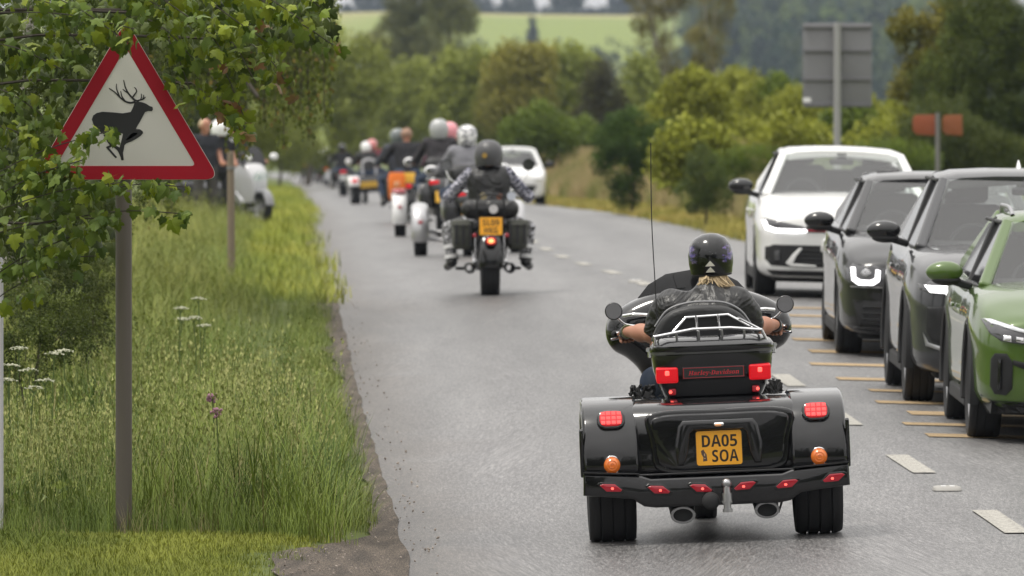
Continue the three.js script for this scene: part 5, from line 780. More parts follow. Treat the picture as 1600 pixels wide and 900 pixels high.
  obj('dashboard', [box(bw * 1.7, 0.12, 0.55, [0, yb - 0.03, zA - 0.35], [0.1, 0, 0], 0.05), at(new THREE.TorusGeometry(0.18, 0.016, 8, 28), [-0.38, yb - 0.0, zA - 0.72], [-0.4, 0, 0]), box(bw * 1.8, 0.3, L * 0.5, [0, yb - 0.4, -0.3], [0, 0, 0], 0.05)], inner, car);
  for (const s of [-1, 1]) obj('front_seat', [box(0.5, 0.62, 0.16, [s * 0.38, yb + 0.0, zA - 1.35], [-0.2, 0, 0], 0.07), box(0.27, 0.18, 0.1, [s * 0.38, yb + 0.4, zA - 1.44], [-0.15, 0, 0], 0.05)], inner, car);
  obj('rear_seat', [box(W * 0.72, 0.55, 0.18, [0, yb - 0.02, zB + 0.35], [-0.2, 0, 0], 0.06), box(0.24, 0.14, 0.09, [-0.4, yb + 0.31, zB + 0.3], [0, 0, 0], 0.04), box(0.24, 0.14, 0.09, [0.4, yb + 0.31, zB + 0.3], [0, 0, 0], 0.04)], inner, car);
  obj('rear_view_mirror', [box(0.24, 0.06, 0.04, [0, yR - 0.06, zR - 0.02], [0.2, 0, 0], 0.025), box(0.1, 0.09, 0.03, [0, yR - 0.01, zR - 0.03], [0.7, 0, 0], 0.01)], mat.black, car);
  for (const s of [-1, 1]) obj('wiper', [tube([[s * 0.1 - 0.35, yb + 0.0, zA + 0.1], [s * 0.1, yb + 0.02, zA + 0.115], [s * 0.1 + 0.3, yb + 0.012, zA + 0.09]], 0.01)], mat.black, car);
  o.front({ patch, both, car, hw, zF, nose, bonnet, clr, pm });
  return car;
}
function placeCar(car, px, py, o, turn = 0) { // px, py: where the front wheel nearest the middle of the road (picture left) touches the road
  const p = ground(px, py), d = -p.z, yaw = 0.004 + turn;
  const off = V(-(o.W / 2 - 0.02), 0, o.L / 2 - o.overhang + 0.1).applyAxisAngle(V(0, 1, 0), yaw);
  const q = p.clone().sub(off); const y0 = roadHeight(q.x, -q.z);
  car.position.set(q.x, y0, q.z); car.rotation.order = 'YXZ';
  const slope = (roadHeight(q.x, -q.z + 1.3) - roadHeight(q.x, -q.z - 1.3)) / 2.6;
  car.rotation.set(slope, yaw, -0.025); car.position.y = y0; return car;
}
const dark = M({ color: lin(0.008, 0.008, 0.009), roughness: 0.4 }), mesh_ = M({ color: lin(0.012, 0.012, 0.013), roughness: 0.8 });
const lampGlass = MP({ color: lin(0.05, 0.05, 0.055), roughness: 0.1, clearcoat: 1 }), plateWhite = M({ color: lin(0.7, 0.7, 0.68), roughness: 0.5 });
const slats = (x0, x1, ys, patch, parent, m = mat.black) => ys.forEach((y) => patch('grille_slat', [[x0, y - 0.008], [x1, y - 0.008], [x1, y + 0.008], [x0, y + 0.008]], m, parent, 0.02, 0.02, 0.003, 0.2));
{ // white hatchback with red grille strip
  const o = { L: 4.28, W: 1.79, H: 1.47, belt: 0.985, bonnet: 0.97, nose: 0.80, cowlZ: 0.98, roofFront: 0.28, wheelbase: 2.63, overhang: 0.87, R: 0.325, clear: 0.2, paint: paint(0.74, 0.74, 0.73), mirrorPaint: mat.gloss,
    front({ patch, both, car, nose }) {
      for (const p of both([[-0.84, 0.755], [-0.80, 0.77], [-0.62, 0.735], [-0.44, 0.70], [-0.40, 0.665], [-0.5, 0.645], [-0.70, 0.645], [-0.80, 0.68]])) { const l = patch('headlamp', p, lampGlass, car, 0.012); const s = p[0][0] < 0 ? 1 : -1, m = (a) => s > 0 ? a : a.map(([x, y]) => [-x, y]).reverse(); patch('lit_strip', m([[-0.835, 0.75], [-0.80, 0.75], [-0.775, 0.695], [-0.70, 0.672], [-0.40, 0.668], [-0.40, 0.64], [-0.5, 0.632], [-0.72, 0.635], [-0.80, 0.66]]), mat.drl, l, 0.022, 0.015, 0.004); }
      patch('grille', [[-0.41, 0.705], [-0.3, 0.71], [0.3, 0.71], [0.41, 0.705], [0.41, 0.64], [-0.41, 0.64]], dark, car, 0.008); patch('red_strip', [[-0.41, 0.667], [0.41, 0.667], [0.41, 0.652], [-0.41, 0.652]], M({ color: lin(0.35, 0.01, 0.03), roughness: 0.4 }), car, 0.018, 0.012, 0.003);
      const low = patch('lower_grille', [[-0.80, 0.49], [-0.72, 0.515], [0.72, 0.515], [0.80, 0.49], [0.80, 0.37], [0.74, 0.31], [0.5, 0.3], [-0.5, 0.3], [-0.74, 0.31], [-0.80, 0.37]], mesh_, car, 0.01, 0.03); slats(-0.5, 0.5, [0.345, 0.385, 0.425, 0.465], patch, low);
      for (const p of both([[-0.60, 0.335], [-0.53, 0.43], [-0.47, 0.49], [-0.44, 0.485], [-0.50, 0.40], [-0.53, 0.335], [-0.3, 0.322], [-0.3, 0.305], [-0.55, 0.305]])) patch('intake_blade', p, o.paint, low, 0.026, 0.02);
      for (const p of both([[-0.71, 0.46], [-0.66, 0.46], [-0.66, 0.36], [-0.71, 0.36]])) patch('fog_lamp', p, lampGlass, low, 0.022, 0.012);
      patch('splitter', [[-0.78, 0.265], [0.78, 0.265], [0.72, 0.215], [-0.72, 0.215]], dark, car, 0.03, 0.04);
      patch('number_plate', [[-0.26, 0.565], [0.26, 0.565], [0.26, 0.455], [-0.26, 0.455]], plateWhite, car, 0.03, 0.02, 0.003, 0.3);
      patch('badge', smoothPts([[0, 0.76], [0.055, 0.70], [0, 0.645], [-0.055, 0.70]], 24), mat.steel, car, 0.022, 0.015);
    } };
  placeCar(makeCar('white hatchback with lit strip headlamps, rearmost of the four cars queueing on the right', o), 1178, 461, o);
}
{ // black hatchback
  const o = { L: 4.26, W: 1.79, H: 1.46, belt: 0.985, bonnet: 0.96, nose: 0.78, cowlZ: 0.95, roofFront: 0.26, wheelbase: 2.63, overhang: 0.86, R: 0.32, clear: 0.19, paint: paint(0.005, 0.005, 0.006), mirrorPaint: mat.gloss,
    front({ patch, both, car }) {
      for (const p of both([[-0.85, 0.73], [-0.78, 0.755], [-0.60, 0.74], [-0.42, 0.70], [-0.42, 0.60], [-0.55, 0.575], [-0.74, 0.585], [-0.83, 0.64]])) { const l = patch('headlamp', p, lampGlass, car, 0.012); const s = p[0][0] < 0 ? 1 : -1, m = (a) => s > 0 ? a : a.map(([x, y]) => [-x, y]).reverse();
        patch('lit_strip', m([[-0.80, 0.725], [-0.765, 0.725], [-0.76, 0.645], [-0.72, 0.625], [-0.64, 0.625], [-0.605, 0.645], [-0.60, 0.715], [-0.565, 0.705], [-0.57, 0.62], [-0.62, 0.585], [-0.74, 0.585], [-0.79, 0.62]]), mat.drl, l, 0.024, 0.015, 0.003); patch('projector', smoothPts([[-0.68, 0.72], [-0.64, 0.685], [-0.68, 0.65], [-0.72, 0.685]], 20), mat.chrome, l, 0.02, 0.012, 0.003); }
      patch('grille', [[-0.42, 0.69], [0.42, 0.69], [0.42, 0.60], [-0.42, 0.60]], dark, car, 0.008); patch('grille_chrome', [[-0.80, 0.575], [0.80, 0.575], [0.80, 0.563], [-0.80, 0.563]], mat.steel, car, 0.012, 0.012, 0.003);
      const low = patch('lower_grille', [[-0.78, 0.46], [0.78, 0.46], [0.72, 0.26], [-0.72, 0.26]], mesh_, car, 0.008, 0.02); slats(-0.7, 0.7, [0.31, 0.36, 0.41], patch, low, mat.gloss);
      patch('splitter', [[-0.82, 0.25], [0.82, 0.25], [0.78, 0.215], [-0.78, 0.215]], mat.gloss, car, 0.02, 0.03); patch('number_plate', [[-0.26, 0.56], [0.26, 0.56], [0.26, 0.45], [-0.26, 0.45]], plateWhite, car, 0.02, 0.02, 0.003, 0.3);
    } };
  placeCar(makeCar('black hatchback with lit U-shaped headlamp, second from the back of the car queue', o), 1306, 552, o);
}
{ // grey SUV
  const o = { L: 4.37, W: 1.90, H: 1.65, belt: 1.09, bonnet: 1.08, nose: 0.93, cowlZ: 0.85, roofFront: 0.2, wheelbase: 2.68, overhang: 0.88, R: 0.37, clear: 0.24, paint: paint(0.032, 0.033, 0.036, 0.1), mirrorPaint: mat.gloss, cladding: true, rails: false, mirrorUp: 0.03,
    front({ patch, both, car }) {
      for (const p of both([[-0.88, 0.86], [-0.80, 0.885], [-0.5, 0.86], [-0.46, 0.82], [-0.5, 0.79], [-0.8, 0.795], [-0.87, 0.82]])) { const l = patch('headlamp', p, lampGlass, car, 0.012); const s = p[0][0] < 0 ? 1 : -1, m = (a) => s > 0 ? a : a.map(([x, y]) => [-x, y]).reverse(); patch('lit_strip', m([[-0.84, 0.855], [-0.62, 0.855], [-0.60, 0.815], [-0.66, 0.80], [-0.80, 0.805]]), mat.drl, l, 0.024, 0.015, 0.004); }
      const gr = patch('grille', [[-0.46, 0.86], [0.46, 0.86], [0.46, 0.77], [-0.46, 0.77]], dark, car, 0.008); slats(-0.44, 0.44, [0.79, 0.815, 0.84], patch, gr);
      for (const p of both([[-0.82, 0.70], [-0.66, 0.705], [-0.62, 0.66], [-0.62, 0.47], [-0.68, 0.43], [-0.78, 0.46], [-0.82, 0.53]])) { patch('side_intake', p, dark, car, 0.01, 0.025); }
      for (const p of both([[-0.84, 0.52], [-0.80, 0.45], [-0.68, 0.415], [-0.60, 0.42], [-0.60, 0.40], [-0.70, 0.39], [-0.82, 0.425]])) patch('intake_trim', p, mat.steel, car, 0.016, 0.02);
      patch('lower_grille', [[-0.55, 0.56], [0.55, 0.56], [0.6, 0.40], [-0.6, 0.40]], mesh_, car, 0.008); patch('skid_plate', [[-0.72, 0.34], [0.72, 0.34], [0.66, 0.26], [-0.66, 0.26]], M({ color: lin(0.12, 0.1, 0.08), roughness: 0.5 }), car, 0.02, 0.03); patch('number_plate', [[-0.26, 0.68], [0.26, 0.68], [0.26, 0.57], [-0.26, 0.57]], plateWhite, car, 0.02, 0.02, 0.003, 0.3);
    } };
  const c = placeCar(makeCar('dark grey SUV with black door mirror, between the black hatchback and the green car', o), 1412, 627, o);
  obj('aerial_fin', [stack([[1.64, 0.022, 0.08, -1.0], [1.68, 0.012, 0.05, -1.02], [1.71, 0.004, 0.015, -1.04]], 2.5, 20)], mat.white, c);
}
{ // green crossover
  const o = { L: 4.39, W: 1.83, H: 1.47, belt: 0.98, bonnet: 0.975, nose: 0.80, cowlZ: 0.9, roofFront: 0.2, wheelbase: 2.65, overhang: 0.89, R: 0.345, clear: 0.23, paint: paint(0.06, 0.112, 0.014, 0.1), mirrorPaint: paint(0.06, 0.112, 0.014, 0.1), cladding: true, rails: true,
    front({ patch, both, car }) {
      for (const p of both([[-0.86, 0.80], [-0.80, 0.805], [-0.62, 0.755], [-0.38, 0.70], [-0.36, 0.635], [-0.5, 0.635], [-0.74, 0.665], [-0.81, 0.71]])) { const l = patch('headlamp', p, lampGlass, car, 0.012); const s = p[0][0] < 0 ? 1 : -1, m = (a) => s > 0 ? a : a.map(([x, y]) => [-x, y]).reverse(); patch('lamp_strip', m([[-0.845, 0.803], [-0.80, 0.803], [-0.62, 0.75], [-0.40, 0.70], [-0.40, 0.685], [-0.63, 0.73], [-0.80, 0.775]]), M({ color: lin(0.7, 0.72, 0.75), roughness: 0.2 }), l, 0.022, 0.015, 0.004); for (const x of [-0.70, -0.62, -0.54, -0.46]) patch('lamp_cell', m([[x - 0.025, 0.705 - (x + 0.7) * 0.1], [x + 0.025, 0.70 - (x + 0.7) * 0.1], [x + 0.025, 0.66 - (x + 0.7) * 0.06], [x - 0.025, 0.668 - (x + 0.7) * 0.06]]), mat.chrome, l, 0.02, 0.012, 0.003); }
      const gr = patch('grille', [[-0.37, 0.68], [0.37, 0.68], [0.37, 0.62], [-0.37, 0.62]], dark, car, 0.008);
      for (const p of both([[-0.80, 0.545], [-0.775, 0.585], [-0.70, 0.585], [-0.66, 0.53], [-0.66, 0.36], [-0.70, 0.315], [-0.77, 0.32], [-0.80, 0.37]])) { const a = patch('air_curtain', p, dark, car, 0.012, 0.03); patch('fin', p[0][0] < 0 ? [[-0.755, 0.55], [-0.735, 0.55], [-0.735, 0.35], [-0.755, 0.35]] : [[0.735, 0.55], [0.755, 0.55], [0.755, 0.35], [0.735, 0.35]], mat.gloss, a, 0.026, 0.02, 0.004); }
      const low = patch('lower_grille', [[-0.66, 0.545], [-0.50, 0.515], [-0.40, 0.545], [0.40, 0.545], [0.50, 0.515], [0.66, 0.545], [0.66, 0.515], [0.46, 0.44], [0.36, 0.31], [-0.36, 0.31], [-0.46, 0.44], [-0.66, 0.515]], mesh_, car, 0.01, 0.03); slats(-0.36, 0.36, [0.36, 0.41, 0.46, 0.51], patch, low);
      patch('skirt', [[-0.85, 0.31], [-0.78, 0.275], [0.78, 0.275], [0.85, 0.31], [0.80, 0.19], [-0.80, 0.19]], mat.matt, car, 0.016, 0.03); patch('number_plate', [[-0.26, 0.60], [0.26, 0.60], [0.26, 0.49], [-0.26, 0.49]], plateWhite, car, 0.025, 0.02, 0.003, 0.3);
    } };
  placeCar(makeCar('metallic green crossover with green mirror, cut off by the right frame edge', o), 1512, 684, o);
}
{ // distant white car
  const o = { L: 3.9, W: 1.68, H: 1.46, belt: 0.95, bonnet: 0.94, nose: 0.76, cowlZ: 0.85, roofFront: 0.25, wheelbase: 2.5, overhang: 0.75, R: 0.31, clear: 0.2, paint: paint(0.75, 0.75, 0.75), mirrorPaint: mat.black,
    front({ patch, both, car }) { for (const p of both([[-0.76, 0.72], [-0.5, 0.69], [-0.48, 0.61], [-0.7, 0.62]])) patch('headlamp', p, mat.chrome, car, 0.012); patch('lower_grille', [[-0.6, 0.5], [0.6, 0.5], [0.5, 0.3], [-0.5, 0.3]], dark, car, 0.008); patch('number_plate', [[-0.26, 0.5], [0.26, 0.5], [0.26, 0.4], [-0.26, 0.4]], plateWhite, car, 0.03, 0.02, 0.003, 0.3); } };
  const c = makeCar('distant small white car coming past the motorcycles in the oncoming lane', o); const p = ground(800, 320); c.position.copy(p); c.position.z -= 1.5; c.rotation.y = Math.atan2(centre(-p.z - 3) - centre(-p.z + 3), 6) * 0.6;
}
// ---------- signs and posts ----------
const postGrey = M({ color: lin(0.125, 0.105, 0.088), roughness: 0.6 }), signGrey = M({ color: lin(0.2, 0.2, 0.205), roughness: 0.55, metalness: 0.2 });
{
  const foot = ground(190, 838), d = -foot.z, t = thing('road_sign', 'red and white triangular road sign with a leaping stag, on a brown-grey post', 'road sign', foot.toArray());
  const u = d / F, X = (px) => (px - 190) * u, Y = (py) => CAM_H + (250 - py) * u - foot.y;   // metres on the sign's own plane
  obj('post', [cyl(0.0435, 0.0445, Y(140) + 0.02, [X(192.5), (Y(140) - 0.02) / 2, -0.055], [0, 0, 0], 28), sph(0.0435, [X(192.5), Y(140), -0.055], [1, 0.3, 1])], M({ color: lin(0.095, 0.08, 0.066), roughness: 0.5, bumpMap: leatherBump, bumpScale: 0.001 }), t);
  const tri = (in_, r) => { // rounded triangle inset by in_
    const A = [X(197), Y(31) - in_ * 2], B = [X(50) + in_ * 1.73, Y(281) + in_], C = [X(344) - in_ * 1.73, Y(281) + in_], s = new THREE.Shape(), pts = [A, B, C];
    pts.forEach((p, i) => { const a = pts[(i + 2) % 3], b = pts[(i + 1) % 3], da = nrm3([a[0] - p[0], a[1] - p[1], 0]), db = nrm3([b[0] - p[0], b[1] - p[1], 0]); const p0 = [p[0] + da[0] * r, p[1] + da[1] * r], p1 = [p[0] + db[0] * r, p[1] + db[1] * r]; i ? s.lineTo(...p0) : s.moveTo(...p0); s.quadraticCurveTo(p[0], p[1], ...p1); });
    s.closePath(); return s;
  };
  const face = obj('sign_plate', [at(ext(tri(0.0, 0.085), 0.006, 0.0012, 2), [0, 0, 0])], M({ color: lin(0.6, 0.585, 0.55), roughness: 0.5 }), t);
  const border = tri(0.002, 0.083); border.holes.push(new THREE.Path(tri(0.075, 0.03).getPoints(10)));
  obj('red_border', [at(ext(border, 0.003, 0.0006, 1), [0, 0, 0.006])], MP({ color: lin(0.3, 0.003, 0.014), roughness: 0.6, specularIntensity: 0.5 }), face);
  const Z = (x, y) => [X(x / 2.813), Y(y / 2.813)];
  const poly = (p) => p.map(([x, y]) => Z(x, y)).reverse();
  const body = [[404, 525], [410, 508], [425, 497], [450, 491], [500, 494], [540, 498], [575, 492], [586, 470], [592, 452], [600, 446], [594, 436], [604, 440], [612, 447], [628, 450], [645, 457], [658, 466], [671, 470], [673, 481], [668, 489], [652, 488], [638, 493], [628, 512], [616, 535], [603, 556], [598, 567], [615, 568], [627, 576], [630, 585], [619, 597], [600, 610], [578, 622], [556, 630], [548, 638], [545, 655], [541, 672], [543, 690], [544, 704], [533, 703], [529, 680], [522, 662], [512, 652], [505, 646], [512, 640], [526, 648], [531, 630], [537, 606], [541, 588], [520, 582], [497, 580], [486, 583], [484, 595], [478, 601], [462, 592], [440, 580], [424, 565], [412, 548]];
  const stag = [ext(poly(body), 0.003, 0.0005, 1), ext(poly([[556, 618], [580, 606], [600, 592], [607, 584], [590, 582], [578, 588], [566, 600], [555, 612]]), 0.003, 0.0005, 1)];
  const stroke = (pts, w0, w1) => { const c = smoothPts(pts.map(([x, y]) => Z(x, y)), 14, false), L = [], R = []; c.forEach((p, i) => { const a = c[Math.max(0, i - 1)], b = c[Math.min(c.length - 1, i + 1)], n = nrm3([-(b[1] - a[1]), b[0] - a[0], 0]), w = lerp(w0, w1, i / (c.length - 1)) * u / 2.813 / 2; L.push([p[0] + n[0] * w, p[1] + n[1] * w]); R.push([p[0] - n[0] * w, p[1] - n[1] * w]); }); return at(ext([...L, ...R.reverse()], 0.0028, 0.0004, 1), [0, 0, rr(0, 0.0002)]); };
  for (const [p, a, b] of [[[[597, 447], [575, 452], [552, 446], [527, 427], [505, 405], [480, 388]], 10, 4], [[[527, 427], [518, 405], [512, 385], [513, 368]], 7, 3], [[[552, 446], [537, 425], [533, 410], [531, 400]], 6, 3], [[[598, 445], [582, 430], [565, 410], [552, 385], [544, 352]], 10, 4], [[[582, 430], [590, 418], [601, 402], [596, 388], [590, 384]], 7, 3], [[[565, 410], [550, 400], [540, 392]], 6, 3], [[[602, 444], [615, 440], [630, 436], [640, 426]], 8, 4], [[[618, 439], [622, 428], [622, 412]], 6, 3], [[[628, 436], [632, 426], [632, 417]], 5, 3], [[[470, 645], [487, 665], [500, 680], [512, 693]], 9, 8], [[[497, 640], [520, 660], [532, 684], [540, 704]], 8, 8], [[[462, 590], [478, 620], [488, 640], [470, 648]], 16, 8]]) stag.push(stroke(p, a, b));
  obj('stag_symbol', stag.map((g) => at(g, [0, 0, 0.0062])), M({ color: lin(0.008, 0.008, 0.009), roughness: 0.5 }), face);
  obj('clip', [box(0.11, 0.03, 0.05, [X(192.5), Y(160), -0.03]), box(0.11, 0.03, 0.05, [X(192.5), Y(255), -0.03])], mat.steel, t);
}
{ // a bare post farther along the verge
  const f = ground(361, 443), t = thing('wooden_post', 'weathered brown post on the verge, left of the parked white motorcycle', 'post', f.toArray());
  obj('shaft', [cyl(0.036, 0.042, 1.36, [0, 0.68, 0], [0, 0, 0.006], 18), sph(0.036, [-0.004, 1.36, 0], [1, 0.35, 1], 14)], M({ color: lin(0.2, 0.16, 0.115), roughness: 0.9, bumpMap: leatherBump, bumpScale: 0.008 }), t);
  obj('collar', [cyl(0.045, 0.045, 0.03, [0, 1.2, 0])], signGrey, t);
}
{ // white edge of a marker post at the left frame edge
  const p = P(-7, 790, 46.9), y = groundY(p.x, 46.9), t = thing('marker_post', 'white marker post standing at the left edge of the picture', 'post', [p.x, y, -46.9]);
  obj('post', [box(0.083, 2.03 - 0.55 - y + 0.0, 0.05, [0, (1.48 - y) / 2, 0], [0, 0, 0], 0.012)], M({ color: lin(0.55, 0.54, 0.58), roughness: 0.6 }), t);
  obj('cap', [stack([[1.475 - y, 0.043, 0.027], [1.50 - y, 0.036, 0.02], [1.505 - y, 0.01, 0.008]], 4, 24)], mat.steel, t);
}
{ // back of a large sign
  const d = 135, b = onGround((1308 - 800) / F * d, d), t = thing('sign_panel', 'back of a grey rectangular road sign on one post, behind the white hatchback', 'road sign', b.toArray()), u = d / F, Y = (py) => CAM_H + (250 - py) * u - b.y;
  obj('post', [cyl(0.057, 0.057, Y(34) - 0.01, [0, (Y(34) - 0.01) / 2, 0.03], [0, 0, 0], 22)], M({ color: lin(0.3, 0.3, 0.295), roughness: 0.5, metalness: 0.2 }), t);
  const y0 = Y(168), y1 = Y(36), xs = [-0.535, 0.545];
  obj('panel', [at(ext(roundRect(xs[1] - xs[0], y1 - y0, 0.04, (xs[0] + xs[1]) / 2, (y0 + y1) / 2), 0.012, 0.003, 2), [0, 0, -0.085])], M({ color: lin(0.19, 0.19, 0.2), roughness: 0.6 }), t);
  for (const py of [42, 79, 124, 164]) obj('rail', [box(1.06, 0.035, 0.04, [0.005, Y(py), -0.055], [0, 0, 0], 0.006), box(1.06, 0.012, 0.012, [0.005, Y(py) - 0.024, -0.045], [0, 0, 0], 0.003)], M({ color: lin(0.13, 0.13, 0.135), roughness: 0.6 }), t);
  for (const py of [42, 79, 124, 164]) obj('post_clip', [box(0.14, 0.045, 0.03, [0, Y(py), -0.02], [0, 0, 0], 0.006)], signGrey, t);
  obj('sticker', [box(0.12, 0.07, 0.002, [-0.47, Y(156), -0.072], [0, 0, 0], 0.0008)], mat.white, t);
}
{ // orange sign half lost in the bushes
  const d = 150, b = onGround((1465 - 800) / F * d, d), t = thing('orange_sign', 'small faded orange sign on a grey post in front of the dark tree', 'road sign', b.toArray()), u = d / F, Y = (py) => CAM_H + (250 - py) * u - b.y;
  obj('post', [cyl(0.04, 0.04, Y(176), [0, Y(176) / 2, 0.03], [0, 0, 0], 16)], M({ color: lin(0.16, 0.155, 0.15), roughness: 0.7 }), t);
  const w = 33 * u;
  for (const [x0, x1, m] of [[-39, -4, lin(0.27, 0.07, 0.028)], [7, 38, lin(0.25, 0.08, 0.03)]]) obj('panel', [at(ext([[x0 * u + 0.04, Y(180)], [x1 * u, Y(179)], [x1 * u + 0.01, Y(212)], [x0 * u + 0.06, Y(210)], [x0 * u, Y(203)], [x0 * u, Y(186)]].reverse(), 0.02, 0.004, 2), [0, 0, -0.02])], M({ color: m, roughness: 0.8 }), t);
}
// ---------- leaves ----------
const leafMat = MP({ color: lin(1, 1, 1), roughness: 0.55, transmission: 0.42, thickness: 0, specularIntensity: 0.3 });
const bladeMat = MP({ color: lin(1, 1, 1), roughness: 0.7, transmission: 0.3, thickness: 0, specularIntensity: 0.3 });
const bark = M({ color: lin(0.07, 0.058, 0.045), roughness: 0.95, bumpMap: leatherBump, bumpScale: 0.02 }), birchBark = M({ color: lin(0.34, 0.32, 0.29), roughness: 0.85, bumpMap: leatherBump, bumpScale: 0.01 });
function mapleLeaf(dx) { // five-lobed leaf, one unit long, stalk at the origin
  const half = [[0.0, 0.02], [0.15, -0.07], [0.40, -0.02], [0.32, 0.13], [0.42, 0.17], [0.60, 0.36], [0.53, 0.40], [0.55, 0.50], [0.36, 0.47], [0.26, 0.52], [0.30, 0.66], [0.22, 0.70], [0.16, 0.82], [0.08, 0.84], [0, 1.02]];
  const pos = [], id = [];
  for (const s of [-1, 1]) { const b = pos.length / 3; pos.push(0, 0.3, 0.02); for (const [x, y] of half) pos.push(s * x, y, -Math.abs(x) * (0.22 + dx) - (y - 0.3) ** 2 * (0.3 + dx) + 0.03 * Math.sin(y * 9 + dx * 20)); for (let i = 0; i + 1 < half.length; i++) s > 0 ? id.push(b, b + 1 + i, b + 2 + i) : id.push(b, b + 2 + i, b + 1 + i); }
  const b = pos.length / 3; pos.push(-0.008, 0.02, 0, 0.008, 0.02, 0, 0.0, -0.55, 0.09); id.push(b, b + 2, b + 1);
  const g = new THREE.BufferGeometry(); g.setAttribute('position', new THREE.Float32BufferAttribute(pos, 3)); g.setIndex(id); g.computeVertexNormals(); return g;
}
const mapleLeaves = [0.0, 0.12, 0.25, -0.08].map(mapleLeaf);
function leafClump(n, long, wide, spread, droop = 0, flat = 1) { // small leaves scattered through a ball of radius 1
  const pos = [], nor = [], id = [], q = new THREE.Quaternion(), e = new THREE.Euler();
  for (let i = 0; i < n; i++) {
    let c; do c = V(rr(-1, 1), rr(-1, 1), rr(-1, 1)); while (c.length() > 1); c.multiplyScalar(spread); c.y *= flat;
    e.set(rr(-1.1, 1.1) - droop, rr(0, 6.283), rr(-0.9, 0.9)); q.setFromEuler(e); const b = pos.length / 3, L = long * rr(0.7, 1.25), W = wide * rr(0.7, 1.25);
    const nn = V(0, 0, 1).applyQuaternion(q);
    for (const p of [[0, -L / 2, 0], [W / 2, -L * 0.05, W * 0.15], [0, L / 2, -L * 0.12], [-W / 2, -L * 0.05, W * 0.15]]) { const v = V(...p).applyQuaternion(q).add(c); pos.push(v.x, v.y, v.z); nor.push(nn.x, nn.y, nn.z); }
    id.push(b, b + 1, b + 2, b, b + 2, b + 3);
  }
  const g = new THREE.BufferGeometry(); g.setAttribute('position', new THREE.Float32BufferAttribute(pos, 3)); g.setAttribute('normal', new THREE.Float32BufferAttribute(nor, 3)); g.setIndex(id); return g;
}
const clumps = { broad: [leafClump(26, 0.5, 0.34, 1), leafClump(26, 0.5, 0.34, 1)], fine: [leafClump(44, 0.32, 0.17, 1, 0.3), leafClump(44, 0.32, 0.17, 1, 0.3)], needle: [leafClump(40, 0.62, 0.1, 1, 1.0, 0.7)] };
const tmpM = new THREE.Matrix4(), tmpQ = new THREE.Quaternion(), tmpE = new THREE.Euler();
function scatter(name, geo, m, list, parent, kind) { // list of [position, size, colour, euler?, stretch?]
  const im = new THREE.InstancedMesh(geo, m, list.length); im.name = name; im.castShadow = im.receiveShadow = true;
  list.forEach(([p, s, c, e, st], i) => { e ? tmpE.set(...e) : tmpE.set(rr(-0.5, 0.5), rr(0, 6.283), rr(-0.5, 0.5)); tmpM.compose(p, tmpQ.setFromEuler(tmpE), st ? V(s * st[0], s * st[1], s * st[2]) : V(s, s, s)); im.setMatrixAt(i, tmpM); im.setColorAt(i, c); });
  if (kind) im.userData.kind = kind; parent.add(im); return im;
}
const tone = (a, b, t, v = 0.2) => { const k = 1 + rr(-v, v); return lin(lerp(a[0], b[0], t) * k, lerp(a[1], b[1], t) * k, lerp(a[2], b[2], t) * k); };
// lobes: [x, y, z, rx, ry, rz, count] relative to the foot; colours from the deep tone to the outer tone
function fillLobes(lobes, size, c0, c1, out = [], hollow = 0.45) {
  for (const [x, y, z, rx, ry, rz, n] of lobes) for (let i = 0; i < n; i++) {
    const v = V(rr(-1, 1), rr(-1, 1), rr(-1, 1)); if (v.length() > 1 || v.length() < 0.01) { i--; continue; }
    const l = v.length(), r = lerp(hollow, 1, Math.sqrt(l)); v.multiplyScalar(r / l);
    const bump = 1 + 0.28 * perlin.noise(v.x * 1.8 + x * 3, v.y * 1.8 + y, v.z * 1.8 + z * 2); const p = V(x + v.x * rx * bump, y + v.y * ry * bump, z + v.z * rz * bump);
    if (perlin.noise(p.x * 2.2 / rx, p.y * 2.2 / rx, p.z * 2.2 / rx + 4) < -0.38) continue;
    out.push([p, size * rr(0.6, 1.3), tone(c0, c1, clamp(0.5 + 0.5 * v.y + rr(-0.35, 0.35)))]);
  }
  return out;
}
function trunkGeo(h, r, lean = 0, forks = []) {
  const l = [at(new THREE.CylinderGeometry(1, 1, 1, 10, 8), [0, 0.5, 0])], p = l[0].attributes.position;
  for (let i = 0; i < p.count; i++) { const t = p.getY(i), k = r * (1 - 0.75 * t) * (t < 0.05 ? 1.4 : 1); p.setXYZ(i, p.getX(i) * k + lean * t * t * h + 0.04 * h * Math.sin(t * 5), t * h, p.getZ(i) * k); }
  l[0].computeVertexNormals();
  for (const [y, x1, y1, z1] of forks) l.push(tube([[lean * (y / h) ** 2 * h, y, 0], [x1 * 0.5, lerp(y, y1, 0.65), z1 * 0.5], [x1, y1, z1]], r * 0.28, 10, 6));
  return merge(l);
}
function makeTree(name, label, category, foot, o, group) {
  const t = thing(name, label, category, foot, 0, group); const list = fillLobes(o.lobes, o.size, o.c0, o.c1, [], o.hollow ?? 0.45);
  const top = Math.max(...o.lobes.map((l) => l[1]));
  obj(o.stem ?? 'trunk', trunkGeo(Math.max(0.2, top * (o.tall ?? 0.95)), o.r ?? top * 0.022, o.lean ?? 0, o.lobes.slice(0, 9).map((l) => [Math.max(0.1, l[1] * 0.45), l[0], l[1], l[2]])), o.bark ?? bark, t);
  const g = clumps[o.kind ?? 'broad']; scatter(o.leafPart ?? 'crown', pick(g), leafMat, list, t, 'stuff'); return t;
}
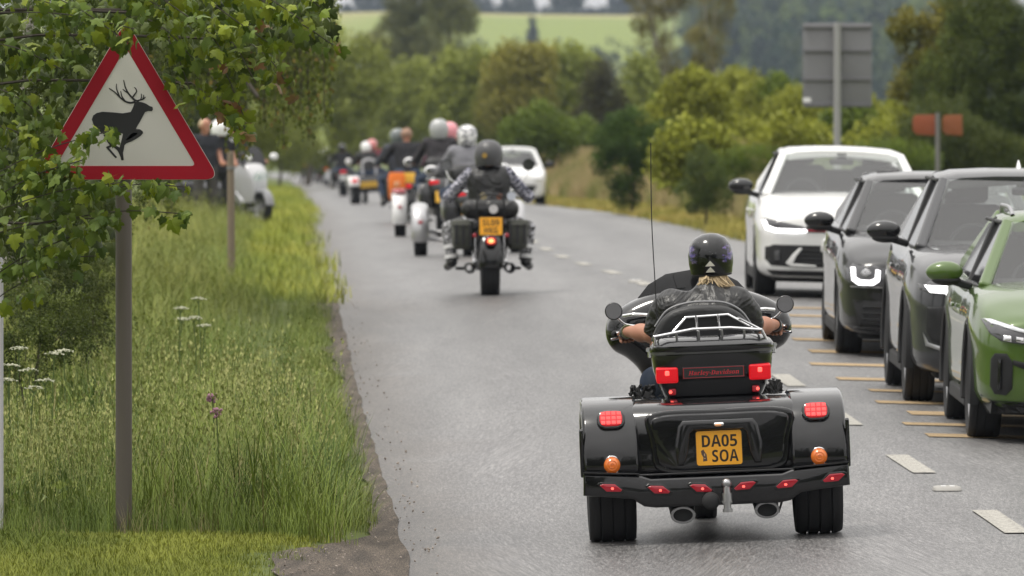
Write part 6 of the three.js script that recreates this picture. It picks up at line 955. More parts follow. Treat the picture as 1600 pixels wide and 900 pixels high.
// crowns given by outline: [px, py, rx, ry] in photograph pixels at distance d, thickness from their own width
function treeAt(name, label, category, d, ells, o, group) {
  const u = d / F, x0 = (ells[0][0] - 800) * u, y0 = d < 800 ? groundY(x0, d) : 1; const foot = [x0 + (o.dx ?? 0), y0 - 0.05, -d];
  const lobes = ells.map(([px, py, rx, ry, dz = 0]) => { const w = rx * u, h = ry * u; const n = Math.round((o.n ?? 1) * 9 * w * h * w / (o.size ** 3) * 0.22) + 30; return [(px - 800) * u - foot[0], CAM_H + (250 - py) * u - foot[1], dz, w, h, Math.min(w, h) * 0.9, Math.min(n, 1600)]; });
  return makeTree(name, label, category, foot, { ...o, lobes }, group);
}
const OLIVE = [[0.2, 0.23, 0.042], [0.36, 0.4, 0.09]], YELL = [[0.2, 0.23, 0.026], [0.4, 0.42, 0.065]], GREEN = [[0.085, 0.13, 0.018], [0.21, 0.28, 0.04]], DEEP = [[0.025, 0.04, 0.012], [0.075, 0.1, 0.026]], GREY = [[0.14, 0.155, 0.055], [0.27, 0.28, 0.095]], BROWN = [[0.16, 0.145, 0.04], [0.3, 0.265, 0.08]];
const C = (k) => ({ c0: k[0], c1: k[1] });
// middle distance, left to right
treeAt('willow_tree', 'olive willow behind the hanging birch on the left', 'tree', 340, [[520, 110, 34, 70], [545, 160, 38, 80], [500, 190, 40, 70], [575, 120, 30, 60]], { size: 0.34, ...C(OLIVE), n: 0.9 });
treeAt('willow_tree', 'dark grey-green tree with drooping branches above the broad-tyred cruiser', 'tree', 470, [[560, 110, 30, 60], [590, 150, 34, 80], [545, 190, 35, 60], [590, 90, 20, 30]], { size: 0.4, ...C(GREY), n: 0.9 });
treeAt('spruce_tree', 'tall dark spruce rising out of the frame on the left', 'tree', 620, [[640, 95, 58, 36], [632, 60, 54, 34], [648, 30, 46, 30], [640, 0, 38, 30], [645, -30, 30, 28]], { size: 0.55, n: 1.4, ...C(GREY), kind: 'needle', r: 0.22, tall: 1 });
treeAt('pine_tree', 'slender pine right of the tall spruce', 'tree', 600, [[708, 60, 32, 50], [700, 10, 30, 40], [690, -20, 28, 30], [722, 25, 24, 30], [700, 100, 34, 30]], { size: 0.5, ...C(GREY), kind: 'fine', r: 0.16, tall: 1, n: 1.2 });
treeAt('bushy_tree', 'round olive tree below the tall spruce', 'tree', 420, [[640, 150, 46, 50], [620, 195, 44, 50], [668, 195, 42, 50], [655, 120, 30, 30]], { size: 0.38, ...C(OLIVE) });
treeAt('bushy_tree', 'broad olive tree in the middle behind the riders', 'tree', 400, [[725, 130, 46, 44], [700, 170, 46, 50], [755, 175, 48, 50], [735, 205, 55, 40], [765, 120, 30, 32], [728, 96, 34, 24], [770, 102, 30, 22], [700, 118, 24, 24]], { size: 0.38, ...C(OLIVE) });
treeAt('bushy_tree', 'yellowish tree over the distant white car', 'tree', 370, [[800, 120, 42, 40], [822, 160, 46, 46], [785, 165, 40, 46], [838, 110, 30, 28], [806, 90, 30, 22], [845, 92, 22, 20]], { size: 0.36, ...C([[0.2, 0.2, 0.036], [0.38, 0.35, 0.08]]) });
treeAt('bushy_tree', 'dull brown-green tree left of the dark cone-shaped bush', 'tree', 390, [[880, 130, 38, 34], [862, 165, 40, 40], [905, 170, 36, 40], [850, 100, 26, 20], [884, 92, 30, 22], [910, 110, 24, 24]], { size: 0.38, ...C(OLIVE) });
treeAt('leafy_bush', 'bright green bush behind the distant white car', 'bush', 260, [[840, 195, 36, 36], [815, 215, 36, 32], [870, 215, 32, 30], [855, 235, 44, 24]], { size: 0.22, ...C(GREEN), stem: 'stem', leafPart: 'foliage' });
treeAt('conifer_tree', 'dark brownish cone-shaped bush in the middle of the far side', 'tree', 300, [[938, 118, 20, 28], [940, 150, 34, 30], [935, 182, 40, 32], [960, 175, 26, 26]], { size: 0.26, ...C([[0.035, 0.034, 0.014], [0.085, 0.078, 0.03]]), kind: 'fine', n: 1.1 });
treeAt('bushy_tree', 'yellow-green tree right of the dark cone-shaped bush', 'tree', 350, [[1000, 140, 34, 34], [985, 170, 34, 34], [1030, 170, 36, 32], [1000, 110, 20, 20]], { size: 0.34, ...C(OLIVE) });
treeAt('birch_tree', 'tall thin birch leaning left out of the frame', 'tree', 380, [[1020, 60, 20, 34], [1012, 25, 26, 26], [1040, 5, 30, 22], [1042, 90, 16, 34], [1056, 130, 14, 30], [1000, -15, 34, 18], [1065, -10, 28, 18]], { size: 0.3, ...C(BROWN), kind: 'fine', bark: birchBark, r: 0.12, tall: 1.02, n: 0.55, lean: -0.04, dx: 0.5 });
treeAt('birch_tree', 'tall thin birch right of the leaning one', 'tree', 365, [[1112, 50, 22, 34], [1108, 95, 22, 36], [1120, 10, 26, 30], [1098, 130, 18, 30], [1085, 75, 14, 28], [1118, -20, 30, 20]], { size: 0.3, ...C(BROWN), kind: 'fine', bark: birchBark, r: 0.11, tall: 1.02, n: 0.6 });
const scrub = [[1300, 240, 60, 34, 'green bush low behind the white hatchback roof'], [1375, 235, 56, 36, 'green bush low right of the grey sign post'], [1225, 225, 50, 34, 'green bush left of the grey sign post foot'], [1325, 200, 46, 36, 'yellow-green bush right of the grey sign post'], [1395, 205, 44, 40, 'yellow-green bush left of the orange sign'], [1265, 235, 44, 30, 'low green bush beneath the grey sign panel'], [1060, 165, 40, 30, 'yellow-green bush at the foot of the thin birches'], [1080, 150, 50, 34, 'olive bush high behind the thin birches'], [1150, 150, 50, 36, 'olive bush behind the yellow-green bushes left of the sign'], [1210, 160, 46, 36, 'olive green bush just left of the grey sign panel'], [1030, 205, 44, 36, 'green bush above the loose shrub in the tan grass'], [1050, 195, 46, 38, 'low yellow-green bush left of the thin birches'], [1115, 185, 50, 40, 'yellow-green bush below the thin birches'], [1175, 180, 48, 40, 'yellow-green bush between the birches and the grey sign'], [1235, 190, 46, 42, 'green bush left of the grey sign post'], [1000, 215, 40, 34, 'small green bush behind the dark roadside shrub'], [1290, 205, 46, 40, 'yellow-green bush behind the grey sign post'], [1350, 205, 44, 48, 'tall green bush right of the grey sign'], [905, 220, 40, 30, 'yellowish bush left of the dark roadside shrub'], [1085, 225, 60, 28, 'light green bush low behind the roadside grass'], [1165, 225, 56, 30, 'light green bush behind the white hatchback mirror']];
scrub.forEach(([px, py, rx, ry, lb], i) => treeAt('leafy_bush', lb, 'bush', px < 1010 ? 292 : 235 - (i % 4) * 14 - (py > 212 ? 40 : 0), [[px, py, rx, ry], [px - rx * 0.5, py + ry * 0.35, rx * 0.6, ry * 0.7], [px + rx * 0.5, py + ry * 0.3, rx * 0.65, ry * 0.75], [px + rx * 0.1, py - ry * 0.7, rx * 0.4, ry * 0.5], [px, py + ry * 1.0, rx * 1.1, ry * 0.6], [px - rx * 0.3, py + ry * 1.6, rx * 0.9, ry * 0.6], [px + rx * 0.4, py + ry * 1.6, rx * 0.9, ry * 0.6]], { size: 0.19, n: 1.3, ...C(i % 3 === 0 ? GREEN : YELL), stem: 'stem', leafPart: 'foliage' }));
treeAt('roadside_shrub', 'dark green shrub spilling towards the road right of centre', 'bush', 168, [[985, 225, 38, 36], [972, 262, 30, 40], [1005, 235, 34, 32], [955, 222, 24, 26], [980, 292, 24, 30], [1030, 212, 26, 24], [942, 255, 14, 20], [1042, 238, 16, 18], [992, 186, 18, 16], [960, 192, 14, 14]], { size: 0.13, n: 1.3, ...C([[0.03, 0.065, 0.012], [0.1, 0.17, 0.03]]), stem: 'stem', leafPart: 'foliage', kind: 'fine' });
treeAt('roadside_shrub', 'loose green shrub in the tan grass left of the white hatchback', 'bush', 140, [[1100, 275, 30, 40], [1085, 305, 28, 26], [1120, 300, 26, 32], [1095, 250, 20, 26]], { size: 0.1, ...C([[0.055, 0.085, 0.018], [0.14, 0.18, 0.045]]), stem: 'stem', leafPart: 'foliage', kind: 'fine', n: 0.9 });
treeAt('leafy_bush', 'bright green low bush beside the white hatchback roof', 'bush', 150, [[1180, 250, 44, 24], [1140, 258, 36, 22], [1230, 262, 40, 24], [1290, 268, 60, 22]], { size: 0.12, ...C(GREEN), stem: 'stem', leafPart: 'foliage', kind: 'fine' });
treeAt('leafy_bush', 'green low bush between the grey sign post and the orange sign', 'bush', 158, [[1370, 245, 46, 26], [1420, 250, 50, 30], [1340, 262, 36, 22]], { size: 0.12, ...C(GREEN), stem: 'stem', leafPart: 'foliage', kind: 'fine' });
treeAt('broadleaf_tree', 'dark green tree filling the upper right corner', 'tree', 172, [[1545, 80, 76, 76], [1580, 150, 80, 80], [1515, 165, 66, 66], [1570, 230, 86, 60], [1500, 230, 66, 54], [1600, 30, 76, 70], [1640, 130, 80, 120], [1470, 130, 46, 50], [1530, 20, 60, 50], [1540, 275, 90, 34]], { size: 0.17, ...C([[0.05, 0.075, 0.014], [0.15, 0.19, 0.035]]), n: 1.1, kind: 'fine', dx: 1.2 });
treeAt('broadleaf_tree', 'yellowing tree with rusty leaves beside the dark corner tree', 'tree', 182, [[1440, 70, 36, 40], [1480, 50, 42, 46], [1415, 40, 26, 22], [1450, 120, 44, 40], [1520, 20, 44, 36], [1480, 100, 46, 44], [1425, 140, 30, 26]], { size: 0.17, ...C([[0.11, 0.12, 0.018], [0.28, 0.25, 0.04]]), n: 0.6, dx: 0.6 });
treeAt('leafy_bush', 'dark bush behind the orange sign', 'bush', 162, [[1465, 205, 60, 50], [1420, 235, 50, 40], [1510, 235, 60, 50], [1570, 255, 70, 40], [1470, 262, 70, 30]], { size: 0.15, ...C([[0.045, 0.065, 0.014], [0.14, 0.17, 0.035]]), stem: 'stem', leafPart: 'foliage', kind: 'fine' });
// left hedgerow behind the verge
const left = [[435, 205, 44, 50, 330, OLIVE, 'light green bush behind the parked white motorcycle'], [470, 225, 30, 30, 420, YELL, 'pale green bush at the far end of the verge'], [385, 170, 60, 70, 230, OLIVE, 'olive bush behind the hanging birch leaves'], [300, 200, 80, 90, 165, DEEP, 'dark bush behind the triangular sign'], [480, 130, 40, 60, 390, OLIVE, 'olive tree beyond the birch tips']];
for (const [px, py, rx, ry, d, k, lb] of left) treeAt('hedge_bush', lb, 'bush', d, [[px, py, rx, ry], [px - rx * 0.4, py + ry * 0.5, rx * 0.8, ry * 0.6], [px + rx * 0.4, py + ry * 0.5, rx * 0.7, ry * 0.6], [px + rx * 0.1, py - ry * 0.7, rx * 0.7, ry * 0.6]], { size: 0.0011 * d, ...C(k), stem: 'stem', leafPart: 'foliage', kind: 'fine' });
// ---------- the hills ----------
{
  const hillY = (x, d) => { const X = x / d * F + 800; const up = smooth(900, 2500, d); const crest = 2.03 + (222 + 14 * smooth(1150, 1500, X) + 4 * Math.sin(X * 0.012)) / F * 2500; return lerp(-6, crest, up) - Math.max(0, d - 2550) * 0.06 + 1.2 * perlin.noise(x * 0.01, d * 0.004, 3); };
  const rows = []; for (let d = 900; d <= 3400; d += 40) { const r = []; for (let x = -900; x <= 900; x += 30) r.push([x, hillY(x, d), -d]); rows.push(r); }
  const g = sheet(rows, ([x, y, z]) => { const d = -z, n = perlin.noise(x * 0.012, d * 0.005, 5); const a = [0.17, 0.21, 0.035], b = [0.3, 0.26, 0.1]; const t = smooth(-0.1, 0.15, n + (d > 2150 ? 0.25 : -0.25)); const X = x / d * F + 800; const w = smooth(1080, 1180, X); return a.map((v, i) => lerp(lerp(v, b[i], t * 0.8), [0.05, 0.07, 0.03][i], w)); });
  obj('hill', g, M({ vertexColors: true, roughness: 1 })).userData.kind = 'structure';
  const far = (px, d) => { const x = (px - 800) / F * d; return [x, hillY(x, d), -d]; };
  // crest and field trees: a few shapes, each tree placed singly
  const protos = [];
  const shapes = [['conifer_tree', (h) => [[0, h * 0.25, 0, h * 0.2, h * 0.14, h * 0.2, 60], [0, h * 0.5, 0, h * 0.15, h * 0.16, h * 0.15, 50], [0, h * 0.78, 0, h * 0.09, h * 0.2, h * 0.09, 36]], [[0.018, 0.032, 0.02], [0.045, 0.065, 0.035]]], ['round_tree', (h) => [[0, h * 0.6, 0, h * 0.36, h * 0.34, h * 0.36, 90], [h * 0.2, h * 0.45, 0, h * 0.24, h * 0.24, h * 0.2, 40], [-h * 0.2, h * 0.5, 0, h * 0.24, h * 0.26, h * 0.2, 40]], [[0.025, 0.04, 0.018], [0.06, 0.08, 0.03]]], ['tall_tree', (h) => [[0, h * 0.72, 0, h * 0.2, h * 0.26, h * 0.2, 46], [h * 0.1, h * 0.5, 0, h * 0.14, h * 0.18, h * 0.14, 26], [-h * 0.1, h * 0.85, 0, h * 0.14, h * 0.16, h * 0.12, 26]], [[0.03, 0.04, 0.024], [0.07, 0.08, 0.045]]]];
  const spots = [[556, 24, 9, 2], [575, 26, 8, 1], [596, 25, 10, 2], [745, 30, 9, 0], [762, 31, 8, 0], [790, 31, 8.5, 0], [812, 31, 7, 1], [828, 31, 9, 0], [868, 32, 9, 2], [888, 32, 10, 1], [905, 32, 9, 2], [958, 34, 10, 0], [972, 34, 9, 0], [985, 34, 7, 1], [1010, 35, 8, 2], [1046, 35, 9, 0], [1120, 32, 11, 0], [1138, 31, 12, 2], [1152, 30, 13, 0], [1186, 30, 12, 1], [1205, 29, 13, 0], [1222, 28, 14, 0], [1246, 28, 13, 0], [1262, 28, 14, 2], [1286, 28, 13, 0], [1310, 28, 14, 0], [1335, 28, 13, 1], [1362, 28, 14, 0], [1390, 28, 13, 0]];
  const lab = ['dark conifer', 'rounded tree', 'tall thin tree'];
  spots.forEach(([px, py, h, k], i) => {
    let t; const pos = far(px, 2480 + (i % 3) * 14);
    if (!protos[k]) { const [n, f, c] = shapes[k]; t = makeTree(n, `${lab[k]} on the skyline of the far hill`, 'tree', pos, { lobes: f(10), size: 0.95, c0: c[0], c1: c[1], kind: k === 0 ? 'needle' : 'broad', r: 0.2, hollow: 0.2 }, `${lab[k]}s on the skyline`); protos[k] = t; t.scale.setScalar(h / 10); return; }
    t = protos[k].clone(); t.name = numbered(protos[k].name.replace(/_\d+$/, '')); scene.add(t); t.position.set(...pos); t.rotation.y = i; t.scale.setScalar(h / 10);
  });
  // trees standing in the fields below the crest
  for (const [px, d, h, k, lb] of [[832, 1900, 7, 0, 'lone dark conifer standing in the bright field'], [775, 1500, 5, 0, 'small dark pointed tree at the lower edge of the bright field'], [570, 1700, 5, 1, 'small dark tree low in the left field'], [850, 1550, 5, 1, 'rounded blue-grey tree below the lone conifer'], [812, 1520, 4.5, 1, 'low blue-grey tree left of the lone conifer'], [905, 1500, 5, 1, 'blue-grey tree at the lower right of the bright field']]) { const t = protos[k].clone(); t.name = numbered('field_tree'); scene.add(t); t.position.set(...far(px, d)); t.scale.setScalar(h / 10); t.userData = { label: lb, category: 'tree' }; }
  { const list = []; for (let i = 0; i < 420; i++) { const px = rr(530, 1120), d = 2470 + rr(-8, 8), p = far(px, d); list.push([V(p[0], p[1] + rr(0, 2.0), p[2]), rr(1.2, 2.2), tone([0.02, 0.032, 0.018], [0.05, 0.06, 0.03], rnd())]); } const im = scatter('crest_hedge', clumps.broad[0], leafMat, list, scene, 'stuff'); im.userData.label = 'dark hedge running along the crest of the far hill'; }
  { const list = []; for (let i = 0; i < 800; i++) { const px = rr(1075, 1480), d = rr(1500, 2440), [x, y, z] = far(px, d), h = rr(8, 15), cone = rnd() < 0.45, q = rr(0.3, 1.9), c0 = (cone ? [0.014, 0.028, 0.018] : [0.04, 0.065, 0.024]).map((v) => v * q), c1 = (cone ? [0.035, 0.06, 0.035] : [0.13, 0.17, 0.055]).map((v) => v * q); for (let k = 0; k < 16; k++) { const t = rnd(), w = cone ? h * 0.2 * (1.05 - t) : h * 0.34 * Math.sqrt(Math.max(0.05, 1 - (2 * t - 1) ** 2)), a = rr(0, 6.283); list.push([V(x + Math.cos(a) * w * rnd(), y + t * h, z + Math.sin(a) * w * rnd()), rr(0.9, 1.7), tone(c0, c1, t)]); } }
    const im = scatter('far_wood', clumps.broad[1], leafMat, list, scene, 'stuff'); im.userData.label = 'hazy blue wood covering the far hillside on the right'; }
  { const list = []; for (let i = 0; i < 260; i++) { const px = rr(530, 1100), d = rr(1250, 1700), [x, y, z] = far(px, d), h = rr(4.5, 9); for (let k = 0; k < 9; k++) list.push([V(x + rr(-1, 1) * h * 0.4, y + rnd() * h, z + rr(-1, 1) * h * 0.4), rr(0.7, 1.2), tone([0.03, 0.042, 0.02], [0.07, 0.085, 0.035], rnd())]); } const im = scatter('valley_wood', clumps.broad[0], leafMat, list, scene, 'stuff'); im.userData.label = 'blue-grey wood in the valley below the bright field'; }
}
// ---------- the birch hanging over the verge, left ----------
{
  const d = 78, foot = onGround(-4.6, d), t = thing('birch_tree', 'birch with long drooping branches of small leaves hanging over the verge', 'tree', foot.toArray());
  const L = (px, py, dz) => { const p = P(px, py, d + dz); return [p.x - foot.x, p.y - foot.y, p.z - foot.z]; };
  obj('trunk', [trunkGeo(5.2, 0.14, 0.06)], birchBark, t);
  const limbs = [], leaves = [], tips = [[528, 30], [505, 60], [515, 110], [498, 150], [480, 130], [505, 190], [470, 190], [450, 170], [440, 120], [425, 160], [410, 190], [400, 150], [385, 200], [470, 60], [440, 50], [420, 90], [350, 160], [330, 120], [300, 190], [370, 110], [372, 232], [384, 245], [362, 215], [392, 225], [260, 330], [255, 300], [270, 280], [245, 350], [280, 310], [485, 20], [455, 230], [490, 220], [520, 75], [535, -10], [460, 100]];
  for (let i = 0; i < 130; i++) {
    const [tx, ty] = i < tips.length ? tips[i] : [rr(230, 520), rr(20, 190)], dz = rr(-2.2, 3.5), len = rr(60, 190), x = tx + rr(-12, 12), top = ty - len;
    const a = L(x - rr(15, 45), top, dz), b = L(x - rr(0, 8), top + len * 0.35, dz), c = L(x, ty, dz); const pts = [a, b, mix3(b, c, 0.6), c];
    limbs.push(tube(pts, 0.004, 8, 4));
    if (i < 46) limbs.push(tube([[0.2, 4 + rr(0, 1), 0], mix3([0.2, 4.8, 0], a, 0.6), a], 0.018, 6, 4));
    const curve = new THREE.CatmullRomCurve3(pts.map((p) => V(...p)));
    for (let k = 0; k < 46; k++) { const p = curve.getPoint(Math.sqrt(rr(0.02, 1))).add(V(rr(-0.07, 0.07), rr(-0.06, 0.03), rr(-0.07, 0.07))); const warm = rnd() < 0.1; leaves.push([p, rr(0.035, 0.06), warm ? tone([0.2, 0.13, 0.03], [0.22, 0.17, 0.04], rnd()) : tone([0.07, 0.095, 0.016], [0.2, 0.235, 0.04], rnd()), [rr(-0.5, 0.5) + 3.1, rr(0, 6.28), rr(-0.6, 0.6)]]); }
  }
  obj('branches', limbs, bark, t);
  const leaf = new THREE.BufferGeometry(); leaf.setAttribute('position', new THREE.Float32BufferAttribute([0, 0, 0, 0.34, 0.3, 0.06, 0.26, 0.62, 0.02, 0, 1, -0.08, -0.26, 0.62, 0.02, -0.34, 0.3, 0.06], 3)); leaf.setIndex([0, 1, 2, 0, 2, 3, 0, 3, 4, 0, 4, 5]); leaf.computeVertexNormals();
  scatter('foliage', leaf, leafMat, leaves, t, 'stuff');
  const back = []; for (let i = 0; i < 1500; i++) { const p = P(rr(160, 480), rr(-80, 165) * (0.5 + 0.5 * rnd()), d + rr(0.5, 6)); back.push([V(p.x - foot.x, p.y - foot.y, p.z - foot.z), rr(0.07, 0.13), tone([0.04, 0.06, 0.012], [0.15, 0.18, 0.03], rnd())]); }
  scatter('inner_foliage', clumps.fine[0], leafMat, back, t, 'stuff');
}
// ---------- dark thicket behind the sign, left ----------
for (const [d, ells, lb, k] of [[58, [[40, 60, 150, 110], [60, 190, 150, 90], [20, 300, 150, 110], [30, 420, 110, 90], [180, 80, 130, 90]], 'dark thicket behind the sycamore leaves on the left', [[0.04, 0.06, 0.012], [0.13, 0.17, 0.03]]], [64, [[130, 260, 110, 90], [120, 360, 80, 90], [90, 450, 80, 70], [200, 200, 100, 90]], 'deep green bush behind the triangular sign post', [[0.05, 0.075, 0.014], [0.15, 0.19, 0.035]]]]) treeAt('hedge_bush', lb, 'bush', d, ells, { size: 0.07, c0: k[0], c1: k[1], stem: 'stem', leafPart: 'foliage', kind: 'fine', n: 0.42, hollow: 0.2, r: 0.012 });
treeAt('bramble_bush', 'low tangled bramble in front of the thicket at the left edge', 'bush', 55, [[30, 500, 110, 60], [110, 510, 60, 50], [20, 560, 80, 40]], { size: 0.06, c0: [0.05, 0.075, 0.014], c1: [0.16, 0.2, 0.04], stem: 'stem', leafPart: 'foliage', kind: 'fine', n: 0.3, hollow: 0.1, r: 0.01 });
treeAt('bramble_bush', 'low tangled bramble left of the sign post', 'bush', 60, [[130, 420, 60, 70], [100, 480, 70, 60], [150, 500, 50, 50], [60, 420, 60, 60]], { size: 0.06, c0: [0.055, 0.075, 0.016], c1: [0.17, 0.2, 0.05], stem: 'stem', leafPart: 'foliage', kind: 'fine', n: 0.3, hollow: 0.1, r: 0.01 });
// ---------- the sycamore with its branches round the sign ----------
{
  const d = 46.2, foot = onGround(-4.4, d + 0.6), t = thing('sycamore_tree', 'sycamore whose lobed green leaves frame the triangular sign', 'tree', foot.toArray());
  const at3 = (px, py, dz) => { const p = P(px, py, d + dz); return V(p.x - foot.x, p.y - foot.y, p.z - foot.z); };
  const limbs = [trunkGeo(3.6, 0.16, 0.03)], near = [], rest = [];
  const sprays = [];
  // [px0, py0, px1, py1, leaves, dz, tint]  a twig from its base to its tip
  const add = (x0, y0, x1, y1, n, dz, spread = 26, tint = 0) => sprays.push([x0, y0, x1, y1, n, dz, spread, tint]);
  add(-60, 300, 170, 205, 18, -0.25, 20);  add(-60, 350, 190, 285, 22, -0.3, 26); add(120, 310, 290, 292, 12, -0.28, 16); add(-40, 330, 130, 250, 16, -0.22, 28); add(-60, 380, 180, 340, 20, -0.2, 30); add(60, 350, 300, 335, 10, -0.28, 14);
  add(-60, 470, 110, 370, 18, -0.1, 34); add(-60, 440, 150, 400, 12, 0.1, 30); add(-60, 300, 100, 260, 16, 0.0, 34); add(-60, 520, 60, 430, 12, 0.1, 40);
  add(-40, 20, 210, 45, 18, -0.2, 26); add(20, -30, 205, 70, 12, -0.25, 16); add(-60, 60, 100, 110, 18, 0, 34); add(-60, 120, 80, 190, 18, 0.1, 36); add(-60, 190, 70, 230, 14, 0.1, 34); add(-60, -10, 120, 20, 18, 0.1, 34); add(0, -40, 130, 75, 16, 0.2, 36);
  add(150, -40, 300, 30, 16, 0.1, 28, 0.3); add(220, -40, 380, 40, 18, 0.1, 30, 0.4); add(280, -40, 420, 20, 14, 0.2, 28, 0.6); add(260, 0, 345, 75, 14, 0.15, 26, 0.5); add(330, -30, 470, 30, 16, 0.2, 26, 0.7); add(380, -40, 500, 10, 12, 0.3, 24, 0.6);
  add(300, 20, 440, 80, 14, 0.3, 24, 0.7); add(330, 30, 400, 130, 14, 0.3, 26, 0.6); add(320, 60, 380, 180, 14, 0.35, 24, 0.8); add(330, 120, 385, 205, 12, 0.35, 20, 1); add(250, 40, 300, 150, 12, 0.3, 30, 0.4); add(380, 60, 455, 140, 8, 0.4, 22, 0.9); add(400, 20, 520, 70, 8, 0.4, 22, 0.8); add(300, 130, 350, 190, 8, 0.4, 24, 0.9); add(210, 20, 300, 90, 12, 0.25, 28, 0.3); add(-60, 230, 60, 300, 12, 0.2, 36); add(90, -40, 250, 10, 16, 0.2, 30, 0.1);
  for (const [x0, y0, x1, y1, n, dz, spread, tint] of sprays) {
    const a = at3(x0, y0, dz + 0.35), m = at3(lerp(x0, x1, 0.55), lerp(y0, y1, 0.55) - 12, dz + 0.15), b = at3(x1, y1, dz); const curve = new THREE.CatmullRomCurve3([a, m, b]);
    limbs.push(new THREE.TubeGeometry(curve, 10, 0.0032, 5)); if (rnd() < 0.22) limbs.push(tube([[rr(-0.1, 0.15), a.y * 0.85, 0.1], mix3([0, a.y, 0.1], a.toArray(), 0.6), a.toArray()], 0.008, 6, 5));
    const N = Math.round(n * 2.35);
    for (let i = 0; i < N; i++) {
      const tt = Math.sqrt(rr(0.03, 1)), p = curve.getPoint(Math.min(1, tt)), off = spread / F * d; p.add(V(rr(-1, 1) * off * 0.8, rr(-1, 0.6) * off * 0.8, rr(-0.14, 0.14)));
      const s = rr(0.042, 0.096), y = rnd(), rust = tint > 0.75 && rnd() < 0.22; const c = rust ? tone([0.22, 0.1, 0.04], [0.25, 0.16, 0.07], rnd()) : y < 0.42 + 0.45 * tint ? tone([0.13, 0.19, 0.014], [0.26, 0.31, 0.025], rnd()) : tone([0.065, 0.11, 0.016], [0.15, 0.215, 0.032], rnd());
      near.push([p, s, c, [rr(-1.6, 1.0), rr(-1.5, 1.5), Math.PI + rr(-1.1, 1.1)], tt]);
    }
  }
  // fuller foliage deeper in the crown
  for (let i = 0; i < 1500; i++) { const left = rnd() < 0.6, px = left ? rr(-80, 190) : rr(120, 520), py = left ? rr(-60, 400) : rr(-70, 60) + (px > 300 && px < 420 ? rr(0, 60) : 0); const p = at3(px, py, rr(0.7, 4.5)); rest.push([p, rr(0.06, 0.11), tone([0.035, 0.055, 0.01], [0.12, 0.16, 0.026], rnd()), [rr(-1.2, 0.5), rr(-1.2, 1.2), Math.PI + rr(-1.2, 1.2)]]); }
  obj('branches', limbs, bark, t);
  near.sort((a, b) => b[0].z - a[0].z || 0);
  // the 300 nearest leaves are leaves of their own, of a few shapes and tints
  const tints = Array.from({ length: 14 }, (_, i) => { const m = leafMat.clone(); m.color.copy(i < 2 ? lin(0.2 + i * 0.03, 0.1 + i * 0.05, 0.045) : i < 6 ? tone([0.13, 0.19, 0.014], [0.26, 0.31, 0.025], (i - 2) / 3, 0) : tone([0.065, 0.11, 0.016], [0.15, 0.215, 0.032], (i - 6) / 7, 0)); return m; });
  const nearest = (c) => { let b = 0, bd = 9; tints.forEach((m, i) => { const e = (m.color.r - c.r) ** 2 + (m.color.g - c.g) ** 2 + (m.color.b - c.b) ** 2; if (e < bd) { bd = e; b = i; } }); return tints[b]; };
  const order = near.map((l, i) => [l, i]).sort((a, b) => b[0][0].z - a[0][0].z).map((x) => x[0]);
  order.slice(0, 300).forEach(([p, s, c, e], i) => { const m = obj('leaf', mapleLeaves[i % 4], nearest(c), t); m.position.copy(p); m.rotation.set(...e); m.scale.setScalar(s); });
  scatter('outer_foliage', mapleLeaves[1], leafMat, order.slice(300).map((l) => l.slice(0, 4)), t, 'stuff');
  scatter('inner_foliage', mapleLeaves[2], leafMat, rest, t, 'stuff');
}
// ---------- grass ----------
function tuft(n, h, w, spread, lean, seedHead = 0, segs = 3) {
  const pos = [], id = [];
  for (let i = 0; i < n; i++) {
    const a = rr(0, 6.283), r = spread * Math.sqrt(rnd()), x = Math.cos(a) * r, z = Math.sin(a) * r, H = h * rr(0.5, 1.1), dir = rr(0, 6.283), ln = lean * rr(0.3, 1.3) * H, ww = w * rr(0.6, 1.2), b = pos.length / 3, tx = Math.cos(dir + 1.57), tz = Math.sin(dir + 1.57);
    for (let k = 0; k <= segs; k++) { const t = k / segs, cx = x + Math.cos(dir) * ln * t * t, cz = z + Math.sin(dir) * ln * t * t, cy = H * (t - 0.18 * lean * t * t), q = k === segs ? 0.0 : ww * (1 - 0.7 * t) / 2; pos.push(cx - tx * q, cy, cz - tz * q, cx + tx * q, cy, cz + tz * q); if (k) { const c = b + (k - 1) * 2; id.push(c, c + 1, c + 3, c, c + 3, c + 2); } }
    if (rnd() < seedHead) { const cx = x + Math.cos(dir) * ln, cz = z + Math.sin(dir) * ln, cy = H * (1 - 0.18 * lean); for (let k = 0; k < 5; k++) { const c = pos.length / 3, px = cx + rr(-0.01, 0.01), py = cy + rr(-0.07, 0.03), pz = cz + rr(-0.01, 0.01); pos.push(px, py, pz, px + rr(-0.014, 0.014), py + 0.012, pz + rr(-0.014, 0.014), px + rr(-0.008, 0.008), py + 0.03, pz); id.push(c, c + 1, c + 2); } }
  }
  const g = new THREE.BufferGeometry(); g.setAttribute('position', new THREE.Float32BufferAttribute(pos, 3)); g.setIndex(id); g.computeVertexNormals();
  const nn = g.attributes.normal; for (let i = 0; i < nn.count; i++) { const v = V(nn.getX(i), nn.getY(i) + 0.8, nn.getZ(i)).normalize(); nn.setXYZ(i, v.x, v.y, v.z); } return g;
}
function grassPatch(name, label, geo, n, place, colour, size) {
  const list = []; let guard = 0; while (list.length < n && guard++ < n * 4) { const q = place(); if (!q) continue; const [x, d] = q; list.push([onGround(x, d), size(x, d), colour(x, d), [rr(-0.12, 0.12), rr(0, 6.283), rr(-0.12, 0.12)]]); }
  const im = scatter(name, geo, bladeMat, list, scene, 'stuff'); im.userData.label = label; return im;
}
const patchy = (x, d, f = 0.6, s = 0) => 0.5 + 0.9 * perlin.noise(x * f, d * f * 0.35, s);
const leftEdge = (d) => edgeL(d) - 0.21 + 0.2 * perlin.noise(d * 0.6, 2, 9);
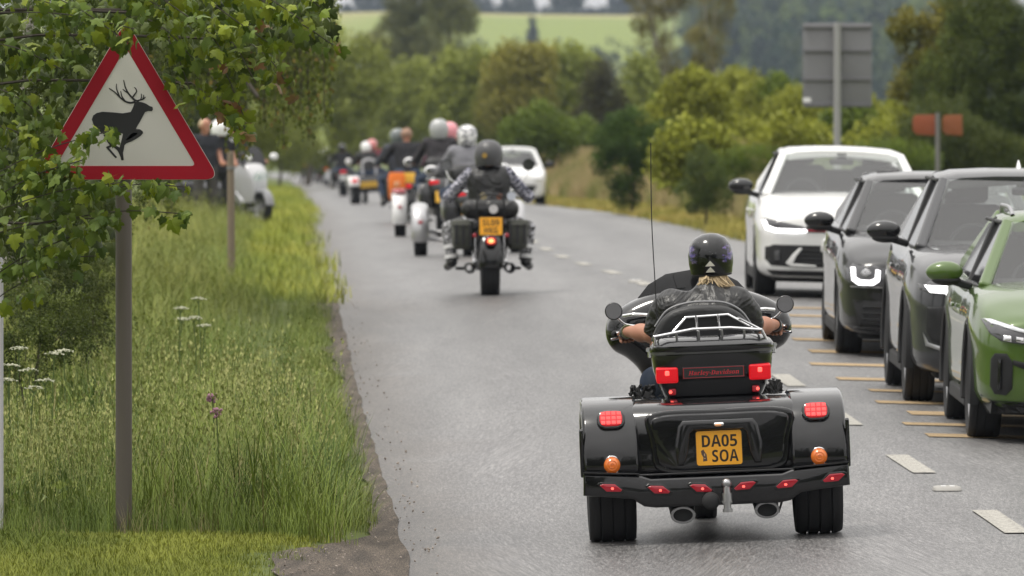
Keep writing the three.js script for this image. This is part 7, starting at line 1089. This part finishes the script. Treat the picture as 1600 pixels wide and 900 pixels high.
grassPatch('tall_grass', 'long green grass of the near verge beside the road', tuft(15, 0.56, 0.0075, 0.2, 0.75, 0, 4), 4600, () => { const d = 46.35 + 15 * rnd() ** 1.3, x = leftEdge(d) - 0.12 - 3.7 * rnd(); return [x, d]; }, (x, d) => rnd() < 0.06 ? tone([0.2, 0.17, 0.07], [0.36, 0.3, 0.15], rnd()) : tone([0.05, 0.095, 0.012], [0.22, 0.28, 0.05], clamp(1.15 * patchy(x, d, 1.3) - 0.08 + rr(-0.3, 0.3))), (x, d) => rr(0.4, 1.0) * (0.5 + 0.75 * patchy(x, d, 1.3, 3)) * smooth(-0.15, 0.45, edgeL(d) - x + 0.1) * lerp(0.5, 1, smooth(46.4, 47.6, d)));
grassPatch('edge_grass', 'ragged grass leaning over the left road edge', tuft(16, 0.3, 0.006, 0.12, 0.9, 0, 4), 900, () => { const d = 46.8 + 60 * rnd() ** 1.3, x = edgeL(d) - 0.14 - 0.28 * rnd(); return perlin.noise(d * 0.9, 6, 6) > -0.05 ? [x, d] : null; }, (x, d) => tone([0.07, 0.12, 0.014], [0.25, 0.28, 0.06], rnd()), () => rr(0.3, 0.9));
grassPatch('seeding_grass', 'thin stalks with pale seed heads over the near verge', tuft(9, 0.72, 0.0035, 0.2, 0.4, 1, 4), 900, () => { const d = 46.8 + 15 * rnd() ** 1.2, x = leftEdge(d) - 0.15 - 3.6 * rnd(); return patchy(x, d, 0.9, 17) > 0.35 ? [x, d] : null; }, (x, d) => tone([0.19, 0.24, 0.05], [0.38, 0.38, 0.15], rnd()), (x, d) => rr(0.55, 1.0) * lerp(0.45, 1, smooth(0.0, 0.7, edgeL(d) - x)) * lerp(0.6, 1, smooth(46.6, 48, d)));
grassPatch('tall_grass', 'paler long grass further along the left verge', tuft(16, 0.6, 0.011, 0.26, 0.65, 0.3, 4), 6500, () => { const d = 59 + 85 * rnd() ** 1.25, x = leftEdge(d) - 0.55 * smooth(85, 110, d) - 0.12 - (4.2 - 1.0 * smooth(80, 140, d)) * rnd(); return [x, d]; }, (x, d) => tone([0.085, 0.135, 0.016], [0.28, 0.29, 0.075], clamp(0.75 * patchy(x, d, 0.8, 5) + 0.25 * smooth(60, 120, d) + 0.2 * smooth(0.8, 2.5, edgeL(d) - x) - 0.1 + rr(-0.3, 0.3))), (x, d) => rr(0.4, 1.0) * (0.6 + 0.5 * patchy(x, d, 0.9, 6)) * lerp(0.38, 1, smooth(0.3, 1.8, edgeL(d) - x)));
grassPatch('verge_grass', 'short yellow-green grass along the far left verge', tuft(22, 0.16, 0.012, 0.28, 0.5), 4500, () => { const d = 85 + 260 * rnd() ** 1.2, x = edgeL(d) - 0.05 - (2.2 + d * 0.006) * rnd(); return [x, d]; }, (x, d) => tone([0.16, 0.22, 0.02], [0.36, 0.36, 0.06], clamp(patchy(x, d, 0.4, 8) + rr(-0.2, 0.2))), () => rr(0.7, 1.3));
grassPatch('mown_grass', 'short mown grass at the bottom left corner', tuft(24, 0.045, 0.0045, 0.09, 0.6), 6500, () => { const d = rr(42.6, 46.5), x = edgeL(d) - 0.02 - 0.6 * smooth(46.6, 43.5, d) - 3.2 * rnd(); if (x > edgeL(d) - lerp(0.55, 0.85, smooth(46.5, 44.5, d)) - 0.25 * perlin.noise(d * 3, 1, 1) + 0.6 * rnd() * rnd() * rnd() - 0.1) return null; return [x, d]; }, (x, d) => tone([0.09, 0.125, 0.012], [0.25, 0.27, 0.04], clamp(patchy(x, d, 1.4, 11) + rr(-0.3, 0.3))), () => rr(0.6, 1.25));
grassPatch('verge_grass', 'short bright yellow-green grass along the right roadside', tuft(22, 0.15, 0.012, 0.26, 0.5), 6500, () => { const d = 90 + 190 * rnd() ** 1.1, x = edgeR(d) + 0.02 + 1.8 * rnd(); return [x, d]; }, (x, d) => tone([0.19, 0.19, 0.022], [0.4, 0.32, 0.09], clamp(patchy(x, d, 0.5, 21) + rr(-0.2, 0.2))), (x, d) => rr(0.6, 1.2));
grassPatch('dry_grass', 'tall dry tan grass behind the right roadside', tuft(24, 1.15, 0.015, 0.34, 0.35, 0.9), 9000, () => { const d = 126 + 190 * rnd(), x = edgeR(d) + 0.8 + 3.4 * rnd(); return x < 0.029 * d + 0.25 * perlin.noise(d * 0.2, 3, 3) ? [x, d] : null; }, (x, d) => { const k = patchy(x, d, 0.35, 31); return k > 0.33 ? tone([0.25, 0.2, 0.09], [0.46, 0.36, 0.19], clamp(k + rr(-0.3, 0.3))) : tone([0.12, 0.15, 0.035], [0.27, 0.26, 0.08], rnd()); }, (x, d) => rr(0.55, 1.1) * lerp(0.6, 1.1, smooth(0.9, 2.4, x - edgeR(d))));
grassPatch('tall_grass', 'tall green grass on the right verge behind the queue of cars', tuft(20, 0.8, 0.012, 0.3, 0.5, 0.4), 4200, () => { const d = 100 + 75 * rnd(), x = edgeR(d) + 0.9 + 3.6 * rnd(); return [x, d]; }, (x, d) => tone([0.08, 0.13, 0.014], [0.22, 0.25, 0.05], clamp(patchy(x, d, 0.6, 41) + rr(-0.3, 0.3))), () => rr(0.3, 0.6));
grassPatch('weeds', 'broad-leaved weeds among the grass below the thicket', clumps.fine[1], 2600, () => { const d = 47.2 + 22 * rnd(), x = leftEdge(d) - 1.1 - 2.8 * rnd() ** 0.7; return [x, d]; }, (x, d) => tone([0.06, 0.1, 0.014], [0.19, 0.24, 0.04], rnd()), (x, d) => rr(0.1, 0.26) * lerp(1.2, 0.7, smooth(47, 60, d)));
// ---------- flowers ----------
function umbel(px, py, d, h, label, group) {
  const p = P(px, py, d), y = groundY(p.x, d), H = p.y - y, t = thing('umbel_flower', label, 'wildflower', [p.x, y, -d], rr(0, 6), group), fl = [];
  obj('stem', [tube([[0, 0, 0], [0.01, H * 0.6, 0.01], [0, H, 0]], 0.004, 8, 5), ...Array.from({ length: 6 }, (_, i) => tube([[0, H - 0.02, 0], [Math.cos(i) * 0.03, H + 0.012, Math.sin(i) * 0.03], [Math.cos(i) * 0.05, H + 0.018, Math.sin(i) * 0.05]], 0.0018, 5, 4))], M({ color: lin(0.08, 0.12, 0.03), roughness: 0.9 }), t);
  for (let i = 0; i < 46; i++) { const a = rr(0, 6.28), r = 0.06 * Math.sqrt(rnd()); fl.push(at(new THREE.IcosahedronGeometry(rr(0.004, 0.008), 0), [Math.cos(a) * r, H + 0.024 - r * r * 4 + rr(-0.004, 0.004), Math.sin(a) * r], [0, 0, 0], [1, 0.6, 1])); }
  obj('blossom', fl, M({ color: lin(0.5, 0.5, 0.38), roughness: 0.9 }), t);
}
[[310, 470, 60], [282, 485, 60.5], [303, 500, 59.5], [320, 512, 61], [284, 502, 62]].forEach(([x, y, d]) => umbel(x, y, d, 0, 'flat white wildflower head in the grass right of the sign post', 'white wildflowers right of the sign post'));
[[30, 548, 52], [85, 556, 53], [15, 575, 51], [45, 582, 51.5], [70, 598, 52], [12, 598, 50.5], [100, 552, 54], [52, 610, 51]].forEach(([x, y, d]) => umbel(x, y, d, 0, 'flat white wildflower head left of the sign post', 'white wildflowers left of the sign post'));
[[332, 622, 50.2, 'upper pink wildflower in the grass right of the sign post'], [338, 645, 50, 'lower pink wildflower in the grass right of the sign post']].forEach(([px, py, d, lb]) => {
  const p = P(px, py, d), y = groundY(p.x, d), H = p.y - y, t = thing('pink_flower', lb, 'wildflower', [p.x, y, -d]); obj('stem', [tube([[0, 0, 0], [0.01, H * 0.6, 0], [0, H, 0]], 0.004, 8, 5)], M({ color: lin(0.08, 0.12, 0.03), roughness: 0.9 }), t);
  const fl = []; for (let i = 0; i < 24; i++) fl.push(at(new THREE.IcosahedronGeometry(rr(0.007, 0.012), 0), [rr(-0.03, 0.03), H + rr(-0.025, 0.025), rr(-0.02, 0.02)])); obj('blossom', fl, M({ color: lin(0.32, 0.16, 0.22), roughness: 0.8 }), t);
});
// ---------- trees behind the viewer, which shiny paint mirrors ----------
{ const list = []; for (let i = 0; i < 5200; i++) { const s = rnd(), z = rr(12, 150), x = s < 0.5 ? -rr(5, 40) : rr(14, 50); const far = s > 0.8; list.push([V(far ? rr(-40, 50) : x, -1.4 + 15 * rnd() ** 0.8, far ? rr(120, 160) : z), rr(0.9, 2.2), tone([0.03, 0.045, 0.012], [0.1, 0.125, 0.03], rnd())]); }
  const im = scatter('roadside_wood', clumps.broad[0], leafMat, list, scene, 'stuff'); im.userData.label = 'roadside trees behind the viewer on both sides of the road'; }
// ---------- draw ----------
const renderer = new THREE.WebGLRenderer({ antialias: true });
renderer.setSize(1024, 576); renderer.toneMapping = THREE.LinearToneMapping; renderer.toneMappingExposure = EXPOSURE;
renderer.shadowMap.enabled = true; renderer.shadowMap.type = THREE.PCFSoftShadowMap;
renderer.render(scene, camera);
